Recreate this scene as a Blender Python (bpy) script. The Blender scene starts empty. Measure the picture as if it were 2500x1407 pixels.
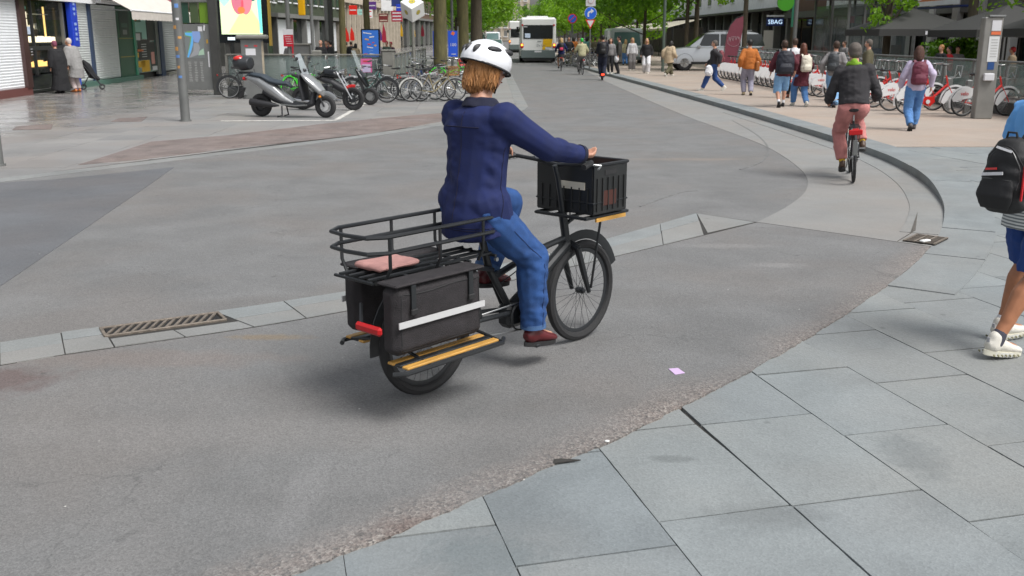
import bpy, bmesh, math, random
import numpy as np
from mathutils import Vector, Matrix, noise
from mathutils.geometry import tessellate_polygon
R = math.radians
rnd = random.Random(7)
SC = bpy.context.scene
# ---------------------------------------------------------------- camera, world, sun, exposure
FPX, PITCH, HC = 2411.0, math.atan(617 / 2411.0), 1.92
cam_d = bpy.data.cameras.new("camera"); cam = bpy.data.objects.new("camera", cam_d)
SC.collection.objects.link(cam); SC.camera = cam
cam.location = (0, 0, HC); cam.rotation_euler = (math.pi / 2 - PITCH, 0, 0)
cam_d.sensor_width = 36; cam_d.lens = FPX / 2500 * 36; cam_d.clip_end = 2000; cam_d.clip_start = .05
cam_d.dof.use_dof = True; cam_d.dof.focus_distance = 6.5; cam_d.dof.aperture_fstop = 7.0
SUN_EL, SUN_AZ = R(56), R(128)
w = bpy.data.worlds.new("World"); SC.world = w; w.use_nodes = True
nt = w.node_tree; bg = nt.nodes["Background"]
sky = nt.nodes.new("ShaderNodeTexSky"); sky.sky_type = 'NISHITA'; sky.sun_disc = False
sky.sun_elevation = SUN_EL; sky.sun_rotation = SUN_AZ; sky.air_density = 1.2; sky.dust_density = 4
hs = nt.nodes.new("ShaderNodeHueSaturation"); hs.inputs["Saturation"].default_value = .28
nt.links.new(sky.outputs[0], hs.inputs["Color"]); nt.links.new(hs.outputs[0], bg.inputs[0])
bg.inputs[1].default_value = .122
sd = bpy.data.lights.new("sun", 'SUN'); sun = bpy.data.objects.new("sun", sd); SC.collection.objects.link(sun)
sd.energy = 2.0; sd.angle = R(24); sd.color = (1, .985, .965)
sdir = Vector((math.sin(SUN_AZ) * math.cos(SUN_EL), math.cos(SUN_AZ) * math.cos(SUN_EL), math.sin(SUN_EL)))
sun.rotation_euler = sdir.to_track_quat('Z', 'Y').to_euler()
SC.view_settings.view_transform = 'Standard'; SC.view_settings.look = 'None'
SC.view_settings.exposure = .45; SC.view_settings.gamma = 1
SC.view_settings.use_curve_mapping = False
SC.cycles.max_bounces = 6; SC.cycles.transparent_max_bounces = 12; SC.cycles.use_denoising = True

# ---------------------------------------------------------------- helpers
def ray(px, py):
    u = (px - 1250) / FPX; v = (703.5 - py) / FPX
    return (u, math.cos(PITCH) + v * math.sin(PITCH), -math.sin(PITCH) + v * math.cos(PITCH))
def G(px, py, z=0.0):
    d = ray(px, py); t = (z - HC) / d[2]; return Vector((t * d[0], t * d[1], z))
def at(px, py, Y):
    d = ray(px, py); t = Y / d[1]; return Vector((t * d[0], Y, HC + t * d[2]))
TMP = bpy.data.scenes.new("tmp")
MATS = {}
def mat(name, col, rough=.6, metal=0., var=.0, scale=8., bump=0., bscale=60., emit=0., alpha=1., trans=0., coat=0., spec=.5, aniso=None):
    if name in MATS: return MATS[name]
    m = bpy.data.materials.new(name); m.use_nodes = True; MATS[name] = m
    t = m.node_tree; b = t.nodes["Principled BSDF"]
    c = (col[0], col[1], col[2], 1)
    b.inputs["Base Color"].default_value = c; b.inputs["Roughness"].default_value = rough
    b.inputs["Metallic"].default_value = metal; b.inputs["Specular IOR Level"].default_value = spec
    b.inputs["Alpha"].default_value = alpha; b.inputs["Coat Weight"].default_value = coat
    b.inputs["Transmission Weight"].default_value = trans
    if emit: b.inputs["Emission Color"].default_value = c; b.inputs["Emission Strength"].default_value = emit
    if var or bump:
        tc = t.nodes.new("ShaderNodeTexCoord")
        mp = t.nodes.new("ShaderNodeMapping"); t.links.new(tc.outputs["Object"], mp.inputs[0])
        if aniso: mp.inputs["Scale"].default_value = aniso
        if var:
            n = t.nodes.new("ShaderNodeTexNoise"); n.inputs["Scale"].default_value = scale; n.inputs["Detail"].default_value = 6
            t.links.new(mp.outputs[0], n.inputs["Vector"])
            r = t.nodes.new("ShaderNodeMapRange"); r.inputs[1].default_value = .3; r.inputs[2].default_value = .7
            r.inputs[3].default_value = 1 - var; r.inputs[4].default_value = 1 + var
            t.links.new(n.outputs[0], r.inputs[0])
            v = t.nodes.new("ShaderNodeVectorMath"); v.operation = 'SCALE'; v.inputs[0].default_value = c[:3]
            t.links.new(r.outputs[0], v.inputs["Scale"]); t.links.new(v.outputs[0], b.inputs["Base Color"])
            r2 = t.nodes.new("ShaderNodeMapRange"); r2.inputs[3].default_value = max(0, rough - .12); r2.inputs[4].default_value = min(1, rough + .12)
            t.links.new(n.outputs[0], r2.inputs[0]); t.links.new(r2.outputs[0], b.inputs["Roughness"])
        if bump:
            n2 = t.nodes.new("ShaderNodeTexNoise"); n2.inputs["Scale"].default_value = bscale; n2.inputs["Detail"].default_value = 4
            t.links.new(mp.outputs[0], n2.inputs["Vector"])
            bp = t.nodes.new("ShaderNodeBump"); bp.inputs["Strength"].default_value = bump; bp.inputs["Distance"].default_value = .02
            t.links.new(n2.outputs[0], bp.inputs["Height"]); t.links.new(bp.outputs[0], b.inputs["Normal"])
    return m

class MB:
    def __init__(s): s.v = []; s.f = []; s.m = []
    def add(s, v, f, m=0):
        o = len(s.v); s.v += [tuple(p) for p in v]; s.f += [tuple(i + o for i in q) for q in f]; s.m += [m] * len(f); return s
    def box(s, c, d, rz=0., m=0, mtx=None, bev=0.):
        x, y, z = d[0] / 2, d[1] / 2, d[2] / 2
        if bev:
            s.rc = 1; bev = min(bev, min(x, y, z) * .95)
            P = []
            for sx in (-1, 1):
                for sy in (-1, 1):
                    for sz in (-1, 1):
                        P += [(sx * (x - bev), sy * (y - bev), sz * z), (sx * (x - bev), sy * y, sz * (z - bev)), (sx * x, sy * (y - bev), sz * (z - bev))]
            I = lambda sx, sy, sz, k: ((sx * 4 + sy * 2 + sz) * 3 + k)
            F = []
            for a in (0, 1):
                F.append([I(0, 0, a, 0), I(1, 0, a, 0), I(1, 1, a, 0), I(0, 1, a, 0)][::1 if a else -1])
                F.append([I(0, a, 0, 1), I(1, a, 0, 1), I(1, a, 1, 1), I(0, a, 1, 1)][::-1 if a else 1])
                F.append([I(a, 0, 0, 2), I(a, 1, 0, 2), I(a, 1, 1, 2), I(a, 0, 1, 2)][::1 if a else -1])
                for b in (0, 1):
                    k = 1 if a == b else -1
                    F.append([I(0, a, b, 0), I(0, a, b, 1), I(1, a, b, 1), I(1, a, b, 0)][::-k if True else 1])
                    F.append([I(a, 0, b, 0), I(a, 0, b, 2), I(a, 1, b, 2), I(a, 1, b, 0)][::k])
                    F.append([I(a, b, 0, 1), I(a, b, 0, 2), I(a, b, 1, 2), I(a, b, 1, 1)][::-k])
            for sx in (0, 1):
                for sy in (0, 1):
                    for sz in (0, 1):
                        k = 1 if (sx + sy + sz) % 2 else -1
                        F.append([I(sx, sy, sz, 0), I(sx, sy, sz, 2), I(sx, sy, sz, 1)][::-k])
        else:
            P = [(i * x, j * y, k * z) for i in (-1, 1) for j in (-1, 1) for k in (-1, 1)]
            F = [(0, 1, 3, 2), (4, 6, 7, 5), (0, 4, 5, 1), (2, 3, 7, 6), (0, 2, 6, 4), (1, 5, 7, 3)]
        if mtx is None:
            mtx = Matrix.Translation(c) @ Matrix.Rotation(rz, 4, 'Z')
        else: mtx = Matrix.Translation(c) @ mtx
        return s.add([mtx @ Vector(p) for p in P], F, m)
    def tube(s, pts, r, n=8, m=0, cap=True, closed=False, ry=None, up=None):
        pts = [Vector(p) for p in pts]; N = len(pts)
        rs = r if isinstance(r, (list, tuple)) else [r] * N
        V = []; prev = None
        for i in range(N):
            if closed: t = pts[(i + 1) % N] - pts[i - 1]
            else: t = pts[min(i + 1, N - 1)] - pts[max(i - 1, 0)]
            t = t.normalized() if t.length > 1e-9 else Vector((0, 0, 1))
            if prev is None:
                u = Vector(up) if up else (Vector((0, 0, 1)) if abs(t.z) < .9 else Vector((1, 0, 0)))
                prev = (u - t * u.dot(t)).normalized()
            else:
                prev = (prev - t * prev.dot(t))
                prev = prev.normalized() if prev.length > 1e-6 else t.orthogonal().normalized()
            b = t.cross(prev)
            for k in range(n):
                a = 2 * math.pi * k / n
                q = ry[i] if ry else rs[i]
                V.append(pts[i] + prev * math.cos(a) * rs[i] + b * math.sin(a) * q)
        F = []
        for i in range(N if closed else N - 1):
            j = (i + 1) % N
            for k in range(n):
                F.append((i * n + k, j * n + k, j * n + (k + 1) % n, i * n + (k + 1) % n)[::-1])
        if cap and not closed:
            F.append(tuple(range(n))); F.append(tuple(range((N - 1) * n, N * n))[::-1])
        return s.add(V, F, m)
    def cyl(s, a, b, r, r2=None, n=12, m=0): return s.tube([a, b], [r, r if r2 is None else r2], n, m)
    def ell(s, c, r, n=10, m=0, mtx=None):
        V = [(0, 0, -1)]; h = max(4, n // 2 + 1)
        for i in range(1, h):
            p = -math.pi / 2 + math.pi * i / h
            for k in range(n): a = 2 * math.pi * k / n; V.append((math.cos(p) * math.cos(a), math.cos(p) * math.sin(a), math.sin(p)))
        V.append((0, 0, 1)); F = []
        for k in range(n):
            F.append((0, 1 + (k + 1) % n, 1 + k)); F.append((len(V) - 1, 1 + (h - 2) * n + k, 1 + (h - 2) * n + (k + 1) % n))
        for i in range(h - 2):
            for k in range(n): F.append((1 + i * n + k, 1 + i * n + (k + 1) % n, 1 + (i + 1) * n + (k + 1) % n, 1 + (i + 1) * n + k))
        c = Vector(c); r = (r, r, r) if isinstance(r, (int, float)) else r
        if mtx is None: P = [c + Vector((p[0] * r[0], p[1] * r[1], p[2] * r[2])) for p in V]
        else: P = [c + mtx @ Vector((p[0] * r[0], p[1] * r[1], p[2] * r[2])) for p in V]
        return s.add(P, F, m)
    def cap(s, a, b, r1, r2, n=10):   # rounded cone: tapered limb
        a = Vector(a); b = Vector(b); d = (b - a)
        if d.length < 1e-6: return s.ell(a, max(r1, r2), n)
        u = d.normalized()
        P = [a - u * r1 * .97, a - u * r1 * .8, a - u * r1 * .4, a, b, b + u * r2 * .4, b + u * r2 * .8, b + u * r2 * .97]
        return s.tube(P, [r1 * .25, r1 * .6, r1 * .92, r1, r2, r2 * .92, r2 * .6, r2 * .25], n)
    def circ(s, c, rad, r, n=32, k=6, m=0, axis='Y', a0=0., a1=2 * math.pi):
        c = Vector(c); full = abs(a1 - a0 - 2 * math.pi) < 1e-6
        pts = []
        for i in range(n if full else n + 1):
            a = a0 + (a1 - a0) * i / n; p, q = math.cos(a) * rad, math.sin(a) * rad
            pts.append(c + (Vector((p, 0, q)) if axis == 'Y' else Vector((p, q, 0)) if axis == 'Z' else Vector((0, p, q))))
        ups = Vector((0, 1, 0)) if axis == 'Y' else Vector((0, 0, 1)) if axis == 'Z' else Vector((1, 0, 0))
        return s.tube(pts, r if not isinstance(r, tuple) else r[0], k, m, closed=full, ry=None if not isinstance(r, tuple) else [r[1]] * len(pts), up=ups)
    def prism(s, poly, z0, z1, m=0, fz=None):   # poly in XY; fz optional height function
        n = len(poly); V = [(p[0], p[1], z0 + (fz(p) if fz else 0)) for p in poly] + [(p[0], p[1], z1 + (fz(p) if fz else 0)) for p in poly]
        tri = tessellate_polygon([[Vector((p[0], p[1], 0)) for p in poly]])
        F = []
        area = sum(poly[i][0] * poly[(i + 1) % n][1] - poly[(i + 1) % n][0] * poly[i][1] for i in range(n))
        cc = area > 0
        if n <= 4: F += [tuple(range(n, 2 * n)), tuple(range(n))[::-1]] if cc else [tuple(range(n, 2 * n))[::-1], tuple(range(n))]
        else:
            for t in tri:
                a, b, c = [Vector((poly[i][0], poly[i][1], 0)) for i in t]
                k = (b - a).cross(c - a).z > 0
                F.append(tuple(i + n for i in (t if k else t[::-1]))); F.append(tuple(t[::-1] if k else t))
        for i in range(n):
            j = (i + 1) % n; q = (i, j, j + n, i + n); F.append(q if cc else q[::-1])
        return s.add(V, F, m)
    def xprism(s, prof, y0, y1, m=0, k0=1., cz=0.):   # side profile (x,z) extruded along y
        n = len(prof); V = [(p[0], y0, p[1]) for p in prof] + [(p[0], y1, p[1]) for p in prof]
        tri = tessellate_polygon([[Vector((p[0], p[1], 0)) for p in prof]])
        area = sum(prof[i][0] * prof[(i + 1) % n][1] - prof[(i + 1) % n][0] * prof[i][1] for i in range(n)); cc = area > 0
        F = []
        for t in tri:
            a, b, c = [Vector((prof[i][0], prof[i][1], 0)) for i in t]
            k = (b - a).cross(c - a).z > 0
            F.append(tuple(t if k else t[::-1])); F.append(tuple(i + n for i in (t[::-1] if k else t)))
        for i in range(n):
            j = (i + 1) % n; q = (i, j, j + n, i + n); F.append(q[::-1] if cc else q)
        if y1 < y0: F = [q[::-1] for q in F]
        return s.add(V, F, m)
    def quad(s, a, b, c, d, m=0): return s.add([a, b, c, d], [(0, 1, 2, 3)], m)
    def mesh(s, name, mats, smooth=35):
        me = bpy.data.meshes.new(name); me.from_pydata(s.v, [], s.f)
        for q in (mats if isinstance(mats, (list, tuple)) else [mats]): me.materials.append(q)
        if max(s.m or [0]) > 0: me.polygons.foreach_set("material_index", s.m)
        if getattr(s, 'rc', 0):
            bb = bmesh.new(); bb.from_mesh(me); bmesh.ops.recalc_face_normals(bb, faces=bb.faces); bb.to_mesh(me); bb.free()
        if smooth:
            me.polygons.foreach_set("use_smooth", [True] * len(me.polygons)); me.set_sharp_from_angle(angle=R(smooth))
        me.update(); return me
    def build(s, name, mats, parent=None, smooth=35, label=None):
        o = bpy.data.objects.new(name, s.mesh(name, mats, smooth)); SC.collection.objects.link(o)
        if parent is not None: o.parent = parent
        if label: o['label'] = label
        return o
def obj(name, me, parent=None):
    o = bpy.data.objects.new(name, me); SC.collection.objects.link(o); o.parent = parent; return o
def tag(o, label, cat, group=None):
    o['label'] = label; o['category'] = cat
    if group: o['group'] = group
    return o
def thing(name, label, cat, loc=(0, 0, 0), rz=0., group=None, rx=0., ry=0.):
    o = bpy.data.objects.new(name, None); SC.collection.objects.link(o); o.empty_display_size = .2
    o.location = loc; o.rotation_euler = (rx, ry, rz); return tag(o, label, cat, group)
def struct(o): o['kind'] = 'structure'; return o
def copy_tree(o, parent=None):
    c = o.copy(); SC.collection.objects.link(c); c.parent = parent
    for ch in list(o.children): copy_tree(ch, c)
    return c
def dup(o, loc, rz, label, ry=None):
    c = copy_tree(o); c.location = loc; c.rotation_euler[2] = rz; c['label'] = label
    if ry is not None: c.rotation_euler[0] = ry
    return c
def remesh(mb, vox, it=4, disp=0., dsc=10., f=.6):
    me = mb.mesh("t", [], 0); o = bpy.data.objects.new("t", me); TMP.collection.objects.link(o)
    md = o.modifiers.new("r", 'REMESH'); md.mode = 'VOXEL'; md.voxel_size = vox
    if it: sm = o.modifiers.new("s", 'SMOOTH'); sm.factor = f; sm.iterations = it
    vl = TMP.view_layers[0]; vl.update(); dg = vl.depsgraph
    nm = bpy.data.meshes.new_from_object(o.evaluated_get(dg)); bpy.data.objects.remove(o); bpy.data.meshes.remove(me)
    if disp:
        n = len(nm.vertices); co = np.empty(n * 3); nm.vertices.foreach_get("co", co); co = co.reshape(-1, 3)
        no = np.empty(n * 3); nm.vertices.foreach_get("normal", no); no = no.reshape(-1, 3)
        def fold(c):
            x, y, z = c[0] * dsc, c[1] * dsc, c[2] * dsc
            k = min(1, max(0, noise.noise((x * .55 + 9, y * .55, z * .4)) * 2.2 + .35))
            w1 = noise.noise((x * .4, y * .4, z * .4)) * 1.5
            return .8 * noise.noise((x * .6, y * .6, z * .6)) + k * (.75 * noise.noise((x * .8 + w1, y * .8 - w1, z * 1.9 + x * .7)) + .35 * noise.noise((x * 2.1, y * 2.1, z * 3.2)))
        d = np.array([fold(c) for c in co])
        co += no * d[:, None] * disp; nm.vertices.foreach_set("co", co.ravel())
    nm.polygons.foreach_set("use_smooth", [True] * len(nm.polygons)); nm.update(); nm.materials.clear(); return nm
def robj(name, mb, m, vox, parent, it=4, disp=0., dsc=10., f=.6):
    me = remesh(mb, vox, it, disp, dsc, f); me.materials.append(m); me.name = name
    return obj(name, me, parent)
def text(name, s, size, m, parent, loc, rot, ext=.002):
    cu = bpy.data.curves.new(name, 'FONT'); cu.body = s; cu.size = size; cu.extrude = ext; cu.align_x = 'CENTER'; cu.align_y = 'CENTER'; cu.resolution_u = 2
    o = bpy.data.objects.new(name, cu); TMP.collection.objects.link(o); TMP.view_layers[0].update()
    me = bpy.data.meshes.new_from_object(o.evaluated_get(TMP.view_layers[0].depsgraph)); bpy.data.objects.remove(o)
    me.materials.clear(); me.materials.append(m); q = obj(name, me, parent); q.location = loc; q.rotation_euler = rot; return q
from mathutils.bvhtree import BVHTree
def bvh(o):
    me = o.data; return BVHTree.FromPolygons([v.co.copy() for v in me.vertices], [tuple(p.vertices) for p in me.polygons])
def seam(o, rays, r, m, name="seam", off=.0, closed=False, parent=None, k=5):
    t = bvh(o); P_ = []
    for a, d in rays:
        h = t.ray_cast(Vector(a), Vector(d).normalized())
        if h[0] is not None: P_.append(h[0] + h[1] * off)
    if len(P_) > 2: return MB().tube(P_, r, k, closed=closed).build(name, m, parent or o)
def ik(a, c, l1, l2, hint):
    a = Vector(a); c = Vector(c); d = c - a; L = min(d.length, (l1 + l2) * .999); u = d.normalized()
    x = (l1 * l1 - l2 * l2 + L * L) / (2 * L); h = math.sqrt(max(l1 * l1 - x * x, 0))
    hv = Vector(hint); hv = (hv - u * hv.dot(u)).normalized()
    return a + u * x + hv * h, a + u * L
def clip(poly, a, b):      # keep the part left of a->b
    out = []; n = len(poly)
    s = lambda p: (b[0] - a[0]) * (p[1] - a[1]) - (b[1] - a[1]) * (p[0] - a[0])
    for i in range(n):
        p, q = poly[i], poly[(i + 1) % n]; sp, sq = s(p), s(q)
        if sp >= 0: out.append(p)
        if sp * sq < 0:
            t = sp / (sp - sq); out.append((p[0] + (q[0] - p[0]) * t, p[1] + (q[1] - p[1]) * t))
    return out
def catmull(P, k=6):
    P = [Vector((p[0], p[1], 0)) for p in P]; out = []
    for i in range(len(P) - 1):
        p0, p1, p2, p3 = P[max(i - 1, 0)], P[i], P[i + 1], P[min(i + 2, len(P) - 1)]
        for j in range(k):
            t = j / k; out.append(.5 * ((2 * p1) + (p2 - p0) * t + (2 * p0 - 5 * p1 + 4 * p2 - p3) * t * t + (3 * p1 - p0 - 3 * p2 + p3) * t ** 3))
    out.append(P[-1]); return out
# ---------------------------------------------------------------- paving materials
def ground_mat(name, base, speck=.25, rough=.8, stains=(), ring=None, cracks=0., sheen=None, tint=(1, 1, 1), lum=.12, big=1.2, fine=220, wetx=None):
    m = bpy.data.materials.new(name); m.use_nodes = True; t = m.node_tree; N = t.nodes; L = t.links
    b = N["Principled BSDF"]; geo = N.new("ShaderNodeNewGeometry"); pos = geo.outputs["Position"]
    def noi(s, d=5, dist=0.):
        n = N.new("ShaderNodeTexNoise"); n.inputs["Scale"].default_value = s; n.inputs["Detail"].default_value = d; n.inputs["Distortion"].default_value = dist
        L.new(pos, n.inputs["Vector"]); return n.outputs[0]
    def rng(x, a, c, lo, hi):
        r = N.new("ShaderNodeMapRange"); r.inputs[1].default_value = a; r.inputs[2].default_value = c; r.inputs[3].default_value = lo; r.inputs[4].default_value = hi
        L.new(x, r.inputs[0]); return r.outputs[0]
    def mth(op, x, y):
        q = N.new("ShaderNodeMath"); q.operation = op
        for i, z in enumerate((x, y)):
            if isinstance(z, (int, float)): q.inputs[i].default_value = z
            else: L.new(z, q.inputs[i])
        return q.outputs[0]
    def mixc(f, a, c):
        q = N.new("ShaderNodeMix"); q.data_type = 'RGBA'
        if isinstance(f, (int, float)): q.inputs[0].default_value = f
        else: L.new(f, q.inputs[0])
        for i, z in ((6, a), (7, c)):
            if isinstance(z, tuple): q.inputs[i].default_value = (*z, 1)
            else: L.new(z, q.inputs[i])
        return q.outputs[2]
    A = tuple(c * (1 - lum) for c in base); B = tuple(c * (1 + lum) * k for c, k in zip(base, tint))
    col = mixc(rng(noi(big, 7, .6), .32, .68, 0, 1), A, B)
    warm = tuple(c * k for c, k in zip(base, (1.07, .98, .92)))
    col = mixc(rng(noi(.55, 3), .45, .62, 0, .55), col, warm)
    vor = N.new("ShaderNodeTexVoronoi"); vor.inputs["Scale"].default_value = fine * .55; L.new(pos, vor.inputs["Vector"])
    sp = rng(vor.outputs["Color"], 0, 1, 1 - speck, 1 + speck); sp2 = rng(noi(fine, 3), .3, .7, 1 - speck * .8, 1 + speck * .8)
    k = mth('MULTIPLY', sp, sp2)
    sx = N.new("ShaderNodeSeparateXYZ"); L.new(pos, sx.inputs[0]); X, Y = sx.outputs[0], sx.outputs[1]
    grav = None
    if ring:
        cx, cy, rr, wd = ring
        dx = mth('SUBTRACT', X, cx); dy = mth('SUBTRACT', Y, cy)
        d = mth('SQRT', mth('ADD', mth('MULTIPLY', dx, dx), mth('MULTIPLY', dy, dy)), 0)
        dd = mth('ADD', mth('SUBTRACT', rr, d), mth('MULTIPLY', mth('SUBTRACT', noi(2.2, 5), .5), .55))
        grav = mth('MULTIPLY', rng(dd, 0, wd, 1, 0), mth('MULTIPLY', rng(Y, 9, 10.5, 1, 0), rng(noi(1.1, 4), .38, .6, .35, 1)))
        vg = N.new("ShaderNodeTexVoronoi"); vg.inputs["Scale"].default_value = 75; L.new(pos, vg.inputs["Vector"])
        gc = N.new("ShaderNodeValToRGB"); L.new(vg.outputs["Color"], gc.inputs[0])
        e = gc.color_ramp.elements; e[0].position = .1; e[0].color = (.09, .08, .075, 1); e[1].position = .9; e[1].color = (.34, .31, .28, 1)
        q = e.new(.5); q.color = (.21, .17, .15, 1)
        col = mixc(mth('MULTIPLY', grav, .8), col, gc.outputs[0])
    for (cx, cy, rx, ry, c, s) in stains:
        dx = mth('DIVIDE', mth('SUBTRACT', X, cx), rx); dy = mth('DIVIDE', mth('SUBTRACT', Y, cy), ry)
        d = mth('SQRT', mth('ADD', mth('MULTIPLY', dx, dx), mth('MULTIPLY', dy, dy)), 0)
        d = mth('ADD', d, mth('MULTIPLY', mth('SUBTRACT', noi(4 / max(rx, ry), 6), .5), 1.3))
        col = mixc(rng(d, .5, 1.1, s, 0), col, c)
    # gum spots and drips
    vs = N.new("ShaderNodeTexVoronoi"); vs.inputs["Scale"].default_value = 2.6; L.new(pos, vs.inputs["Vector"])
    cs = N.new("ShaderNodeSeparateColor"); L.new(vs.outputs["Color"], cs.inputs[0])
    gum = mth('MULTIPLY', rng(mth('ADD', vs.outputs["Distance"], mth('MULTIPLY', noi(30, 2), .04)), .055, .09, .45, 0), rng(cs.outputs[0], .36, .42, 0, 1))
    col = mixc(gum, col, tuple(c * .35 for c in base))
    vs2 = N.new("ShaderNodeTexVoronoi"); vs2.inputs["Scale"].default_value = 7.1; L.new(pos, vs2.inputs["Vector"])
    cs2 = N.new("ShaderNodeSeparateColor"); L.new(vs2.outputs["Color"], cs2.inputs[0])
    chip = mth('MULTIPLY', rng(vs2.outputs["Distance"], .03, .05, .8, 0), rng(cs2.outputs[1], .86, .88, 0, 1))
    col = mixc(chip, col, (.6, .58, .55))
    if cracks:
        nn = N.new("ShaderNodeTexNoise"); nn.inputs["Scale"].default_value = 2.5; nn.inputs["Detail"].default_value = 5; L.new(pos, nn.inputs["Vector"])
        ad = N.new("ShaderNodeVectorMath"); ad.operation = 'MULTIPLY_ADD'; L.new(nn.outputs["Color"], ad.inputs[0]); ad.inputs[1].default_value = (.9, .9, 0); L.new(pos, ad.inputs[2])
        vc = N.new("ShaderNodeTexVoronoi"); vc.feature = 'DISTANCE_TO_EDGE'; vc.inputs["Scale"].default_value = .55; L.new(ad.outputs[0], vc.inputs["Vector"])
        ck = mth('MULTIPLY', rng(vc.outputs["Distance"], .0, .008, 1, 0), rng(noi(.9, 4), .47, .6, 0, cracks))
        col = mixc(ck, col, tuple(c * .3 for c in base))
    v = N.new("ShaderNodeVectorMath"); v.operation = 'SCALE'; L.new(col, v.inputs[0]); L.new(k, v.inputs["Scale"])
    L.new(v.outputs[0], b.inputs["Base Color"])
    if wetx:
        # damp polished stone: gloss varies with position by the shopfronts
        wv = mth('MULTIPLY', rng(mth('ADD', X, mth('MULTIPLY', noi(.8, 3), 3.)), wetx[0], wetx[1], 1, 0), rng(noi(1.5, 4), .35, .6, .6, 1))
        L.new(rng(wv, 0, 1, rough, .13), b.inputs["Roughness"])
        b.inputs["Specular IOR Level"].default_value = .7
    else: L.new(rng(noi(3, 5), .3, .7, rough - .12, rough + .08), b.inputs["Roughness"])
    h = mth('ADD', mth('MULTIPLY', vor.outputs["Distance"], 1), mth('MULTIPLY', noi(18, 6), .8))
    bp = N.new("ShaderNodeBump"); bp.inputs["Strength"].default_value = .25 if not wetx else .04; bp.inputs["Distance"].default_value = .006
    if grav is not None:
        h = mth('ADD', h, mth('MULTIPLY', mth('MULTIPLY', vg.outputs["Distance"], grav), 4.)); bp.inputs["Strength"].default_value = .4
    L.new(h, bp.inputs["Height"]); L.new(bp.outputs[0], b.inputs["Normal"])
    return m
M_asph = ground_mat("asphalt", (.156, .157, .156), .24, .86, ring=(-17.881, 22.231, 25.517, .27), cracks=.3,
    stains=((-3.05, 5.35, .5, .28, (.10, .06, .055), .6), (-2.2, 5.75, .9, .2, (.19, .15, .13), .35), (-.35, 3.62, .22, .10, (.12, .085, .075), .5),
            (2.0, 9.1, .5, .12, (.24, .235, .23), .35), (2.3, 8.3, .25, .1, (.25, .245, .24), .4), (-1.6, 6.2, .3, .07, (.2, .15, .09), .6),
            (2.9, 15.8, 1.2, .18, (.24, .2, .16), .4), (-1.2, 4.6, 1.6, .25, (.2, .195, .19), .4), (.4, 5.0, .5, .2, (.12, .115, .11), .35),
            (-.9, 3.9, .1, .5, (.2, .2, .2), .4), (1.0, 7.2, 1.3, .3, (.13, .125, .12), .35)))
M_asph2 = ground_mat("asphalt_patch", (.115, .12, .128), .22, .84, big=.8)
M_conc = ground_mat("smooth_asphalt_band", (.225, .225, .218), .13, .8, big=.9, lum=.07, fine=260)
M_blue = [ground_mat("bluestone_%d" % i, tuple(x * .4 * 1.16 + y * .6 * 1.16 for x, y in zip(c, (.176, .190, .193))), .10, .62, lum=.13, big=b, fine=150, cracks=.12, stains=((1.9, 4.35, .16, .3, (.10, .115, .12), .35), (1.05, 3.75, .3, .12, (.13, .14, .14), .4), (.75, 4.3, .12, .05, (.10, .11, .11), .5), (2.6, 4.6, .3, .15, (.15, .16, .16), .3), (3.4, 5.6, .4, .2, (.14, .15, .15), .35), (-.1, 3.4, .25, .2, (.12, .15, .16), .4))) for i, (c, b) in enumerate((((.198, .222, .226), 1.6), ((.182, .204, .21), 2.1), ((.208, .228, .226), 1.1), ((.135, .160, .172), 1.5)))]
M_beige = ground_mat("beige_paving", (.345, .292, .248), .12, .8, big=.5, lum=.1)
M_grey = [ground_mat("grey_paving_%d" % i, c, .1, .55, big=b, lum=.1, wetx=(-9.5, -6.5)) for i, (c, b) in enumerate((((.235, .23, .225), .9), ((.215, .213, .21), 1.3), ((.25, .243, .235), .7)))]
M_brown = ground_mat("worn_brown_asphalt", (.175, .145, .135), .3, .85, cracks=1., big=2., lum=.25)
M_kerb = ground_mat("kerb_stone", (.215, .222, .218), .1, .7, big=1.5)
M_joint = mat("joint_dirt", (.035, .033, .03), .95, var=.3, scale=20)
M_soil = mat("gravel_bed", (.10, .092, .08), .95, var=.4, scale=60, bump=.6, bscale=120)

# ---------------------------------------------------------------- kerb curve, heights
KP = [(-2.4, 2.0), (-1.55, 2.62), (-.83, 3.24), (-.65, 3.41), (-.41, 3.62), (-.13, 3.9), (.19, 4.22), (.46, 4.47), (.91, 4.96), (1.4, 5.53), (1.91, 6.16), (2.4, 6.8), (2.98, 7.6), (3.42, 8.24), (3.9, 9.02), (4.22, 9.6),
      (4.62, 10.42), (5.03, 11.44), (5.48, 13.0), (5.79, 14.76), (5.92, 16.6), (5.92, 19.36), (5.83, 23.16), (5.66, 28.27), (5.4, 33.88), (5.1, 40.44), (4.75, 47.16), (4.35, 55.24), (3.6, 75), (3.2, 110), (3.0, 300)]
KC = [(p.x, p.y) for p in catmull(KP, 6)]
def H(p):
    t = min(1, max(0, (p[1] - 9.2) / 4.5)); return .115 * t * t * (3 - 2 * t) - .003
def offs(c, d):
    out = []
    for i in range(len(c)):
        a = c[max(i - 1, 0)]; b = c[min(i + 1, len(c) - 1)]; tx, ty = b[0] - a[0], b[1] - a[1]; l = math.hypot(tx, ty)
        out.append((c[i][0] + ty / l * d, c[i][1] - tx / l * d))
    return out
KO = offs(KC, .5)
# ground far and wide
g = struct(MB().prism([(-700, -60), (700, -60), (700, 900), (-700, 900)], -.6, -.35).build("ground", M_soil))
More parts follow.
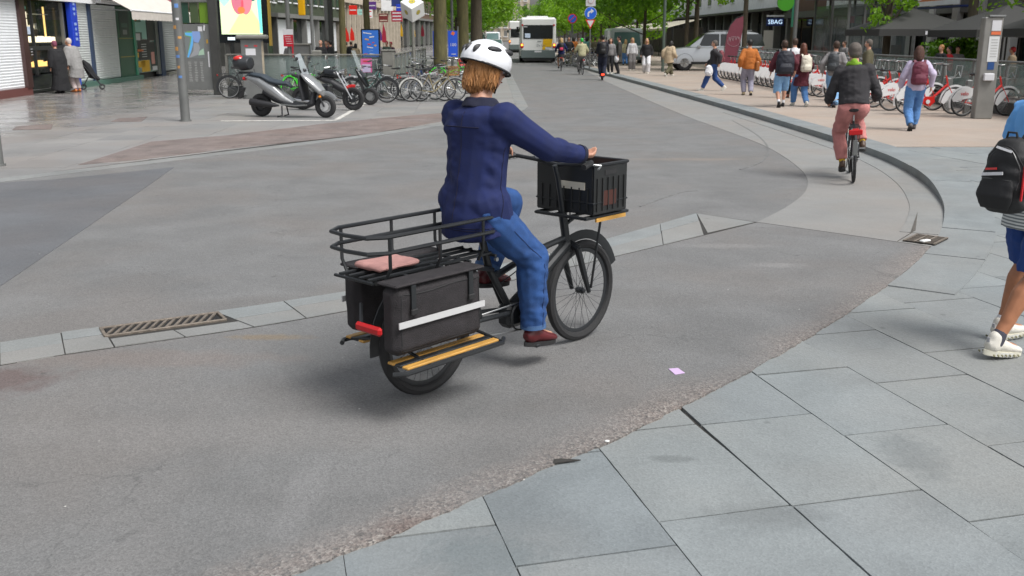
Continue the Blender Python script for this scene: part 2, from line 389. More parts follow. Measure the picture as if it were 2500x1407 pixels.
# carriageway
LB = [(-14.0, 2.0), (-8.6, 10.6), (-6.9, 13.25), (-2.79, 19.36), (.1, 25.0), (.45, 27.6), (.1, 45), (-.3, 66), (-1.2, 120), (-3, 300)]
near = []
for i, p in enumerate(KC):
    j = .007 * noise.noise((p[0] * 5, p[1] * 5, 3)) + .004 * noise.noise((p[0] * 17, p[1] * 17, 8)) if p[1] < 9.6 else 0
    near.append((p[0] + j * 1.5, p[1] - j * 1.5))
dense = []
for i in range(len(near) - 1):
    a, b = near[i], near[i + 1]; n = 5 if a[1] < 9 else 1
    for k in range(n):
        q = (a[0] + (b[0] - a[0]) * k / n, a[1] + (b[1] - a[1]) * k / n)
        if n > 1 and k: j = .007 * noise.noise((q[0] * 23, q[1] * 23, 1)); q = (q[0] + j, q[1] - j)
        dense.append(q)
dense.append(near[-1])
road_poly = [(-14.0, 2.0), (-14, -8), (-6, -8)] + dense + [LB[-1]] + LB[-2:0:-1]
struct(MB().prism(road_poly, -.3, 0.).build("road", M_asph, smooth=0))
# darker asphalt patch, left
pp = [G(0, 452, 0), G(120, 440, 0), G(300, 422, 0), G(425, 409, 0), G(365, 452, 0), G(0, 700, 0), (-3.6, 6.3, 0), (-8, 7.6, 0), (-8.6, 10.7, 0), (-7.0, 13.1, 0)]
pp = [tuple(p[:2]) for p in pp[1:6]] + [(-6.5, 8.2), (-9.0, 10.0), (-6.95, 13.13)]
struct(MB().prism(pp, .0, .004).build("road_patch", M_asph2, smooth=0))
# pale smooth band that follows the kerb
cb = [(4.3, 75), (4.1, 55), (4.02, 42.96), (4.21, 26.39), (4.42, 21), (4.52, 18.5), (4.47, 16.6), (4.22, 14.3), (3.82, 12.71), (3.26, 11.44), (2.6, 10.31)]
cbc = [(p.x, p.y) for p in catmull(cb, 5)]
kin = [p for p in KC if 9.35 < p[1] < 75]
struct(MB().prism([(p[0], p[1]) for p in cbc] + [(3.2, 9.75), (3.93, 9.06)] + kin, .0, .004).build("pale_road_band", M_conc, smooth=0))
# concrete gutter alongside the kerb near the drain
gi = offs(KC, -.36); gk = [i for i, p in enumerate(KC) if 9.6 < p[1] < 26]
struct(MB().prism([KC[i] for i in gk] + [gi[i] for i in gk[::-1]], .004, .009).build("gutter", M_kerb, smooth=0))
# right pavement bed (below slabs) and beige paving
bed = struct(MB().prism(offs(KC, .04) + [(60, 300), (60, -8), (-6, -8)], -.32, -.022, fz=lambda p: 0 if p[1] < 20 else .08).build("pavement", M_joint, smooth=0))
slab_me = {}
nslab = 0
def slab(poly, name, parent, z, th, m, zf=None):
    global nslab
    if len(poly) < 3: return
    a = abs(sum(poly[i][0] * poly[(i + 1) % len(poly)][1] - poly[(i + 1) % len(poly)][0] * poly[i][1] for i in range(len(poly)))) / 2
    if a < .004: return
    cx = sum(p[0] for p in poly) / len(poly); cy = sum(p[1] for p in poly) / len(poly)
    j = rnd.uniform(-.002, .002); tx, ty = rnd.uniform(-.003, .003), rnd.uniform(-.003, .003)
    if cy < 9 and name == "slab" and len(poly) < 8 and cx > -3:
        pn = []
        for i in range(len(poly)):
            a_, b_ = poly[i], poly[(i + 1) % len(poly)]; L_ = math.dist(a_, b_); n_ = max(1, int(L_ / .09)); ex, ey = (b_[0] - a_[0]) / max(L_, 1e-6), (b_[1] - a_[1]) / max(L_, 1e-6)
            for k_ in range(n_):
                t_ = k_ / n_; x_, y_ = a_[0] + (b_[0] - a_[0]) * t_, a_[1] + (b_[1] - a_[1]) * t_; d_ = (.0022 * noise.noise((x_ * 9, y_ * 9, i)) + .0015 * noise.noise((x_ * 40, y_ * 40, i))) if k_ else -.001
                pn.append((x_ + ey * d_, y_ - ex * d_))
        poly = pn
    f = lambda p: (zf(p) if zf else 0) + j + (p[0] - cx) * tx + (p[1] - cy) * ty
    MB().prism(poly, z - th, z, fz=f).build(name, m, parent, smooth=0); nslab += 1
def inset(q, g):
    cx = sum(p[0] for p in q) / len(q); cy = sum(p[1] for p in q) / len(q); out = []
    for p in q:
        dx, dy = p[0] - cx, p[1] - cy; l = math.hypot(dx, dy); out.append((p[0] - dx / l * g, p[1] - dy / l * g))
    return out
# bluestone slabs: rows along U, cut by the band / covered by the asphalt edge
U = Vector((.235, -.972)).normalized(); W = Vector((.972, .235)).normalized()
xs = [-2.3, -1.67, -1.03, -.39, .28, .90, 1.55, 2.17, 2.80, 3.42, 4.05, 4.68, 5.3, 5.93, 6.55, 7.2, 7.85, 8.5, 9.15, 9.8, 10.45, 11.1, 11.75, 12.4, 13.05]
y0 = {-1.03: 3.5, -.39: 3.33, .28: 4.58, .90: 4.72, 1.55: 5.48, 2.17: 5.35, 2.80: 5.9}
def kdist(p):   # signed: >0 on pavement side; distance to kerb curve
    best = 1e9; sg = 1
    for i in range(len(KC) - 1):
        a, b = KC[i], KC[i + 1]
        if abs(a[1] - p[1]) > 3 and abs(b[1] - p[1]) > 3: continue
        dx, dy = b[0] - a[0], b[1] - a[1]; t = max(0, min(1, ((p[0] - a[0]) * dx + (p[1] - a[1]) * dy) / (dx * dx + dy * dy)))
        d = math.hypot(p[0] - a[0] - dx * t, p[1] - a[1] - dy * t)
        if d < best: best = d; sg = 1 if dx * (p[1] - a[1]) - dy * (p[0] - a[0]) < 0 else -1
    return best * sg
SL = []
for i in range(len(xs) - 1):
    xa, xb = xs[i], xs[i + 1]
    yb = y0.get(xa, 3.4 + (i * .41) % .9)
    for k in range(-6, 17):
        v0, v1 = yb + k * .9, yb + (k + 1) * .9
        g_ = rnd.uniform(.003, .008); ga = .014 if (abs(xa - .28) < .01 and k in (-1, 0)) else g_
        # corner at x5 = xa, y = v ; line x = xa - .2418*(y-5)
        def P(x5, y): return (x5 - .2418 * (y - 5), y)
        a = P(xa, v0); q = [a, (P(xb, v0)[0], v0 + (xb - xa) * .2418), (P(xb, v1)[0], v1 + (xb - xa) * .2418), P(xa, v1)]
        q[1] = (q[1][0] - .2418 * (q[1][1] - v0), q[1][1]); q[2] = (q[2][0] - .2418 * (q[2][1] - v1), q[2][1])
        if min(p[1] for p in q) > 16.62 or max(p[1] for p in q) < 2.2: continue
        q = clip(q, (9, 16.62), (-9, 16.62)) if True else q
        q = [p for p in q]
        if len(q) < 3 or not all(True for _ in q): continue
        if q and max(kdist(p) for p in q) < -.02: continue
        if max(p[0] for p in q) > 9.6: continue
        if abs(xa - .28) < .01 and 4.7 < (v0 + v1) / 2 < 5.6: q = [q[0], (q[1][0] - .022, q[1][1]), (q[2][0] - .012, q[2][1]), q[3]]
        if abs(xa - .28) < .01 and 3.9 < (v0 + v1) / 2 < 4.7: q = [q[0], q[1], (q[1][0] + (q[2][0] - q[1][0]) * .5, q[1][1] + (q[2][1] - q[1][1]) * .5), (q[2][0] - .024, q[2][1]), q[3]]
        q = inset(q, g_)
        if max(p[1] for p in q) > 8.2:
            c = (sum(p[0] for p in q) / len(q), sum(p[1] for p in q) / len(q)); bi_ = min(range(1, len(KC) - 1), key=lambda n: math.dist(KC[n], c))
            nn_ = Vector(offs(KC[bi_ - 1:bi_ + 2], 1)[1]) - Vector(KC[bi_]); P0_ = Vector(KC[bi_]) + nn_ * .30; tt_ = Vector((-nn_.y, nn_.x)); q = clip(q, tuple(P0_), tuple(P0_ - tt_))
            if len(q) < 3: continue
        SL.append(q)
for q in SL:
    c = (sum(p[0] for p in q) / len(q), sum(p[1] for p in q) / len(q))
    slab(q, "slab", bed, -.003 - .004, .04, M_blue[3] if c[0] < .3 and rnd.random() < .8 else M_blue[rnd.choice((0, 0, 1, 2, 2))], zf=lambda p: H(p) if p[1] > 9 else -.003)
# band slabs following the kerb, from where the kerb grows out of the paving
bi = [i for i, p in enumerate(KC) if 7.55 < p[1] < 76]
cuts = []; s = 0; last = 0
i0 = bi[0]
while i0 < bi[-1]:
    j = i0; l = 0
    L_ = 1.35 if KC[i0][1] < 20 else 2.2
    while j < bi[-1] and l < L_: l += math.dist(KC[j], KC[j + 1]); j += 1
    top = [KC[k] for k in range(i0, j + 1)] + [KO[k] for k in range(j, i0 - 1, -1)]
    cx = sum(p[0] for p in top) / len(top); cy = sum(p[1] for p in top) / len(top)
    t0 = Vector((KC[i0 + 1][0] - KC[i0][0], KC[i0 + 1][1] - KC[i0][1])).normalized() * (.005 if KC[i0][1] < 20 else .002)
    n = j - i0
    top[0] = (top[0][0] + t0.x, top[0][1] + t0.y); top[-1] = (top[-1][0] + t0.x, top[-1][1] + t0.y)
    top[n] = (top[n][0] - t0.x, top[n][1] - t0.y); top[n + 1] = (top[n + 1][0] - t0.x, top[n + 1][1] - t0.y)
    slab(top, "kerb_slab", bed, .004, .16, M_blue[rnd.choice((0, 1, 1))], zf=H)
    i0 = j
bo = [KO[i] for i, p in enumerate(KC) if p[1] > 16.7]
struct(MB().prism(bo + [(40, 300), (40, 16.66), (bo[0][0], 16.66)], -.05, .108, fz=lambda p: 0).build("beige_pavement", M_beige, smooth=0))
# far right area beyond slabs
for ya, yb in ((2, 9.2), (9.2, 10.3), (10.3, 11.4), (11.4, 12.6), (12.6, 13.8), (13.8, 16.6)): struct(MB().prism([(9.3, ya), (40, ya), (40, yb), (9.3, yb)], -.09, -.006, fz=H).build("outer_pavement", M_blue[0], smooth=0))
TM = mat("tyre_rubber_mark", (.15, .15, .148), .85, var=.3, scale=9)
for pts_, wd_ in (([(1790, 295), (1850, 330), (1878, 365), (1862, 395), (1810, 415)], .035), ([(1560, 505), (1600, 490), (1660, 470), (1700, 466)], .03)):
    cc_ = [tuple(q[:2]) for q in catmull([tuple(G(*p)[:2]) for p in pts_], 5)]; struct(MB().prism(cc_ + offs(cc_, wd_)[::-1], .0, .0055).build("tyre_mark", TM, smooth=0))
# flush stone strip across the road with cast grate
up = [(-4.6, 5.0), (-3.3, 6.07), (-2.78, 6.42), (-2.13, 6.80), (-1.22, 7.42), (-.2, 8.2), (.91, 9.4), (2.05, 10.83), (2.6, 10.31)]
lo = [(-4.25, 4.62), (-3.07, 5.62), (-2.52, 5.97), (-1.75, 6.42), (-1.1, 6.89), (-.1, 7.65), (.84, 8.55), (1.9, 9.6), (2.58, 10.28)]
su = [(p.x, p.y) for p in catmull(up[:-1], 4)]; sl = [(p.x, p.y) for p in catmull(lo[:-1], 4)]
strip = struct(MB().prism(su + [(2.6, 10.31)] + sl[::-1], -.05, .003).build("stone_strip", M_joint, smooth=0))
for i in range(0, len(su) - 1, 2):
    j = min(i + 2, len(su) - 1)
    A, B = Vector(su[i]), Vector(su[j]); C, D_ = Vector(sl[i]), Vector(sl[j])
    mid = (A + B) / 2
    if i in (): continue
    if 8 <= i < 12:   # two rows beside the grate
        h = .36
        slab(inset([tuple(C), tuple(D_), tuple(D_.lerp(B, h)), tuple(C.lerp(A, h))], .006), "kerb_stone", strip, .008, .03, M_kerb)
    else:
        h = .5 if i % 4 == 0 else .62
        slab(inset([tuple(C), tuple(D_), tuple(D_.lerp(B, h)), tuple(C.lerp(A, h))], .005), "kerb_stone", strip, .008, .03, M_kerb)
        slab(inset([tuple(C.lerp(A, h)), tuple(D_.lerp(B, h)), tuple(B), tuple(A)], .005), "kerb_stone", strip, .007, .03, rnd.choice(M_blue[:3]))
slab([(2.05, 10.8), (1.96, 9.72), (2.56, 10.29)], "kerb_stone", strip, .008, .03, M_kerb)
M_iron = mat("rusty_iron", (.20, .17, .14), .65, .4, var=.3, scale=30); M_rust = mat("rust", (.30, .15, .07), .8, var=.4, scale=30); M_dark = mat("pit_shade", (.01, .01, .01), .9)
gc = (G(262, 803) + G(520, 768) + G(278, 826) + G(530, 785)) / 4; gx = (G(520, 768) - G(262, 803)); ga = math.atan2(gx.y, gx.x)
gr = thing("drain_grate", "long iron drain grate with slanted bars set in the pale stone strip on the left", "drain", (gc.x, gc.y, .004), ga)
MB().box((0, 0, .002), (.74, .20, .004)).build("shade_plate", M_dark, gr)  # flat black plate over the road, its colour stands for the shaded pit
fb = MB()
for s_ in (-1, 1): fb.box((0, s_ * .105, .006), (.80, .022, .018), bev=.003); fb.box((s_ * .39, 0, .006), (.022, .19, .018), bev=.003)
fb.build("frame", M_iron, gr)
for k in range(13):
    MB().box((-.34 + k * .055, 0, .007), (.018, .225, .012), mtx=Matrix.Rotation(R(-28), 4, 'Z')).build("bar", M_iron, gr)
d2 = G(2238, 590)
gr2 = thing("drain_grate", "small square iron drain grate in the gutter where the kerb curves", "drain", (d2.x + .1, d2.y + .04, .006), R(50))
MB().box((0, 0, .003), (.40, .30, .008)).build("shade_plate", M_dark, gr2)  # no hole below the bars, black plate imitates the pit's shade
f2 = MB()
for k in range(7): f2.box((-.18 + k * .06, 0, .010), (.022, .30, .012))
for k in range(4): f2.box((0, -.14 + k * .093, .0105), (.40, .02, .012))
f2.build("grid", M_iron, gr2)
tag(MB().prism([tuple(G(2190, 592)[:2]), tuple(G(2235, 565)[:2]), tuple(G(2240, 520)[:2]), tuple(G(2222, 572)[:2])][::-1], .0045, .012).build("broken_joint", M_soil, smooth=0), "dark crumbling joint beside the small square drain", "crack")
# left pavement
lp = LB[1:]
def conv(q):
    for i in range(len(LB) - 1):
        q = clip(q, LB[i], LB[i + 1])
        if len(q) < 3: return q
    return q
lbed = struct(MB().prism(LB + [(-60, 300), (-60, -8), (-14, -8)], -.3, -.004).build("left_pavement", M_joint, smooth=0))
ka = [(LB[i][0], LB[i][1]) for i in range(len(LB))]
ki = offs(ka, -.34)
def conv2(q):
    for i in range(6):
        q = clip(q, ki[i], ki[i + 1])
        if len(q) < 3: return q
    return q
ld = Vector((-.05, 1)).normalized()
for r_ in range(0, 23):
    for c_ in range(0, 18):
        x1 = 1.6 - c_ * .95; yy = 9.6 + r_ * 1.0 + (.5 if c_ % 2 else 0)
        q = [(x1 - .95, yy), (x1, yy), (x1, yy + 1.0), (x1 - .95, yy + 1.0)]
        a = R(3); q = [(p[0] * math.cos(a) - (p[1] - 20) * math.sin(a), 20 + p[0] * math.sin(a) + (p[1] - 20) * math.cos(a)) for p in q]
        q = inset(q, .004); q = conv2(q)
        if len(q) >= 3: slab(q, "slab", lbed, .003, .03, M_grey[rnd.randrange(3)])
mfar = struct(MB().prism([(ki[-1][0], 300), (-60, 300), (-60, 32.1), (ki[5][0] + .0, 32.1), (ki[6][0], 45), (ki[7][0], 66), (ki[8][0], 120)][::-1], -.02, .0035).build("far_pavement", M_grey[0], smooth=0))
struct(MB().prism([(-15.0, 9), (-60, 9), (-60, 32.1), (-16.2, 32.1)][::-1], -.02, .0035).build("side_pavement", M_grey[1], smooth=0))
for i in range(1, len(ka) - 1):
    a, b, c, d = Vector(ka[i]), Vector(ka[i + 1]), Vector(ki[i + 1]), Vector(ki[i])
    n = max(1, int((b - a).length / 1.1)) if a.y < 60 else 3
    for k in range(n):
        t0, t1 = k / n, (k + 1) / n
        q = [tuple(a.lerp(b, t0)), tuple(a.lerp(b, t1)), tuple(d.lerp(c, t1)), tuple(d.lerp(c, t0))]
        slab(inset(q, .005), "kerb_stone", lbed, .006, .03, M_kerb)
br = [G(*p) for p in ((190, 404), (370, 347), (560, 331), (800, 302), (1000, 283), (1150, 272), (1150, 287), (1080, 297), (900, 328), (560, 364), (330, 392))]
struct(MB().prism([tuple(p[:2]) for p in br][::-1], .0, .0085).build("worn_asphalt_strip", M_brown, smooth=0))
M_line = mat("worn_white_paint", (.55, .54, .5), .7, var=.3, scale=12)
def line(pts, wd, z=.012):
    P_ = [Vector(G(*p)[:2]) for p in pts]; n = (P_[1] - P_[0]).normalized(); n = Vector((-n.y, n.x)) * wd / 2
    return [tuple(P_[0] + n), tuple(P_[1] + n), tuple(P_[1] - n), tuple(P_[0] - n)]
struct(MB().prism(line([(822, 293), (895, 251)], .12), .003, .0115).build("bay_marking", M_line, smooth=0))
struct(MB().prism(line([(540, 296), (822, 295)], .10), .003, .0115).build("bay_marking", M_line, smooth=0))
for (a, b, c, d) in (((290, 290), (360, 286), (345, 298), (270, 298)), ((40, 310), (130, 304), (125, 317), (30, 318))):
    MB().prism([tuple(G(*q)[:2]) for q in (a, b, c, d)][::-1], .003, .0095).build("manhole_cover", M_brown, lbed, smooth=0)
# litter
MB().prism([tuple(G(*q)[:2]) for q in ((1350, 1132), (1352, 1122), (1370, 1120), (1418, 1123), (1385, 1127))], -.004, .0015).build("chipped_corner", M_joint, bed, smooth=0)
tag(MB().prism(inset([tuple(G(*q)[:2]) for q in ((1632, 902), (1655, 900), (1672, 912), (1648, 916))], .0), .001, .004).build("paper_scrap", mat("lilac_paper", (.55, .40, .62), .7), smooth=0), "small lilac paper scrap lying on the asphalt", "litter")
lt = MB().box((0, 0, .012), (.11, .05, .018), bev=.006).build("crumpled_wrapper", mat("white_paper", (.75, .75, .73), .6)); lt.location = (G(2258, 596).x, G(2258, 596).y, .02); lt.rotation_euler[2] = R(30); tag(lt, "white wrapper lying by the small square drain", "litter")
lt = MB().ell((0, 0, .006), (.013, .008, .006)).build("cigarette_end", mat("white_paper", 0)); lt.location = G(1482, 1080); tag(lt, "tiny white butt at the edge of the asphalt", "litter")
# ---------------------------------------------------------------- people
def cloth(name, c, rough=.85, var=.12, scale=14, **k): return mat(name, c, rough, var=var, scale=scale, bump=.25, bscale=300, **k)
SK = mat("skin", (.52, .27, .18), .5, var=.08, scale=20); SK2 = mat("skin_tanned", (.40, .17, .085), .5, var=.12, scale=15); SK3 = mat("skin_dark", (.13, .06, .035), .5)
HB = mat("hair_brown", (.045, .022, .012), .55, var=.3, scale=60, bump=.6, bscale=90, aniso=(1, 1, .15)); HD = mat("hair_dark", (.012, .01, .009), .5, var=.2, scale=60)
HG = mat("hair_grey", (.105, .088, .074), .7, var=.35, scale=70, bump=.5, bscale=120); HL = mat("hair_blond", (.45, .30, .13), .5, var=.25, scale=60, bump=.6, bscale=90, aniso=(1, 1, .15))
HR = mat("hair_ginger", (.36, .165, .055), .5, var=.35, scale=50, bump=.9, bscale=80, aniso=(1, 1, .12)); HR2 = mat("hair_auburn", (.10, .03, .014), .5, var=.25, scale=60)
EYE = mat("eye_white", (.7, .7, .68), .2)
WHT = mat("white_rubber", (.62, .62, .58), .6); BLK = mat("black_rubber", (.018, .018, .019), .75, var=.2, scale=30)
def hand(mb, w, d, side, s, grip=False, up=(0, 0, 1)):
    # palm and five fingers; d = pointing direction, s = stature scale
    d = Vector(d).normalized(); n = Vector(side); n = (n - d * n.dot(d)).normalized(); a = d.cross(n)   # n: thumb-side normal of knuckle row
    w = Vector(w); pl = .05 * s
    mb.cap(w, w + d * .02 * s, .019 * s, .02 * s, 8)
    for k in range(4):
        o = (k - 1.5) * .0145 * s; b0 = w + d * .015 * s + n * o * .8; b1 = w + d * (.058 - abs(k - 1.2) * .003) * s + n * o
        mb.cap(b0, b1, .0135 * s, .0115 * s, 8)
        L = (.024, .028, .026, .02)[k] * s; c = 1.25 if grip else .35
        p = b1; q = d
        for t in range(3):
            an = c * (.9 if t else .5)
            q = (q * math.cos(an) + a * math.sin(an)).normalized(); p2 = p + q * L * (1, .8, .65)[t]
            mb.cap(p, p2, (.0098, .009, .0082)[t] * s, (.009, .0082, .007)[t] * s, 7); p = p2
    t0 = w + d * .012 * s - n * .018 * s; t1 = t0 + (d * .8 - n * .75 + a * .3).normalized() * .03 * s; t2 = t1 + (d + a * (.8 if grip else .2)).normalized() * .026 * s
    mb.cap(t0, t1, .013 * s, .0108 * s, 7); mb.cap(t1, t2, .0105 * s, .0085 * s, 7)
def person(label, loc, rz, H=1.72, lean=0., pelvis=None, ank=None, wr=None, top=None, bot=None, shoe=None, hair=(HB, 'short'), skin=SK, vox=.02,
           hy=0., walk=0., legf=1, khint=(1, 0, 0), footp=(0, 0), group=None, roll=0., wid=1., grip=False, hdir=None, socks=None, tag2=None, hp=0., near=0, drape=0, elbow=None, fem=0., knees=None):
    root = thing("person", label, "person", loc, rz, group)
    h = H; pz = .525 * h - (.02 * h if walk else 0)
    pv = Vector(pelvis) if pelvis else Vector((0, 0, pz))
    f = Vector((math.cos(lean), 0, -math.sin(lean))); up = Vector((math.sin(lean), 0, math.cos(lean))); lf = Vector((0, 1, 0))
    if roll: q = Matrix.Rotation(roll, 3, 'X'); up = q @ up
    T = lambda t, x=0., y=0.: pv + up * (t * .295 * h) + f * (x * h) + lf * (y * h)
    neck = T(1.0, .0)
    sw = .108 * wid - .008 * fem
    sh = [T(.93, 0, sw), T(.93, 0, -sw)]; hp_ = [pv + lf * .052 * h - up * .02 * h, pv - lf * .052 * h - up * .02 * h]
    if ank is None:
        s_ = walk * .5 * h
        ank = [Vector((s_ * legf, .05 * h, .045 * h)), Vector((-s_ * legf, -.05 * h, .045 * h + abs(walk) * .09 * h))]
        if legf < 0: ank = [Vector((s_ * legf, .05 * h, .045 * h + abs(walk) * .09 * h)), Vector((-s_ * legf, -.05 * h, .045 * h))]
        if walk: footp = (0, .7) if legf > 0 else (.7, 0)
    ank = [Vector(a) for a in ank]
    if wr is None:
        a_ = walk * .28 * h
        wr = [Vector((-a_ * legf + .02 * h, (sw + .055) * h, .475 * h + abs(a_) * .35)), Vector((a_ * legf + .02 * h, -(sw + .055) * h, .475 * h + abs(a_) * .35))]
    wr = [Vector(a) for a in wr]
    kn, el = [], []
    for i in (0, 1):
        k_, a_ = ik(hp_[i], ank[i], .245 * h, .238 * h, (khint[0], (.12 if i == 0 else -.12) + khint[1], khint[2])); kn.append(k_); ank[i] = a_
        e_, w_ = ik(sh[i], wr[i], .172 * h, .152 * h, elbow[i] if elbow else (-1, .45 if i == 0 else -.45, -.25)); el.append(e_); wr[i] = w_
    # ---- body: one continuous surface
    b = MB()
    hc = neck + up * .102 * h * 1.0 + Vector((.012 * h + hp * .03 * h, 0, -hp * .01 * h))
    hr = Matrix.Rotation(hy, 3, 'Z') @ Matrix.Rotation(hp, 3, 'Y')
    hv = lambda x, y, z: hc + hr @ Vector((x * h, y * h, z * h))
    sec = [(-.12, .050, .045, 0), (0, .088, .06, -.004), (.25, .083, .054, 0), (.5, .080 - .010 * fem, .054, .004), (.75, .092 * wid, .064, .003), (.9, .092 * wid, .055, -.004), (1.0, .045, .038, -.006), (1.1, .032, .032, .0)]
    b.tube([T(t, x) for t, _, _, x in sec], [d * h for _, _, d, _ in sec], 14, ry=[w_ * h for _, w_, _, _ in sec], up=f)
    b.cap(T(1.02, -.004), hv(-.008, 0, -.03), .033 * h, .031 * h)
    b.ell(hv(-.006, 0, .014), (.056 * h, .044 * h, .053 * h), 16, mtx=hr); b.ell(hv(.012, 0, -.022), (.036 * h, .034 * h, .036 * h), 12, mtx=hr)
    b.ell(hv(.026, 0, -.042), (.016 * h, .018 * h, .013 * h), 10, mtx=hr)
    b.cap(hv(.044, 0, .008), hv(.057, 0, -.008), .005 * h, .0085 * h, 8)
    for s_ in (-1, 1): b.ell(hv(-.003, s_ * .044, -.002), (.010 * h, .005 * h, .018 * h), 8, mtx=hr); b.ell(hv(.030, s_ * .018, -.012), (.017 * h, .014 * h, .014 * h), 8, mtx=hr)
    b.ell(hv(.047, 0, -.026), (.006 * h, .013 * h, .004 * h), 8, mtx=hr)
    for i in (0, 1):
        sy = 1 if i == 0 else -1
        b.cap(T(.88, 0, sy * sw * .8), el[i], .032 * h * wid, .0235 * h); b.cap(el[i], el[i].lerp(wr[i], .35), .0235 * h, .024 * h); b.cap(el[i].lerp(wr[i], .35), wr[i], .0235 * h, .0155 * h)
        hd = Vector(hdir[i]) if hdir else (wr[i] - el[i]).normalized() * .8 + Vector((0, 0, -.35))
        hand(b, wr[i], hd, ((0, -sy, 0) if grip else (-1, 0, 0.)), h / 1.72, grip)
        b.cap(hp_[i], hp_[i].lerp(kn[i], .5), .054 * h, .045 * h); b.cap(hp_[i].lerp(kn[i], .5), kn[i], .045 * h, .031 * h)
        cz = kn[i].lerp(ank[i], .3); d_ = (ank[i] - kn[i]).normalized(); bk = Vector((-.012 * h, 0, 0)); bk -= d_ * bk.dot(d_)
        b.cap(kn[i], cz + bk, .031 * h, .034 * h); b.cap(cz + bk, kn[i].lerp(ank[i], .7) + bk * .4, .034 * h, .023 * h); b.cap(kn[i].lerp(ank[i], .65), ank[i], .024 * h, .0195 * h)
        c_, s__ = math.cos(footp[i]), math.sin(footp[i]); fd = Vector((c_, 0, -s__)); fu = Vector((s__, 0, c_))
        b.cap(ank[i] - fu * .012 * h, ank[i] + fd * .085 * h - fu * .028 * h, .022 * h, .016 * h)
    robj("body", b, skin, vox, root, 3 if vox > .012 else 5)
    # ---- face details
    if vox < .03:
        for s_ in (-1, 1): MB().ell(hv(.042, s_ * .018, .004), (.007 * h, .0085 * h, .0055 * h), 8, mtx=hr).build("eye", EYE, root)
        MB().ell(hv(.0505, 0, -.0265), (.0035 * h, .0125 * h, .003 * h), 8, mtx=hr).build("mouth", mat("lips", (.35, .12, .10), .5), root)
    # ---- lower garment
    if bot:
        m_, st = bot[0], bot[1]; q = MB(); e = .008 * h
        ps = [(-.14, .055, .05, 0), (0, .096, .068, -.006), (.12, .092, .062, -.004), (.22, .087, .06, 0)]
        q.tube([T(t, x) for t, _, _, x in ps], [d * h for _, _, d, _ in ps], 14, ry=[w_ * h for _, w_, _, _ in ps], up=f)
        if st == 'skirt':
            zz = bot[2] * h; c0 = pv; fr = [(0, .098, .07), (.4, .115, .085), (1, .15, .12)]
            q.tube([Vector((c0.x, c0.y, c0.z + (zz - c0.z) * t)) for t, _, _ in fr], [d * h for _, _, d in fr], 16, ry=[w_ * h for _, w_, _ in fr], up=f)
        else:
            wa = {'slim': (.064, .043, .031), 'straight': (.066, .050, .042), 'wide': (.067, .058, .062), 'shorts': (.066, .060, .056)}[st]
            for i in (0, 1):
                mid = hp_[i].lerp(kn[i], .5)
                if st == 'shorts':
                    end = hp_[i].lerp(kn[i], bot[2] if len(bot) > 2 else .9); q.tube([hp_[i] + up * .02 * h, mid, end], [wa[0] * h, (wa[0] + wa[1]) / 2 * h, wa[1] * h], 12)
                else:
                    e2 = ank[i].lerp(kn[i], bot[2] if len(bot) > 2 else .02)
                    q.cap(hp_[i], kn[i], wa[0] * h, (wa[1] + .003) * h, 12); q.tube([kn[i], kn[i].lerp(e2, .5), e2], [(wa[1] + .003) * h, wa[1] * h, wa[2] * h], 12)
        robj("trousers" if st != 'skirt' else "skirt", q, m_, vox, root, 3, .017 * (1 if vox < .015 else .6), 10)
    if socks:
        for i in (0, 1):
            q = MB(); q.cap(ank[i], ank[i].lerp(kn[i], .22), .024 * h, .025 * h); robj("sock", q, socks, vox, root, 2)
    # ---- shoes
    if shoe:
        for i in (0, 1):
            c_, s__ = math.cos(footp[i]), math.sin(footp[i]); fd = Vector((c_, 0, -s__)); fu = Vector((s__, 0, c_)); q = MB(); A = ank[i]
            q.tube([A - fd * .034 * h - fu * .022 * h, A - fd * .02 * h - fu * .018 * h, A + fd * .015 * h - fu * .016 * h, A + fd * .06 * h - fu * .026 * h, A + fd * .098 * h - fu * .031 * h, A + fd * .112 * h - fu * .034 * h],
                   [.014 * h, .024 * h, .026 * h, .017 * h, .012 * h, .007 * h], 12, ry=[.014 * h, .023 * h, .025 * h, .029 * h, .026 * h, .014 * h], up=fu)
            q.cap(A - fd * .008 * h - fu * .02 * h, A - fd * .004 * h + fu * .006 * h, .025 * h, .024 * h)
            s0 = robj("shoe", q, shoe, min(vox, .016), root, 2)
            so = MB(); n = 14; P_ = []
            for k in range(n):
                a = 2 * math.pi * k / n; x = math.cos(a) * .074 * h + .038 * h; y = math.sin(a) * (.027 + .004 * math.cos(a)) * h; P_.append((x, y))
            mtx = Matrix.Translation(A - fu * .052 * h) @ Matrix(((fd.x, 0, fu.x), (0, 1, 0), (fd.z, 0, fu.z))).to_4x4()
            so.prism(P_, .0, .014 * h); so.v = [tuple(mtx @ Vector(v)) for v in so.v]; so.build("sole", WHT if shoe in (MATS.get("white_trainer"), MATS.get("offwhite_trainer")) else BLK, s0)
    # ---- upper garment
    if top:
        m_, hem = top[0], top[1]; ar = top[2] if len(top) > 2 else 1.; q = MB(); e = (top[3] if len(top) > 3 else .010)
        ps = [(hem, .092 + e + max(0, -hem) * .03, .066 + e + max(0, -hem) * .03, -.004), (min(hem * .4, 0), .095 + e, .068 + e, -.004), (.3, .089 + e * 1.6 - .006 * fem, .060 + e * 1.5, 0), (.55, .090 + e * 1.5 - .012 * fem, .058 + e * 1.5, .002), (.78, .096 * wid + e, .068 + e, .001), (.92, .094 * wid + e * .8, .058 + e, -.004), (.99, .060, .048, -.006), (1.06, .043, .041, -.002)]
        if hem < 0: cen = [Vector((pv.x, pv.y, pv.z + hem * .295 * h)) if lean < .3 else T(hem)] + [T(t, x) for t, _, _, x in ps[1:]]
        else: cen = [T(t, x) for t, _, _, x in ps]
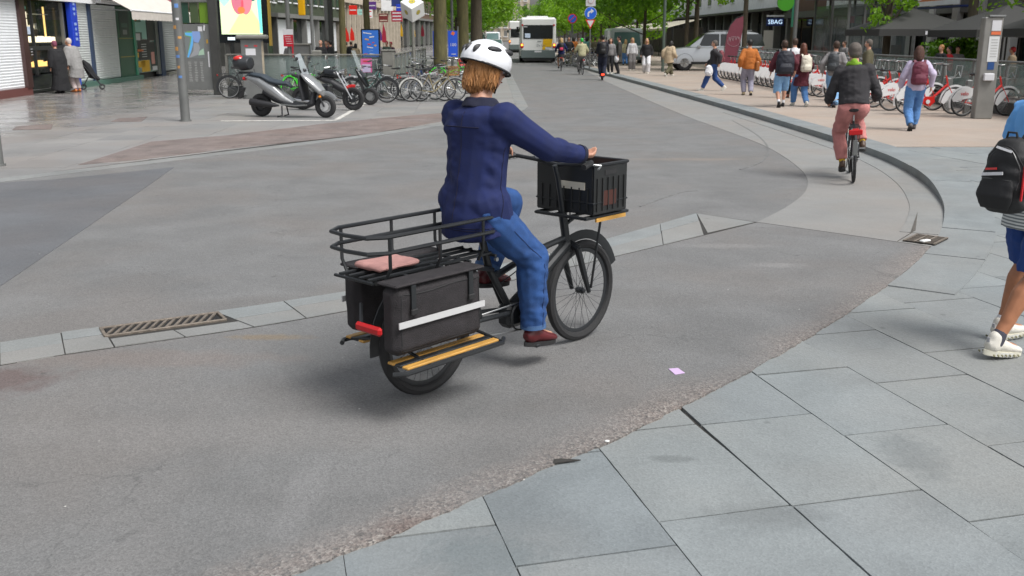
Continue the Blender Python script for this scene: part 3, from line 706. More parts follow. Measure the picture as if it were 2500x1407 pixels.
        q.tube(cen, [p[2] * h for p in ps], 16, ry=[p[1] * h for p in ps], up=f)
        if drape:
            for i in (0, 1): q.cap(hp_[i] + up * .03 * h, hp_[i].lerp(kn[i], drape), .073 * h, .068 * h, 14)
        for i in (0, 1):
            sy = 1 if i == 0 else -1; e2 = e + .002
            st_ = T(.87, 0, sy * sw * .82)
            if ar > .55:
                en = el[i].lerp(wr[i], (ar - .5) / .5 * .96)
                q.cap(st_, el[i], (.036 * wid + e2 * .8) * h, (.027 + e2 * .8) * h, 12); q.tube([el[i], el[i].lerp(en, .5), en], [(.027 + e2 * .8) * h, (.025 + e2 * .7) * h, (.019 + e2 * .6) * h], 12)
            else:
                en = st_.lerp(el[i], ar * 2); q.tube([st_.lerp(T(.9), .3), st_, en], [.04 * h, (.037 + e2) * h, (.031 + e2) * h], 12)
        robj("jacket" if e > .008 else "top", q, m_, vox, root, 4, .022 * (1 if vox < .015 else .6), 8)
    # ---- hair
    hm, hs_ = hair; q = MB(); nm = "hair"
    if hs_ != 'bald':
        q.ell(hv(-.013, 0, .022), (.056 * h, .050 * h, .054 * h), 16, mtx=hr); q.ell(hv(-.024, 0, -.004), (.042 * h, .047 * h, .044 * h), 14, mtx=hr)
        if hs_ == 'long':
            q.cap(hv(-.035, 0, -.01), hv(-.05, 0, -.14), .046 * h, .03 * h); q.cap(hv(-.015, .034, 0), hv(-.02, .05, -.11), .024 * h, .018 * h); q.cap(hv(-.015, -.034, 0), hv(-.02, -.05, -.11), .024 * h, .018 * h)
        if hs_ == 'bob':
            q.cap(hv(-.03, 0, -.005), hv(-.042, 0, -.07), .052 * h, .046 * h); q.cap(hv(-.008, .036, 0), hv(-.012, .042, -.066), .026 * h, .02 * h); q.cap(hv(-.008, -.036, 0), hv(-.012, -.042, -.066), .026 * h, .02 * h)
        if hs_ == 'crop':
            q.cap(hv(-.03, 0, -.01), hv(-.042, 0, -.040), .046 * h, .036 * h); q.cap(hv(-.005, .034, 0), hv(-.012, .038, -.042), .024 * h, .018 * h); q.cap(hv(-.005, -.034, 0), hv(-.012, -.038, -.042), .024 * h, .018 * h)
        if hs_ == 'bun': q.ell(hv(-.065, 0, .04), .026 * h, 10)
        if hs_ == 'hat':
            nm = "hat"
        robj(nm, q, hm, min(vox, .018), root, 3, .003 if hs_ != 'hat' else 0, 30)
    root["_"] = 0; del root["_"]
    return root, dict(T=T, neck=neck, sh=sh, el=el, wr=wr, kn=kn, ank=ank, pv=pv, hv=hv, h=h, up=up, f=f, hr=hr, hc=hc)
def inworld(root, p):
    return Matrix.Translation(root.location) @ Matrix.Rotation(root.rotation_euler[2], 4, 'Z') @ Vector(p)
def backpack(label, root, J, size=(.30, .44, .16), m=None, vox=.016, off=0., drop=0., pocket=None, ang=0., strap=None, cat="backpack", group=None):
    w_, hh, d = size; base = J['T'](.50) - J['f'] * (.075 * J['h'] + d / 2 + .01) + Vector((0, off, -hh * .45 - drop))
    wp = inworld(root, base); bag = thing("backpack", label, cat, wp, root.rotation_euler[2] + ang, group)
    q = MB(); q.rc = 0
    q.tube([(0, 0, 0), (0, 0, hh * .08), (0, 0, hh * .5), (.01, 0, hh * .82), (.02, 0, hh * .96), (.025, 0, hh)], [d * .34, d * .5, d * .52, d * .46, d * .34, d * .1], 16, ry=[w_ * .38, w_ * .5, w_ * .5, w_ * .46, w_ * .32, w_ * .1], up=(1, 0, 0))
    robj("bag_body", q, m, vox, bag, 3, .012, 12)
    q = MB(); q.tube([(-d * .5, 0, hh * .08), (-d * .52, 0, hh * .3), (-d * .46, 0, hh * .46)], [d * .16, d * .2, d * .1], 12, ry=[w_ * .34, w_ * .38, w_ * .3], up=(1, 0, 0))
    robj("pocket", q, pocket or m, vox, bag, 3)
    for s_ in (-1, 1):
        q = MB(); q.tube([(d * .3, s_ * w_ * .28, hh * .9), (d * .55, s_ * w_ * .3, hh * 1.05), (d * .9, s_ * w_ * .33, hh * 1.0), (d * 1.35, s_ * w_ * .36, hh * .8)], [.006] * 4, 6, ry=[.028] * 4, up=(0, 0, 1)); q.build("strap", strap or m, bag)
    return bag
# ---------------------------------------------------------------- bicycles
CHR = mat("chrome", (.62, .62, .62), .22, 1.); ALU = mat("aluminium", (.42, .43, .43), .35, .9); GUN = mat("dark_paint", (.02, .022, .025), .35, coat=.3); TYR = mat("tyre", (.022, .022, .023), .8, var=.2, scale=40)
TYRB = mat("brown_tyre", (.16, .12, .07), .8); BRN = mat("brown_leather", (.08, .035, .018), .5); SADB = mat("saddle_black", (.015, .015, .016), .5)
WC = {}
def wheel(parent, x, z, r, tm=TYR, rm=ALU, tw=.02, sp=28, y=0., rr=None):
    key = (round(r, 3), tm.name, rm.name, tw, sp)
    if key not in WC:
        a = MB().circ((0, 0, 0), r - tw, tw, 40, 8); b = MB().circ((0, 0, 0), r - tw * 2.2, (.006, tw * .7), 40, 6); b.tube([(0, -.035, 0), (0, -.02, 0), (0, .02, 0), (0, .035, 0)], [.012, .022, .022, .012], 10)
        for k in range(sp):
            an = 2 * math.pi * k / sp; s_ = 1 if k % 2 else -1; a2 = an + (.35 if k % 4 < 2 else -.35)
            b.tube([(math.cos(a2) * .02, s_ * .022, math.sin(a2) * .02), (math.cos(an) * (r - tw * 2.1), 0, math.sin(an) * (r - tw * 2.1))], .0014, 3, cap=False)
        WC[key] = (a.mesh("tyre", tm), b.mesh("rim", rm))
    w_ = bpy.data.objects.new("wheel", None); SC.collection.objects.link(w_); w_.parent = parent; w_.location = (x, y, z); w_.empty_display_size = .1
    obj("tyre", WC[key][0], w_); obj("rim", WC[key][1], w_); return w_
def bicycle(label, loc, rz, roll=0., r=.34, wb=1.06, fm=GUN, gm=None, style='dutch', hb=.0, steer=0., tm=TYR, sad=SADB, basket=None, rack=True, stand=True, cat="bicycle", group=None, sz=1., lamp=True):
    B = thing("bicycle", label, cat, loc, rz, group, rx=roll)
    gm = gm or fm; bb = Vector((.44, 0, .28)); st = Vector((.27, 0, .80)); h1 = Vector((wb - .26, 0, .90)); h0 = Vector((wb - .20, 0, .70)); ra = Vector((0, 0, r)); fa = Vector((wb, 0, r))
    wheel(B, 0, r, r, tm); wheel(B, wb, r, r, tm)
    f = MB(); f.tube([bb, st], .016); f.tube([h0 + (h1 - h0) * -.05, h1], .02)
    if style == 'diamond': f.tube([h1 - (h1 - h0) * .1, st.lerp(bb, .08)], .015); f.tube([h0, bb], .018)
    elif style == 'low': f.tube([h0, Vector((.6, 0, .4)), bb], .028)
    else: f.tube([h0, Vector((.62, 0, .46)), bb], .018); f.tube([h1 - (h1 - h0) * .25, Vector((.6, 0, .62)), bb.lerp(st, .35)], .014)
    for s_ in (-1, 1):
        f.tube([bb + Vector((-.03, s_ * .03, 0)), ra + Vector((0, s_ * .065, 0))], .010, 6); f.tube([st.lerp(bb, .1) + Vector((0, s_ * .015, 0)), ra + Vector((0, s_ * .065, 0))], .008, 6)
    f.build("frame", fm, B)
    k = MB(); k.tube([h0 + Vector((0, -.06, -.05)), h0 + Vector((0, 0, -.03)), h0 + Vector((0, .06, -.05))], .014, 6)
    for s_ in (-1, 1): k.tube([h0 + Vector((.0, s_ * .055, -.05)), h0.lerp(fa, .6) + Vector((-.01, s_ * .06, 0)), fa + Vector((0, s_ * .06, 0))], [.013, .011, .009], 6)
    k.build("fork", fm, B)
    hz = h1 + Vector((-.03, 0, .13 + hb)); hbm = MB(); hbm.tube([h1, hz], .012)
    if style == 'diamond': hbm.tube([hz + Vector((.0, y, 0)) for y in (-.29, 0, .29)], .011)
    else: hbm.tube([hz + Vector(p) for p in ((-.24, -.28, .0), (-.1, -.29, .02), (.02, -.2, .03), (.04, 0, 0), (.02, .2, .03), (-.1, .29, .02), (-.24, .28, .0))], .011)
    hbm.build("handlebar", CHR, B)
    for s_ in (-1, 1):
        x = hz + Vector((-.2, s_ * .283, 0)) if style != 'diamond' else hz + Vector((0, s_ * .25, 0))
        MB().tube([x + (Vector((.07, 0, 0)) if style != 'diamond' else Vector((0, -s_ * .06, 0))), x - (Vector((.05, 0, 0)) if style != 'diamond' else Vector((0, -s_ * .05, 0)))], .017).build("grip", SADB, B)
    s = MB(); sp_ = st + Vector((-.03, 0, .14)); s.tube([sp_ + Vector((-.13, 0, .01)), sp_ + Vector((-.09, 0, .015)), sp_ + Vector((0, 0, .0)), sp_ + Vector((.13, 0, .005)), sp_ + Vector((.16, 0, 0))], [.015, .035, .025, .016, .006], 10, ry=[.05, .10, .06, .025, .01], up=(0, 0, 1)); sd_ = s.build("saddle", sad, B)
    MB().tube([st, sp_], .012).build("seat_post", CHR, B)
    for (ax, a0, a1) in ((ra, R(15), R(200)), (fa, R(35), R(185))):
        g_ = MB().circ(ax, r + .022, (.006, .027), 16, 6, a0=a0, a1=a1); g_.tube([ax + Vector((0, .05, 0)), ax + Vector((-(r + .02) * .95, .02, .08))], .003, 4); g_.build("mudguard", gm, B)
    c = MB(); c.circ(bb, .08, (.006, .004), 20, 4); c.tube([bb + Vector((0, -.07, 0)), bb + Vector((0, .07, 0))], .018)
    c.tube([bb + Vector((0, -.06, 0)), bb + Vector((.08, -.07, -.14))], .009, 6); c.tube([bb + Vector((0, .06, 0)), bb + Vector((-.08, .07, .14))], .009, 6)
    c.box(bb + Vector((.08, -.12, -.14)), (.08, .08, .02)); c.box(bb + Vector((-.08, .12, .14)), (.08, .08, .02)); c.build("crank", ALU, B)
    cg = MB(); cg.tube([(.0, -.045, r + .03), (.3, -.045, .345), (.46, -.045, .35), (.52, -.045, .28), (.45, -.045, .21), (.2, -.045, .25), (0, -.045, r - .03)], .007, 5, ry=[.012] * 7); cg.build("chain_guard", gm if style != 'diamond' else GUN, B)
    if rack:
        k = MB()
        for s_ in (-1, 1): k.tube([(.2, s_ * .05, .76), (-.3, s_ * .06, .76)], .006, 5); k.tube([(-.1, s_ * .06, .76), (-.0, s_ * .06, r)], .005, 5)
        for x in (.15, 0, -.15, -.3): k.tube([(x, -.06, .76), (x, .06, .76)], .005, 5)
        k.build("rack", GUN if fm != ALU else ALU, B); MB().box((-.32, 0, .72), (.03, .09, .05), bev=.01).build("rear_light", mat("red_lens", (.5, .01, .01), .3), B)
    if lamp: MB().tube([h0 + Vector((.06, 0, .02)), h0 + Vector((.12, 0, .02))], [.025, .04], 12).build("head_lamp", CHR, B)
    if stand: MB().tube([(.36, .05, .26), (.30, .2, .0 + .01)], .008, 6).build("kickstand", ALU, B)
    if basket:
        q = MB(); x0, x1, w0, z0, z1 = wb - .2, wb + .12, .17, .78, 1.0
        for z in np.linspace(z0, z1, 6): q.tube([(x0, -w0, z), (x1, -w0, z), (x1, w0, z), (x0, w0, z)], .006 if z < z1 else .011, 5, closed=True)
        for x in np.linspace(x0, x1, 8): q.tube([(x, -w0, z0), (x, -w0, z1)], .004, 4); q.tube([(x, w0, z0), (x, w0, z1)], .004, 4)
        for y in np.linspace(-w0, w0, 8): q.tube([(x0, y, z0), (x0, y, z1)], .004, 4); q.tube([(x1, y, z0), (x1, y, z1)], .004, 4); q.tube([(x0, y, z0), (x1, y, z0)], .004, 4)
        q.build("basket", basket, B)
    return B
# ---------------------------------------------------------------- common materials
GLASS = mat("balustrade_glass", (.22, .28, .27), .12, alpha=.5, spec=.6); DGL = mat("dark_glass", (.012, .015, .016), .08, spec=.7); WGL = mat("window_glass", (.05, .065, .075), .08, spec=.8)
GST = mat("grey_steel", (.17, .175, .17), .45, .3, var=.12, scale=3, bump=.1); DST = mat("dark_steel", (.055, .055, .052), .5, .2, var=.15, scale=3); WST = mat("weathered_alu", (.23, .225, .20), .5, .4, var=.15, scale=4)
RED = mat("red_paint", (.55, .012, .010), .3, coat=.4); WP = mat("white_paint", (.72, .73, .73), .35, coat=.3); SIL = mat("silver_paint", (.30, .31, .315), .28, .5, coat=.6)
NAVY = cloth("navy_jacket", (.006, .014, .080)); JEAN = cloth("blue_jeans", (.020, .070, .22), var=.22); JEANL = cloth("light_jeans", (.20, .38, .62)); JEANM = cloth("mid_jeans", (.09, .22, .48)); BLKC = cloth("black_cloth", (.012, .012, .014)); CHAR = cloth("charcoal_wool", (.028, .026, .029))
WHC = cloth("white_cloth", (.66, .66, .68)); BEI = cloth("beige_cloth", (.46, .36, .24)); PNK = cloth("dusty_pink_cloth", (.50, .20, .185)); MAR = cloth("maroon_cloth", (.085, .012, .022)); TAN = cloth("tan_jacket", (.42, .13, .022)); LIL = cloth("lilac_cloth", (.50, .44, .58)); GRC = cloth("grey_cloth", (.22, .21, .21))
YEL = cloth("yellow_sock", (.65, .42, .03)); OLV = cloth("olive_cloth", (.10, .09, .05)); GRN = cloth("green_scarf", (.18, .34, .02)); BLU = cloth("sky_blue_shirt", (.15, .42, .85), var=.06); NBL = cloth("navy_shorts", (.012, .05, .22)); BUR = mat("burgundy_leather", (.10, .012, .015), .35); BRS = mat("brown_shoe", (.07, .04, .025), .5)
WTR = mat("white_trainer", (.62, .60, .56), .6); OTR = mat("offwhite_trainer", (.66, .63, .56), .65, var=.08, scale=30, bump=.3, bscale=250)
REFL = mat("reflective_tape", (.62, .62, .62), .35, .2); CANV = mat("pannier_canvas", (.022, .019, .021), .8, var=.3, scale=20, bump=.4, bscale=200); OAK = mat("oak_board", (.50, .27, .06), .5, var=.25, scale=6, aniso=(1, 8, 1)); LABEL = mat("pale_label", (.60, .56, .47), .6)
# ---------------------------------------------------------------- longtail cargo bicycle
CA, CB_ = Vector((-.47, 5.16, 0)), Vector((.44, 6.16, 0)); cyaw = math.atan2(CB_.y - CA.y, CB_.x - CA.x); WB = (CB_ - CA).length
cb = thing("cargo_bicycle", "black longtail cargo bicycle with rear rails, panniers and front crate crossing the road", "cargo bicycle", CA, cyaw)
MBK = mat("matt_black_frame", (.018, .02, .022), .4, .1, var=.1, scale=5)
wheel(cb, 0, .33, .33, TYRB if False else TYR, GUN, .028, 32); wheel(cb, WB, .33, .33, TYR, GUN, .028, 32)
f = MB(); BBx = .70
f.tube([(BBx, 0, .31), (.50, 0, .62), (.44, 0, .82)], .022); f.tube([(WB - .14, 0, .66), (.98, 0, .52), (BBx, 0, .36)], [.032, .034, .036], 10); f.tube([(WB - .15, 0, .70), (.9, 0, .66), (.53, 0, .56)], .02)
f.tube([(WB - .13, 0, .58), (WB - .19, 0, .86)], .027, 10)
for s in (-1, 1):
    f.tube([(BBx, s * .04, .33), (.35, s * .08, .36), (0, s * .085, .33)], .016); f.tube([(.50, s * .03, .62), (.2, s * .1, .70), (-.42, s * .1, .72)], .014); f.tube([(0, s * .085, .33), (-.02, s * .1, .71)], .012); f.tube([(.35, s * .08, .36), (.25, s * .1, .70)], .012)
f.build("frame", MBK, cb)
f = MB(); f.tube([(WB - .115, -.075, .63), (WB - .115, 0, .66), (WB - .115, .075, .63)], .022)
for s in (-1, 1): f.tube([(WB - .115, s * .065, .63), (WB - .06, s * .068, .48), (WB, s * .07, .33)], [.021, .02, .014])
f.build("fork", MBK, cb)
f = MB(); f.box((BBx, 0, .31), (.17, .12, .15), bev=.03); f.circ((BBx, -.07, .31), .085, (.010, .006), 24, 4); f.tube([(BBx, -.06, .31), (BBx + .05, -.10, .15)], .012); f.tube([(BBx, .06, .31), (BBx - .05, .10, .47)], .012)
f.box((BBx + .05, -.15, .145), (.10, .09, .02), bev=.005); f.box((BBx - .05, .15, .475), (.10, .09, .02), bev=.005); f.build("motor_and_cranks", MBK, cb)
f = MB(); f.circ((0, 0, .33), .365, (.006, .034), 20, 6, a0=R(-5), a1=R(185)); f.build("mudguard", MBK, cb); f = MB(); f.circ((WB, 0, .33), .365, (.006, .034), 20, 6, a0=R(20), a1=R(175)); f.build("mudguard", MBK, cb)
f = MB()
for y in (-.11, -.04, .04, .11): f.tube([(-.48, y, .745), (.40, y, .745)], .010, 6)
for x in (-.48, -.25, 0, .2, .4): f.tube([(x, -.15, .735), (x, .15, .735)], .009, 6)
f.build("rear_deck", MBK, cb)
def rail(z, hw, x0, x1, r=.011):
    q = MB(); q.tube([(x1, -hw, z), (x1 - .5, -hw, z), (x0 + .1, -hw, z), (x0 + .02, -hw + .05, z), (x0, 0, z), (x0 + .02, hw - .05, z), (x0 + .1, hw, z), (x1 - .5, hw, z), (x1, hw, z), (x1 + .03, hw - .06, z), (x1 + .04, 0, z), (x1 + .03, -hw + .06, z)], r, 7, closed=True); return q
rail(.965, .19, -.52, .34).build("upper_rail", MBK, cb); rail(.885, .19, -.52, .34).build("lower_rail", MBK, cb)
for s in (-1, 1):
    for x in (-.40, -.06, .26): MB().tube([(x, s * .15, .735), (x, s * .19, .80), (x, s * .19, .965)], .009, 6).build("rail_post", MBK, cb)
for s in (-1, 1):
    pnx = -.16 if s < 0 else -.02
    q = MB(); q.box((pnx, s * .235, .555), (.62, .13, .36), bev=.035); p_ = robj("pannier", q, CANV, .009, cb, 3, .010, 5)
    for zz in (.40, .69): seam(p_, [((pnx + x, s, zz + .006 * math.sin(x * 14)), (0, -s, 0)) for x in np.linspace(-.285, .285, 16)], .0035, BLK, "piping")
    for xx in (-.27, .27): seam(p_, [((pnx + xx, s, z), (0, -s, 0)) for z in np.linspace(.40, .69, 8)], .0035, BLK, "piping")
    for xx in (-.2, .2): MB().box((pnx + xx, s * .316, .60), (.045, .012, .03), bev=.004).build("buckle", BLK, p_)
    MB().box((pnx, s * .311, .545), (.60, .006, .032)).build("reflective_stripe", REFL, p_); MB().box((pnx, s * .235, .74), (.62, .145, .016), bev=.007).build("lid", CANV, p_)
    for x in (pnx - .20, pnx + .20): MB().box((x, s * .309, .66), (.03, .008, .15)).build("buckle_strap", MBK, p_)
    b_ = MB(); b_.tube([(-.50 if s < 0 else -.34, s * .30, .305), (-.45 if s < 0 else -.30, s * .34, .305), (.25, s * .34, .305), (.31, s * .29, .305)], .013, 7); b_.tube([(.25, s * .1, .34), (.25, s * .33, .31)], .010, 6); b_.tube([(-.28, s * .1, .36), (-.28, s * .33, .31)], .010, 6)
    fb_ = b_.build("foot_rail", MBK, cb)
    for k in range(3): MB().box((-.10 if s < 0 else .04, s * (.20 + k * .055), .322), (.66, .045, .014), bev=.004).build("board", OAK if k % 2 == 0 else MBK, fb_)
MB().tube([(.47, -.0, .82), (.45, 0, .93)], .014).build("seat_post", ALU, cb)
q = MB(); q.tube([(.28, 0, .945), (.32, 0, .955), (.42, 0, .94), (.54, 0, .94), (.58, 0, .935)], [.015, .032, .026, .018, .006], 10, ry=[.05, .10, .06, .028, .01], up=(0, 0, 1)); q.build("saddle", SADB, cb)
hz = Vector((WB - .27, 0, 1.16))
q = MB(); q.tube([(WB - .19, 0, .86), (WB - .24, 0, 1.08), hz], .016); q.tube([hz + Vector(p) for p in ((-.13, -.33, .03), (-.03, -.30, .04), (.02, -.16, .02), (.03, 0, 0), (.02, .16, .02), (-.03, .30, .04), (-.13, .33, .03))], .0125); q.build("handlebar", MBK, cb)
for s in (-1, 1): MB().tube([hz + Vector((-.145, s * .334, .028)), hz + Vector((-.03, s * .30, .042))], .018).build("grip", SADB, cb)
for s in (-1, 1): MB().tube([hz + Vector((-.02, s * .28, .03)), hz + Vector((.03, s * .33, .02)), hz + Vector((-.04, s * .36, .01))], .006, 6).build("brake_lever", ALU, cb)
bx = MB(); X0, X1, Wd, Z0, Z1 = WB - .17, WB + .16, .22, .87, 1.165
fr = thing  # front crate
ct = bpy.data.objects.new("front_basket", None); SC.collection.objects.link(ct); ct.parent = cb
CR = mat("crate_plastic", (.016, .017, .017), .45, var=.15, scale=8)
MB().box(((X0 + X1) / 2, 0, Z0), (X1 - X0, Wd * 2, .012)).build("crate_floor", CR, ct)
for s in (-1, 1): MB().box(((X0 + X1) / 2, s * Wd, (Z0 + Z1) / 2), (X1 - X0, .010, Z1 - Z0)).build("crate_side", CR, ct)
for x in (X0, X1): MB().box((x, 0, (Z0 + Z1) / 2 + .001), (.010, Wd * 2 - .012, Z1 - Z0)).build("crate_end", CR, ct)
for s in (-1, 1):
    for k in range(6): MB().box((X0 + .03 + k * .054, s * (Wd + .008), .985), (.008, .008, .20)).build("crate_rib", CR, ct)
    MB().box(((X0 + X1) / 2, s * (Wd + .006), 1.115), (.12, .004, .03)).build("slot_shade", BLK, ct)  # black strip on the uncut side, painted shade of a handle cutout
for k in range(7): MB().box((X0 - .009, -.18 + k * .06, .955), (.008, .008, .14)).build("crate_rib", CR, ct)
rm = MB()
for z in (Z1, .935): rm.tube([(X0 - .005, -Wd - .005, z), (X1 + .005, -Wd - .005, z), (X1 + .005, Wd + .005, z), (X0 - .005, Wd + .005, z)], .011 if z == Z1 else .006, 6, closed=True)
rm.build("crate_rim", MBK, ct)
MB().box((X0 - .007, -.05, 1.035), (.004, .22, .045)).build("pale_label", LABEL, ct)
MB().box((WB - .02, -Wd - .007, .96), (.14, .004, .09)).build("rust_panel", mat("rust_red_print", (.06, .018, .012), .6), ct)
fr_ = MB()
for y in (-.17, -.06, .06, .17): fr_.tube([(X0 - .04, y, .845), (X1 + .05, y, .845)], .009, 6)
fr_.tube([(X0 - .04, -.2, .845), (X1 + .05, -.2, .845), (X1 + .05, .2, .845), (X0 - .04, .2, .845)], .011, 6, closed=True)
for s in (-1, 1): fr_.tube([(WB - .02, s * .17, .845), (WB, s * .085, .36)], .008, 6)
fr_.tube([(WB - .17, 0, .78), (WB, 0, .845)], .014, 6); fr_.build("front_rack", MBK, cb)
MB().box((WB + .03, -.205, .825), (.30, .012, .022)).build("oak_trim", OAK, cb)
MB().tube([(WB + .20, 0, .80), (WB + .25, 0, .80)], [.03, .035], 12).build("head_lamp", mat("lamp_lens", (.7, .7, .68), .15), cb)
MB().box((-.55, -.19, .53), (.03, .19, .045), bev=.012).build("tail_light", mat("red_lens", (.45, .008, .01), .3), cb); MB().tube([(-.44, 0, .60), (-.54, -.12, .53)], .01, 6).build("light_bracket", MBK, cb)
q = MB(); q.box((-.24, .02, .775), (.28, .22, .03), bev=.012); o = robj("folded_blanket", q, cloth("pink_blanket", (.42, .22, .20)), .009, None, 3, .01, 12); o.location = CA; o.rotation_euler[2] = cyaw; tag(o, "folded pink cloth lying on the cargo bicycle's rear deck", "cloth")
q = MB(); q.box((WB - .02, .05, 1.0), (.24, .26, .22), bev=.03); o = robj("grocery_bag", q, cloth("terracotta_bag", (.30, .09, .045)), .01, None, 3, .02, 8); o.location = CA; o.rotation_euler[2] = cyaw; tag(o, "terracotta shopping bag inside the black front crate", "bag")
q = MB(); q.box((WB - .24, .10, 1.205), (.13, .07, .02), bev=.008).build("bar_bag", WHC, cb); 
# rider
rl, J = person("cyclist in navy jacket, blue jeans and white helmet riding the cargo bicycle", CA, cyaw, 1.84, lean=R(7), pelvis=(.38, 0, 1.01),
    ank=((BBx - .09, .13, .565), (BBx + .02, -.15, .235)), wr=((WB - .40, .315, 1.26), (WB - .40, -.315, 1.26)), grip=True, hdir=((1, 0, -.25), (1, 0, -.25)),
    top=(NAVY, -.30, 1, .012), bot=(JEAN, 'straight', .04), shoe=BUR, hair=(HR, 'crop'), skin=SK, vox=.0085, elbow=((-1, .25, -.8), (-1, -.25, -.8)), footp=(.1, .12), khint=(1, 0, .3), wid=1.12, hy=R(-12), hp=.18, drape=.12)
q = MB(); q.ell(J['hv'](-.010, 0, .026), (.080 * 1.9, .066 * 1.9, .062 * 1.9), 24, mtx=J['hr']); hm = remesh(q, .007, 2)
bb = bmesh.new(); bb.from_mesh(hm); c_ = J['hv'](0, 0, .008); nz = (J['hr'] @ Vector((.18, 0, 1))).normalized(); bmesh.ops.bisect_plane(bb, geom=bb.verts[:] + bb.edges[:] + bb.faces[:], plane_co=c_, plane_no=nz, clear_inner=True); bb.to_mesh(hm); bb.free()
hm.polygons.foreach_set("use_smooth", [True] * len(hm.polygons)); hm.materials.append(mat("white_helmet", (.78, .79, .82), .25, coat=.4)); hel = obj("helmet", hm, rl)
q = MB(); n_ = 28; rx_, ry_ = .0765 * 1.9, .0635 * 1.9
q.tube([J['hc'] + J['hr'] @ Vector((math.cos(a) * rx_ - .008 * 1.9, math.sin(a) * ry_, .009 * 1.9 - math.cos(a) * rx_ * .18)) for a in [2 * math.pi * k / n_ for k in range(n_)]], .007, 6, closed=True); q.build("helmet_rim", BLK, rl)
for s in (-1, 1):
    q = MB(); q.tube([J['hv'](.005, s * .05, .02), J['hv'](.01, s * .047, -.02), J['hv'](.02, s * .02, -.062)], .003, 5, ry=[.009] * 3); q.build("helmet_strap", BLK, rl)
q = MB(); q.tube([J['T'](.97), J['T'](1.08)], [.115, .085], 14); robj("collar", q, cloth("dark_collar", (.008, .01, .03)), .009, rl, 3, .01)
VENT = mat("vent_dark", (.02, .02, .022), .5)
for (x, y, z, rx2, ry2, rz2) in ((-.070, .0, .052, .02, .008, .018), (-.062, .030, .050, .02, .007, .018), (-.062, -.030, .050, .02, .007, .018), (-.02, -.050, .058, .026, .012, .010), (-.02, .050, .058, .026, .012, .010), (.03, -.042, .058, .022, .012, .010)):
    q = MB(); q.ell(J['hv'](x, y, z), (rx2 * 1.9, ry2 * 1.9, rz2 * 1.9), 12, mtx=J['hr']); q.build("vent", VENT, rl)
jk = [c for c in rl.children if c.name.startswith("jacket")][0]; tr_ = [c for c in rl.children if c.name.startswith("trousers")][0]; SM = cloth("navy_seam", (.004, .005, .03))
TT = J['T']; bf = J['f']
seam(jk, [(TT(t) - bf * .6, bf) for t in np.linspace(.92, -.26, 24)], .0035, SM)
seam(jk, [(TT(.80) + Vector((-math.cos(a) * .6, math.sin(a) * .6, 0)), (math.cos(a), -math.sin(a), 0)) for a in np.linspace(-.75, .75, 18)], .0035, SM)
for tz in (-.20, -.225): seam(jk, [(Vector((.38 + math.cos(a) * .7, math.sin(a) * .7, TT(tz).z)), (-math.cos(a), -math.sin(a), 0)) for a in np.linspace(R(100), R(300), 40)], .0028, SM)
for sy in (-1, 1): seam(jk, [(TT(t) + Vector((0, sy * .8, 0)), (0, -sy, 0)) for t in np.linspace(.60, -.22, 18)], .003, SM)
sidej = [J['kn'][1].lerp(J['ank'][1], t) for t in np.linspace(.05, .93, 14)]; seam(tr_, [(p + Vector((0, -.5, 0)), (0, 1, 0)) for p in sidej], .003, cloth("jeans_seam", (.012, .035, .12)))
sidej = [J['kn'][1].lerp(TT(-.1, 0, -.05), t) for t in np.linspace(.05, .7, 10)]; seam(tr_, [(p + Vector((0, -.5, 0)), (0, 1, 0)) for p in sidej], .003, cloth("jeans_seam", 0))
# loose hair strands below the helmet
hr_o = [c for c in rl.children if c.name.startswith("hair")][0]; q = MB(); hb_ = bvh(hr_o); hrot = J['hr']
for k in range(150):
    a = R(rnd.uniform(62, 298)); dirv = Vector((math.cos(a), math.sin(a), 0)); P_ = []
    ln = rnd.uniform(.055, .105); z0 = rnd.uniform(-.01, .012)
    for t in range(6):
        z = z0 - ln * t / 5; cdir = Matrix.Rotation(.06 * math.sin(t * 1.3 + k), 3, 'Z') @ dirv; o_ = J['hc'] + hrot @ (cdir * .5 + Vector((-.03, 0, z * 1.84 * .62)))
        h_ = hb_.ray_cast(o_, -(hrot @ cdir))
        if h_[0] is None: break
        P_.append(h_[0] + h_[1] * (.002 + .006 * (t / 5) ** 3 * rnd.random()))
    if len(P_) >= 3:
        if len(P_) == 6: P_.append(P_[-1] + Vector((rnd.uniform(-.006, .006), rnd.uniform(-.006, .006), -rnd.uniform(.008, .022))))
        q.tube(P_, [.0035] * (len(P_) - 1) + [.001], 4)
so2 = q.build("loose_strands", HR, hr_o)
# jacket seams, hem, cuffs; jeans hem and pocket; cables and chain
TT = J['T']
for sy in (-1, 1):
    w_ = J['wr'][0 if sy > 0 else 1]; e_ = J['el'][0 if sy > 0 else 1]; MB().tube([w_.lerp(e_, .02), w_.lerp(e_, .12)], [.052, .055], 18).build("cuff", cloth("dark_collar", 0), rl)
for i in (0, 1):
    k_, a_ = J['kn'][i], J['ank'][i]; MB().tube([a_.lerp(k_, .035), a_.lerp(k_, .095)], [.078, .077], 18).build("turn_up", cloth("pale_denim", (.06, .13, .28)), rl)
q = MB(); q.tube([hz + Vector((-.02, -.24, .035)), hz + Vector((.10, -.14, .02)), hz + Vector((.12, -.02, -.10)), (WB - .14, -.02, .80)], .0045, 6); q.tube([hz + Vector((-.02, .24, .035)), hz + Vector((.11, .12, .03)), hz + Vector((.13, .03, -.10)), (WB - .14, .02, .80)], .0045, 6); q.tube([(WB - .14, .02, .70), (.9, .03, .60), (.62, .03, .50)], .004, 5); q.build("cable", GUN, cb)
q = MB(); q.tube([(BBx, -.072, .395), (.0, -.072, .375), (-.045, -.072, .33), (0, -.072, .285), (BBx, -.072, .225)], .005, 5, ry=[.004] * 5); q.build("chain", ALU, cb)
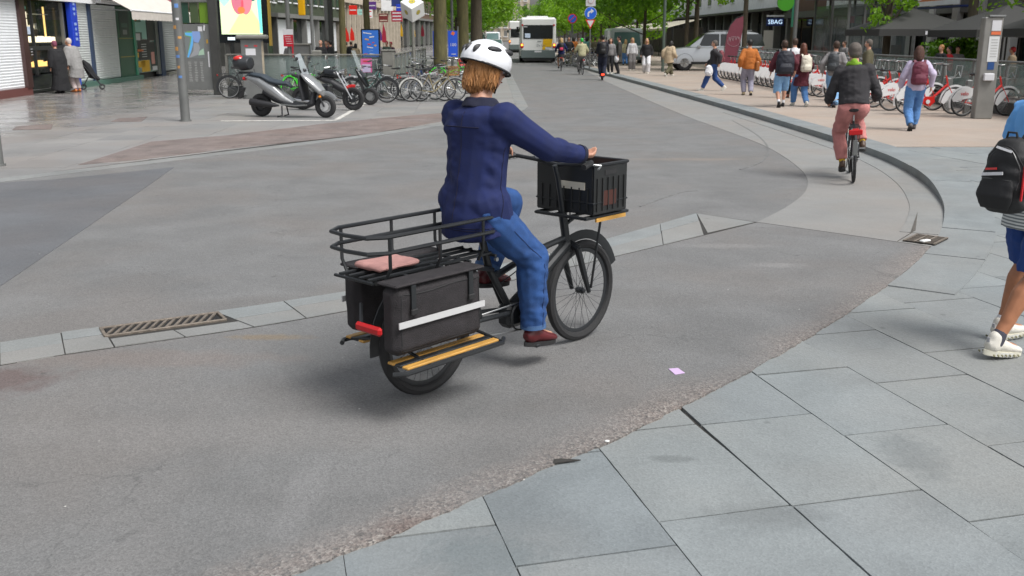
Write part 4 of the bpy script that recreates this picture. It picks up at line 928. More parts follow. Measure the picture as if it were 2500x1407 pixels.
MB().tube([(.0, -.078, .33), (.0, -.07, .33)], .05, 18).build("sprocket", ALU, cb)
for x in (.25, .45): MB().tube([(x, -.10, .70), (x, -.115, .70)], .012, 8).build("bolt", ALU, cb)
# ---------------------------------------------------------------- cyclist riding away
c2 = Vector((4.58, 13.19, .006)); y2 = R(74)
b2 = bicycle("black city bicycle with red rear light ridden away along the pale band", c2, y2, tm=TYR, style='dutch', stand=False, roll=R(-3.5))
for ch in b2.children:
    if ch.name.startswith("crank"): ch.data = ch.data.copy(); ch.data.transform(Matrix.Translation((.44, 0, .28)) @ Matrix.Rotation(math.pi, 4, 'Y') @ Matrix.Translation((-.44, 0, -.28)))
MB().box((-.37, 0, .70), (.02, .17, .07), bev=.012).build("wide_reflector", mat("red_lens", 0), b2); MB().box((-.37, 0, .50), (.012, .055, .2), bev=.004).build("number_board", GST, b2)
r2, J2 = person("cyclist in charcoal sweater, pink trousers and green scarf seen from behind", c2, y2, 1.80, lean=R(14), pelvis=(.24, 0, 1.00), ank=((.42, .13, .215), (.44, -.13, .47)), wr=((.60, .31, 1.05), (.60, -.31, 1.05)),
    grip=True, hdir=((1, 0, -.2), (1, 0, -.2)), top=(CHAR, .04, 1, .016), bot=(PNK, 'straight', .12), shoe=BRS, hair=(HG, 'short'), socks=YEL, vox=.010, hy=R(16), elbow=((-.6, .22, -.8), (-.6, -.22, -.8)), khint=(1, .25, 0), wid=1.08, footp=(.3, .2))
r2.rotation_euler[0] = R(-3.5)
q = MB(); q.circ(J2['T'](1.05, -.004), .075, .03, 20, 8, axis='Z'); q.cap(J2['T'](1.02, -.03), J2['T'](1.07, -.035), .05, .05); robj("scarf", q, GRN, .010, r2, 3, .02, 14)
# ---------------------------------------------------------------- walker at the right edge
wk = Vector((3.22, 5.98, -.005)); wy = R(22)
STR = mat("striped_shirt", (.6, .6, .6), .85)
t = STR.node_tree; tc = t.nodes.new("ShaderNodeTexCoord"); wv = t.nodes.new("ShaderNodeTexWave"); wv.bands_direction = 'Z'; wv.inputs["Scale"].default_value = 16; rp = t.nodes.new("ShaderNodeValToRGB"); rp.color_ramp.elements[0].color = (.17, .19, .2, 1); rp.color_ramp.elements[1].color = (.60, .62, .60, 1); rp.color_ramp.elements[0].position = .4; rp.color_ramp.elements[1].position = .55
t.links.new(tc.outputs["Object"], wv.inputs[0]); t.links.new(wv.outputs[0], rp.inputs[0]); t.links.new(rp.outputs[0], t.nodes["Principled BSDF"].inputs["Base Color"])
r3, J3 = person("walker in sky blue shirt, navy shorts and white trainers at the right edge", wk, wy, 1.90, lean=R(6), ank=((.05, .20, .10), (-.30, -.08, .115)), wr=((.30, .30, 1.0), (.30, -.34, 1.02)), footp=(-.05, .12),
    top=(BLU, -.05, .35, .022), bot=(NBL, 'shorts', .96), shoe=OTR, hair=(HB, 'short'), skin=SK2, vox=.0085, wid=1.05, socks=None)
q = MB(); q.tube([J3['T'](t_) for t_ in (-.42, -.2, .1, .4)], [.078 * 1.9, .078 * 1.9, .076 * 1.9, .07 * 1.9], 16, ry=[.107 * 1.9, .107 * 1.9, .102 * 1.9, .095 * 1.9]); robj("undershirt", q, STR, .01, r3, 3, .01, 9)
for i in (0, 1):
    q = MB(); a_ = J3['ank'][i]; q.cap(a_ - Vector((.004, 0, .03)), a_.lerp(J3['kn'][i], .09), .048, .044); robj("ankle_sock", q, cloth("dark_sock", (.05, .05, .07)) if i else WHC, .009, r3, 2)
# trainer details on both shoes
for i in (0, 1):
    A_0 = J3['ank'][i]; fp = (-.05, .12)[i]; fd = Vector((math.cos(fp), 0, -math.sin(fp))); fu = Vector((math.sin(fp), 0, math.cos(fp))); h9 = 1.90
    Mx = Matrix.Translation(A_0) @ Matrix(((fd.x, 0, fu.x), (0, 1, 0), (fd.z, 0, fu.z))).to_4x4(); n = 22; P_ = []
    for k in range(n): a = 2 * math.pi * k / n; P_.append((math.cos(a) * .155 + .072, math.sin(a) * (.050 + .010 * math.cos(a))))
    q = MB(); q.prism(P_, -.098, -.068, fz=lambda p: .012 * max(0, (p[0] - .14) / .08) ** 2 + .006 * max(0, (-p[0] - .02) / .06)); q.v = [tuple(Mx @ Vector(v)) for v in q.v]; so_ = q.build("midsole", mat("cream_foam", (.60, .58, .48), .7, var=.08, scale=20), r3)
    for k in range(7):
        for s in (-1, 1): q = MB(); q.box((-.055 + k * .034, s * .0565, -.086), (.020, .006, .010), mtx=Matrix.Rotation(R(35), 4, 'Y'), bev=.002); q.v = [tuple(Mx @ Vector(v)) for v in q.v]; q.build("sole_groove", mat("olive_groove", (.20, .19, .10), .8), so_)
    for k in range(5): q = MB(); x = .055 + k * .022; z = -.004 - k * .0085; q.tube([(x, -.034, z - .012), (x + .004, 0, z + .004), (x, .034, z - .012)], .0042, 6); q.v = [tuple(Mx @ Vector(v)) for v in q.v]; q.build("lace", mat("lace_grey", (.40, .40, .42), .8), r3)
    q = MB(); q.tube([(.028, 0, .012), (.06, 0, -.012), (.14, 0, -.044)], [.01, .009, .005], 8, ry=[.026, .03, .03], up=(0, 0, 1)); q.v = [tuple(Mx @ Vector(v)) for v in q.v]; q.build("tongue", mat("lace_grey", 0), r3)
    q = MB(); q.tube([(-.062, 0, -.03), (-.066, 0, .015)], [.004, .004], 6, ry=[.014, .012], up=(1, 0, 0)); q.v = [tuple(Mx @ Vector(v)) for v in q.v]; q.build("heel_tab", mat("lace_grey", 0), r3)
a9, k9 = J3['ank'][1], J3['kn'][1]; pt = a9.lerp(k9, .68)
q = MB(); q.tube([pt + Vector((.0, -.0635, .03)), pt + Vector((.004, -.0625, -.012))], .0022, 4); q.tube([pt + Vector((-.010, -.0625, .018)), pt + Vector((.012, -.0625, .022))], .0022, 4); q.build("tattoo", mat("tattoo_ink", (.05, .05, .06), .6), r3)
BPK = cloth("black_nylon", (.012, .012, .013), .6)
bp_ = thing("backpack", "black backpack with red side strip slung on the walker's back", "backpack", (2.875, 5.70, .905), R(30))
q = MB(); q.tube([(0, 0, .01), (0, 0, .05), (-.005, 0, .2), (0, 0, .34), (.015, 0, .42), (.02, 0, .45)], [.06, .095, .105, .09, .06, .015], 18, ry=[.10, .145, .155, .135, .09, .03], up=(1, 0, 0)); robj("bag_body", q, BPK, .008, bp_, 3, .015, 9)
q = MB(); q.tube([(-.085, .01, .04), (-.10, .01, .12), (-.09, .01, .22)], [.02, .035, .012], 14, ry=[.09, .12, .10], up=(1, 0, 0)); pk = robj("pocket", q, BPK, .008, bp_, 3, .01, 9)
MB().box((-.125, .02, .245), (.004, .13, .018), mtx=Matrix.Rotation(R(-8), 4, 'X') @ Matrix.Rotation(R(10), 4, 'Y')).build("white_logo", WHC, bp_); MB().box((-.120, .035, .272), (.004, .07, .012), mtx=Matrix.Rotation(R(-8), 4, 'X') @ Matrix.Rotation(R(12), 4, 'Y')).build("red_logo", RED, bp_)
MB().box((-.086, -.01, .385), (.004, .10, .014), mtx=Matrix.Rotation(R(12), 4, 'X') @ Matrix.Rotation(R(25), 4, 'Y')).build("white_logo", WHC, bp_)
bg_ = [c for c in bp_.children if c.name.startswith("bag_body")][0]; ZP = mat("zip_grey", (.10, .10, .10), .4, .5)
seam(bg_, [((-1, math.cos(a) * .115, .21 + math.sin(a) * .185), (1, 0, 0)) for a in np.linspace(R(-15), R(195), 30)], .0035, ZP, "zip")
seam(bg_, [((-1, math.cos(a) * .135, .19 + math.sin(a) * .215), (1, 0, .0)) for a in np.linspace(R(5), R(175), 30)], .003, BLK, "piping")
seam(pk, [((-1, y, .205 + .01 * math.cos(y * 12)), (1, 0, 0)) for y in np.linspace(-.08, .10, 12)], .0035, ZP, "zip"); MB().tube([(.0, -.03, .435), (-.005, -.02, .475), (-.005, .03, .475), (0, .04, .435)], .007, 6).build("grab_handle", BPK, bp_)
MB().box((-.065, -.135, .20), (.028, .012, .20), rz=R(38), bev=.005).build("red_strip", mat("red_webbing", (.55, .01, .015), .6), bp_)
q = MB(); q.tube([(.02, -.05, .43), (.08, -.07, .53), (.16, -.08, .60), (.26, -.06, .55)], [.006] * 4, 6, ry=[.03] * 4); q.build("strap", BPK, bp_)
# ---------------------------------------------------------------- left side street furniture
STK = [mat("sticker_white", (.62, .62, .64), .6), mat("sticker_orange", (.55, .28, .08), .6), mat("sticker_blue", (.12, .25, .55), .6), mat("sticker_red", (.5, .05, .06), .6)]
def post(label, loc, r, h, m=GST, cat="lamp post", stickers=0, name="lamp_post", sq=False, zs=(.9, 2.9)):
    o = thing(name, label, cat, loc); q = MB()
    if sq: q.box((0, 0, h / 2), (r * 2, r * 2, h), bev=.01)
    else: q.tube([(0, 0, -.01), (0, 0, h)], r, 20); q.tube([(0, 0, -.01), (0, 0, .03)], r * 1.25, 16)
    q.build("shaft", m, o)
    for k in range(stickers):
        z = zs[0] + (zs[1] - zs[0]) * (k + rnd.random() * .5) / stickers; a = R(rnd.uniform(225, 300)); w_, h_ = rnd.uniform(.05, .1), rnd.uniform(.04, .09); n = 4
        V = [(math.cos(a + (i / n - .5) * w_ / r) * (r + .002), math.sin(a + (i / n - .5) * w_ / r) * (r + .002), z + j * h_) for j in (0, 1) for i in range(n + 1)]
        MB().add(V, [(i, i + 1, i + n + 2, i + n + 1) for i in range(n)]).build("sticker", STK[rnd.choice((0, 0, 0, 1, 2))], o)
    return o
post("grey sticker-covered lamp post left of the map board", (-7.52, 23.0, .003), .105, 7, stickers=9)
post("grey round post cut by the left edge of the photo", (-7.80, 14.95, .003), .10, 6, stickers=1, zs=(.2, .4))
# map board
mb_ = thing("map_board", "dark grey street map board between two steel uprights", "map board", (-10.33, 33.4, .003), R(0)); mb_.scale = (.68, 1, 1)
MB().box((.85, 0, 1.75), (.40, .22, 3.5), bev=.02).build("upright", DST, mb_); MB().box((-.92, 0, 1.75), (.14, .22, 3.5), bev=.02).build("upright", DST, mb_)
MB().box((-.10, 0, 3.12), (1.5, .14, .30)).build("header", GST, mb_); MB().box((-.10, 0, 1.22), (1.5, .08, 2.1), bev=.01).build("panel", GST, mb_)
MB().box((-.15, -.045, 3.10), (.85, .006, .06)).build("header_text_line", mat("sticker_white", 0), mb_)
mp = MB().box((-.12, -.042, 1.62), (.92, .006, .86)).build("map_sheet", mat("map_grey", (.17, .19, .19), .5), mb_)
MW = mat("map_water", (.12, .42, .80), .5); MG = mat("map_green", (.16, .38, .10), .5); MC = mat("map_city", (.22, .33, .62), .5); MR_ = mat("map_rail", (.30, .31, .33), .5)
fl = lambda P, y, m, nm: MB().add([(x, y, z) for x, z in P], [tuple(range(len(P)))]).build(nm, m, mp, smooth=0)
fl([(-.56, 1.98), (-.42, 2.04), (-.05, 2.03), (-.12, 1.9), (-.22, 1.72), (-.3, 1.45), (-.5, 1.2), (-.46, 1.4), (-.32, 1.7), (-.3, 1.86), (-.54, 1.9)], -.0465, MG, "park_print")
fl([(-.54, 2.0), (-.05, 2.0), (-.14, 1.85), (-.2, 1.6), (-.32, 1.38), (-.44, 1.21), (-.52, 1.22), (-.38, 1.5), (-.28, 1.72), (-.24, 1.88), (-.52, 1.92)], -.0475, MW, "river_print")
fl([(-.2, 2.04), (.17, 2.04), (.2, 1.85), (.08, 1.68), (-.12, 1.7), (-.18, 1.86)], -.0485, MC, "district_print"); fl([(-.16, 1.66), (.06, 1.68), (.14, 1.52), (.02, 1.3), (-.3, 1.22), (-.42, 1.2), (-.2, 1.42)], -.0485, MR_, "district_print"); fl([(.1, 1.42), (.3, 1.5), (.32, 1.3), (.02, 1.28)], -.0485, mat("map_pale_green", (.35, .5, .38), .5), "district_print")
for k in range(3):
    for j in range(12):
        MB().box((-.42 + k * .28 + rnd.uniform(-.01, .01), -.043, 1.06 - j * .055), (rnd.uniform(.08, .16), .004, .022)).build("index_line", mat("sticker_grey", (.36, .36, .35), .6), mb_)
MB().box((.20, -.046, 2.12), (.20, .006, .15)).build("sticker", STK[0], mb_); MB().box((.40, -.05, 2.15), (.07, .006, .17), mtx=Matrix.Rotation(R(12), 4, 'Y')).build("sticker", STK[0], mb_); MB().box((.52, -.05, 1.15), (.06, .006, .5)).build("sticker", STK[0], mb_); MB().box((.5, -.05, 1.72), (.08, .006, .12)).build("sticker", mat("sticker_ochre", (.45, .26, .03), .6), mb_)
for k, (w_, c) in enumerate(((.42, (.02, .06, .04)), (.40, (.06, .09, .04)), (.42, (.13, .24, .02)))): MB().box((-.50 + k * .46, .0, 2.63), (w_, .02, .64)).build("picture_pane", mat("pane_%d" % k, c, .15, spec=.7), mb_)
# digital advertising screen (generic stand-in picture)
ds = thing("digital_screen", "tall black digital advertising screen glowing with a yellow picture", "advertising screen", (-9.60, 36.5, .003))
MB().box((0, 0, 3.45), (1.86, .25, 3.6), bev=.02).build("housing", mat("gloss_black", (.008, .010, .012), .15), ds); MB().box((.955, -.01, 3.4), (.05, .27, 3.7)).build("edge_trim", mat("gold_edge", (.42, .28, .05), .4, .4), ds)
for x in (-.6, .6): MB().box((x, 0, .85), (.14, .16, 1.7)).build("leg", DST, ds)
def emis(name, c, s=.55): return mat(name, c, .5, emit=s)
sc_ = MB().box((-.02, -.130, 3.40), (1.46, .01, 2.9)).build("screen", emis("screen_yellow", (.70, .86, .50)), ds)
def sp(P, y, m, nm): MB().add([(x, y, z) for x, z in P], [tuple(range(len(P)))]).build(nm, m, sc_, smooth=0)
sp([(-.75, 4.85), (-.75, 3.1), (-.6, 2.9), (-.4, 3.1), (-.4, 4.85)], -.1365, emis("screen_mint", (.42, .80, .60), .5), "mint_area"); sp([(.50, 4.85), (.71, 4.85), (.71, 2.0), (.62, 2.0)], -.1365, emis("screen_cyan", (.18, .82, .72), .5), "cyan_area")
sp([(-.5, 2.0), (-.1, 2.6), (.3, 2.9), (.66, 2.3), (.6, 1.97)], -.1365, emis("screen_lime", (.72, .80, .34), .48), "lime_area")
ov = lambda cx, cz, rx, rz, rot, n=18: [(cx + math.cos(a) * rx * math.cos(rot) - math.sin(a) * rz * math.sin(rot), cz + math.cos(a) * rx * math.sin(rot) + math.sin(a) * rz * math.cos(rot)) for a in [2 * math.pi * k / n for k in range(n)]]
sp(ov(.22, 4.0, .42, .95, .2), -.1375, emis("screen_teal", (.012, .07, .08), 1.), "dark_area"); sp(ov(-.12, 3.05, .21, .42, .12), -.139, emis("screen_pink", (.62, .17, .24), .4), "pink_oval"); sp(ov(.20, 3.02, .19, .40, -.15), -.139, emis("screen_rose", (.72, .22, .28), .4), "rose_oval"); sp(ov(.0, 2.78, .13, .12, 0), -.141, emis("screen_orange", (.80, .18, .05), .6), "orange_oval")
MB().box((-.42, -.13, 1.80), (.26, .012, .10)).build("white_label", emis("screen_white", (.7, .8, .85), .6), ds)
# pay box with paper notices
ub = thing("service_cabinet", "grey metal service cabinet with overhanging lid and white paper notice", "cabinet", (-8.08, 31.6, .003), R(8))
MB().box((0, 0, .9), (.62, .6, 1.8), bev=.015).build("cabinet_body", GST, ub); MB().box((0.02, 0, 1.87), (.92, .85, .13), bev=.04).build("lid", WST, ub)
MB().box((.313, 0, .98), (.006, .56, 1.5)).build("side_sheet", mat("tagged_beige", (.45, .38, .28), .7, var=.3, scale=5), ub); MB().box((-.02, -.304, 1.42), (.30, .006, .2)).build("paper_notice", STK[0], ub); MB().box((-.14, -.304, 1.60), (.1, .006, .05)).build("sticker", STK[3], ub); MB().box((.14, -.304, 1.60), (.1, .006, .05)).build("sticker", STK[3], ub)
ub2 = thing("service_cabinet", "smaller grey cabinet behind the railing beside the red bus stop flag", "cabinet", (-9.2, 44, .003)); MB().box((0, 0, .75), (.9, .5, 1.5), bev=.02).build("cabinet_body", GST, ub2); MB().box((0, 0, 1.54), (.98, .58, .09), bev=.02).build("lid", WST, ub2)
# stairwell balustrades
def balustrade(label, pts, h, parent_loc, seg=1.6, m=WST, base=.35, gl=GLASS):
    o = thing("glass_balustrade", label, "balustrade", pts[0])
    P0 = Vector(pts[0])
    for a, b in zip(pts[:-1], pts[1:]):
        a, b = Vector(a) - P0, Vector(b) - P0; L = (b - a).length; n = max(1, round(L / seg)); d = (b - a) / n; an = math.atan2(d.y, d.x)
        MB().box((a + b) / 2 + Vector((0, 0, base / 2)), (L, .22, base), rz=an).build("plinth", mat("dark_plinth", (.06, .065, .062), .7, var=.2, scale=4), o)
        MB().box((a + b) / 2 + Vector((0, 0, h)), (L, .09, .05), rz=an, bev=.012).build("handrail", m, o); MB().box((a + b) / 2 + Vector((0, 0, base + .10)), (L, .05, .04), rz=an).build("lower_rail", m, o)
        for k in range(n + 1):
            p = a + d * k; MB().box(p + Vector((0, 0, (h + base) / 2)), (.07, .07, h - base), rz=an).build("post", m, o)
            if k < n: MB().box(p + d / 2 + Vector((0, 0, (h + base + .12) / 2)), (d.length - .12, .012, h - base - .2), rz=an).build("glass_panel", gl, o)
    return o
balustrade("grey glazed railing along the front of the left stairwell", [(-9.1, 32.3, .003), (-3.95, 31.9, .003)], 1.32, None, 2.4)
balustrade("glazed railing running back beside the stairwell behind the silver bicycles", [(-3.8, 32.0, .003), (-4.1, 48.0, .003)], 1.32, None, 1.6)
pp_ = thing("corner_pillar", "thick weathered corner pillar of the left stairwell railing", "pillar", (-3.87, 31.75, .003)); MB().box((0, 0, .72), (.38, .34, 1.44), bev=.03).build("pillar_block", WST, pp_); MB().box((0, 0, 1.46), (.42, .38, .05), bev=.01).build("cap", WST, pp_)
pq = thing("corner_pillar", "weathered pillar behind the lime bicycle beside a tree trunk", "pillar", (-6.35, 33.0, .003)); MB().box((0, 0, .72), (.30, .30, 1.45), bev=.03).build("pillar_block", WST, pq)
# metro cube sign
cs_ = thing("cube_sign", "white cube sign with yellow roundels on a pole by the stairwell", "sign", (-3.78, 39.0, .003))
MB().tube([(0, 0, 0), (0, 0, 2.45)], .06, 12).build("pole", WST, cs_)
cm = Matrix.Rotation(R(-52), 3, 'X') @ Matrix.Rotation(R(45), 3, 'Z'); S_ = .32
q = MB(); q.box((0, 0, 0), (2 * S_, 2 * S_, 2 * S_), bev=.02); cu = q.build("cube", mat("cube_white", (.74, .74, .72), .4), cs_); cu.location = (0, 0, 2.9)
cu.rotation_mode = 'QUATERNION'; up3 = Vector((0, -.62, .785)); rot = up3.to_track_quat('Z', 'Y') @ Matrix.Rotation(R(45), 3, 'Z').to_quaternion(); cu.rotation_quaternion = rot
YM = mat("roundel_yellow", (.55, .45, .04), .5); DM = mat("roundel_dark", (.12, .13, .16), .5)
for ax, (r_, k_) in ((Vector((0, 0, 1)), (.13, 0)), (Vector((1, 0, 0)), (.10, 1)), (Vector((0, -1, 0)), (.10, 1)), (Vector((0, 1, 0)), (.1, 1)), (Vector((-1, 0, 0)), (.1, 1))):
    Q_ = ax.to_track_quat('Z', 'Y').to_matrix().to_4x4()
    dsk = lambda r0, z, m, nm: (lambda o: o)(MB().add([Q_ @ Vector((math.cos(2 * math.pi * k / 20) * r0, math.sin(2 * math.pi * k / 20) * r0, S_ + z)) for k in range(20)], [tuple(range(20))]).build(nm, m, cu, smooth=0))
    dsk(r_, .002, DM, "roundel_ring"); dsk(r_ * .88, .004, YM, "roundel")
    e = [(-.6, -.4), (0, .5), (.6, -.4)]; MB().add([Q_ @ Vector((x * r_ * .7 + w_ * .012, y * r_ * .7 - .0, S_ + .006)) for x, y in e for w_ in (-1, 1)], [(0, 1, 3, 2), (2, 3, 5, 4)]).build("roundel_mark", DM, cu, smooth=0)
# bus stop flag, traffic signal, other poles
bs = thing("stop_flag", "red and white stop flag with ribbons on a grey pole behind the railing", "sign", (-9.2, 42.0, .003)); MB().tube([(0, 0, 0), (0, 0, 5)], .09, 14).build("pole", GST, bs); MB().box((0, -.11, 2.05), (.40, .03, .22)).build("white_header", STK[0], bs); MB().box((0, -.11, 1.70), (.40, .03, .46)).build("red_panel", mat("deep_red_print", (.50, .012, .03), .5), bs); MB().box((.16, -.12, 1.25), (.06, .02, .5)).build("red_strip", mat("deep_red_print", 0), bs)
for k in range(4): MB().box((-.02 + k * .02, -.128, 1.86 - k * .09), (.24, .004, .02)).build("text_line", STK[0], bs)
ts = thing("traffic_signal", "back of a yellow traffic signal hanging at the top of the frame", "traffic light", (-8.3, 40.5, .003)); MB().tube([(.35, .1, 0), (.35, .1, 4.6)], .07, 12).build("pole", GST, ts); q = MB(); q.box((0, 0, 3.15), (.26, .2, .95), bev=.03); q.build("signal_housing", mat("signal_yellow", (.62, .33, .0), .4), ts)
MB().box((.2, .05, 3.1), (.3, .04, .04)).build("bracket", DST, ts)
for z in (2.85, 3.15, 3.45): MB().tube([(0, .1, z), (0, .22, z)], [.1, .11], 12).build("visor", DST, ts)
post("slim steel pole with white boxes between the signal and the trees", (-8.35, 46, .003), .08, 6.5)
post("dark square column in front of the white doors", (-8.9, 50, .003), .14, 7, m=DST, sq=True)
post("thin grey pole beside the two thick tree trunks", (-3.05, 52, .003), .07, 7)
for (x, y, lb) in ((-3.35, 46.0, "blue banner left of the thick tree trunk"), (-2.63, 45.4, "blue banner right of the thick tree trunk")):
    bn = thing("street_banner", lb + ", reading 100", "banner", (x, y, .003)); MB().tube([(.22, 0, 0), (.22, 0, 2.3)], .03, 8).build("pole", GST, bn)
    MB().box((0, -.01, 1.55), (.44, .02, 1.12)).build("banner_sheet", mat("banner_blue", (.015, .09, .62), .5), bn); text("banner_text", "100", .2, STK[0], bn, (0, -.025, 1.5), (math.pi / 2, 0, 0)); MB().box((0, -.024, 2.0), (.14, .006, .14), mtx=Matrix.Rotation(R(30), 4, 'Y')).build("emblem", mat("emblem_orange", (.7, .15, .04), .5), bn); MB().box((.02, -.024, 1.1), (.2, .006, .03)).build("text_line", STK[0], bn)
ap = thing("poster_stand", "blue advertising poster in a black frame behind the stairwell", "poster", (-5.95, 42.8, .003)); MB().box((0, .02, 1.55), (.80, .10, 1.25), bev=.03).build("frame", mat("gloss_black", 0), ap); pb = MB().box((0, -.035, 1.57), (.68, .01, 1.1)).build("poster_sheet", mat("poster_blue", (.03, .15, .55), .4), ap); MB().box((0, .02, .46), (.3, .08, .92)).build("leg", DST, ap)
for k, (x, z, w_, c) in enumerate(((-.12, 2.0, .36, 0), (.06, 1.85, .2, 0), (-.15, 1.75, .16, 1), (.12, 1.62, .1, 3), (-.05, 1.55, .14, 3), (.2, 1.5, .1, 1), (-.02, 1.42, .26, 0), (-.22, 1.15, .14, 3), (.12, 1.13, .34, 0), (.0, 1.28, .2, 2))): MB().box((x, -.043, z), (w_, .004, .035 + (k % 3) * .012), mtx=Matrix.Rotation(R((-1) ** k * 8), 4, 'Y')).build("poster_mark", STK[c], pb)
# ---------------------------------------------------------------- silver scooter
sx, sy = -6.09, 24.36; syaw = math.atan2(23.95 - 24.36, -4.43 + 6.09)
so = thing("motor_scooter", "silver maxi scooter with black seat and red topped case, parked on its stand", "scooter", (sx, sy, .006), syaw)
PLB = mat("black_plastic", (.02, .021, .024), .5, var=.1, scale=6); SEAT = mat("scooter_seat", (.030, .042, .055), .55, var=.1, scale=10)
def mwheel(parent, x, r, w_, rimm=ALU):
    w0 = bpy.data.objects.new("wheel", None); SC.collection.objects.link(w0); w0.parent = parent; w0.location = (x, 0, r); a = MB(); a.circ((0, 0, 0), r - w_ * .5, (w_ * .5, w_ * .52), 36, 10); a.build("tyre", TYR, w0)
    b = MB(); b.circ((0, 0, 0), r - w_ * .98, (.012, w_ * .4), 32, 6); b.tube([(0, -.06, 0), (0, .06, 0)], .04, 12)
    for k in range(6): an = 2 * math.pi * k / 6; b.tube([(math.cos(an) * .03, 0, math.sin(an) * .03), (math.cos(an) * (r - w_), 0, math.sin(an) * (r - w_))], [.018, .012], 6)
    b.tube([(0, -.05, 0), (0, -.062, 0)], .1, 20); b.build("rim", rimm, w0)
mwheel(so, 0, .275, .14, PLB); mwheel(so, 1.68, .265, .125, mat("bright_rim", (.6, .6, .6), .4, .4))
V_ = .014
q = MB(); q.tube([(-.38, 0, .93), (-.28, 0, .93), (.0, 0, .84), (.35, 0, .62), (.62, 0, .44), (.9, 0, .34)], [.04, .08, .14, .17, .13, .05], 14, ry=[.06, .12, .17, .19, .19, .15], up=(0, 0, 1)); robj("rear_fairing", q, SIL, V_, so, 3)
q = MB(); q.tube([(.12, 0, .62), (.4, 0, .45), (.8, 0, .30), (1.2, 0, .27), (1.36, 0, .34), (1.42, 0, .6)], [.10, .11, .08, .07, .08, .06], 12, ry=[.15, .17, .19, .19, .18, .14], up=(0, 0, 1)); robj("underbody", q, PLB, V_, so, 3)
q = MB(); q.tube([(-.3, 0, .985), (-.15, 0, 1.0), (.12, 0, .95), (.3, 0, .85), (.55, 0, .80), (.74, 0, .79), (.84, 0, .70)], [.03, .05, .06, .07, .06, .055, .03], 14, ry=[.10, .15, .16, .17, .15, .11, .06], up=(0, 0, 1)); robj("seat", q, SEAT, V_, so, 3)
q = MB(); q.tube([(1.16, 0, 1.03), (1.28, 0, .92), (1.45, 0, .76), (1.60, 0, .60), (1.66, 0, .50)], [.05, .09, .11, .09, .03], 14, ry=[.22, .25, .24, .17, .06], up=(1, 0, 0)); robj("front_fairing", q, SIL, V_, so, 3)
q = MB(); q.tube([(1.10, 0, 1.0), (1.12, 0, .75), (1.18, 0, .4)], [.05, .07, .07], 12, ry=[.2, .24, .2], up=(1, 0, 0)); robj("leg_shield", q, PLB, V_, so, 3)
q = MB(); q.box((1.02, 0, .30), (.42, .44, .05), bev=.02); q.build("footboard", PLB, so)
for s in (-1, 1): MB().tube([(.62, s * .20, .31), (1.0, s * .235, .28), (1.30, s * .22, .30)], .018, 8).build("side_trim", GST, so)
q = MB(); q.add([(1.22, -.19, 1.0), (1.22, .19, 1.0), (1.02, .15, 1.46), (1.02, -.15, 1.46), (1.30, 0, 1.02), (1.09, 0, 1.50)], [(0, 4, 5, 3), (4, 1, 2, 5)]); q.build("windscreen", mat("screen_perspex", (.5, .55, .58), .1, alpha=.45), so)
q = MB(); q.box((1.17, 0, 1.10), (.16, .26, .10), bev=.03); q.tube([(1.05, -.36, 1.13), (1.12, -.2, 1.13), (1.14, 0, 1.12), (1.12, .2, 1.13), (1.05, .36, 1.13)], .016); q.build("handlebar", PLB, so)
for s in (-1, 1):
    MB().tube([(1.07, s * .33, 1.13), (1.03, s * .38, 1.11)], .02).build("grip", SADB, so); m0 = MB(); m0.tube([(1.15, s * .2, 1.15), (1.17, s * .30, 1.33)], .008, 6); m0.ell((1.16, s * .34, 1.38), (.02, .075, .045), 12); m0.build("mirror", PLB, so)
q = MB(); q.tube([(-.62, 0, 1.26), (-.6, 0, 1.26), (-.42, 0, 1.27), (-.22, 0, 1.26), (-.19, 0, 1.26)], [.03, .15, .19, .15, .04], 18, ry=[.05, .19, .24, .19, .05], up=(0, 0, 1)); tcs = robj("top_case", q, mat("case_black", (.03, .033, .037), .35), .013, so, 3)
q = MB(); q.ell((-.47, -.03, 1.375), (.155, .20, .075), 18); q.build("red_lid_panel", mat("red_reflector", (.62, .02, .015), .25, coat=.4), so)
MB().box((-.36, 0, 1.04), (.3, .16, .05)).build("case_rack", PLB, so); q = MB(); q.ell((-.39, 0, .90), (.035, .13, .05), 12); q.build("rear_light", mat("red_lens", 0), so)
MB().box((-.50, 0, .55), (.016, .18, .30), mtx=Matrix.Rotation(R(28), 4, 'Y')).build("number_plate_holder", PLB, so)
q = MB(); q.tube([(-.20, -.20, .36), (-.18, -.20, .36), (.32, -.2, .30), (.55, -.16, .28)], [.05, .085, .075, .02], 14); q.build("exhaust", mat("exhaust_black", (.03, .03, .032), .4, .3), so)
q = MB(); q.circ((1.68, 0, .265), .30, (.012, .07), 14, 8, a0=R(35), a1=R(165)); q.build("front_mudguard", SIL, so)
for s in (-1, 1): MB().tube([(1.52, s * .085, .62), (1.68, s * .085, .265)], .024).build("fork", PLB, so)
q = MB(); q.tube([(.60, -.12, .27), (.62, -.17, .04), (.50, -.19, .015)], .018); q.tube([(.60, .12, .27), (.62, .17, .04), (.50, .19, .015)], .018); q.build("centre_stand", PLB, so)
for s in (-1, 1): q = MB(); q.ell((1.60, s * .13, .50), (.04, .02, .03), 10); q.build("indicator", mat("amber_lens", (.7, .22, .01), .3), so)
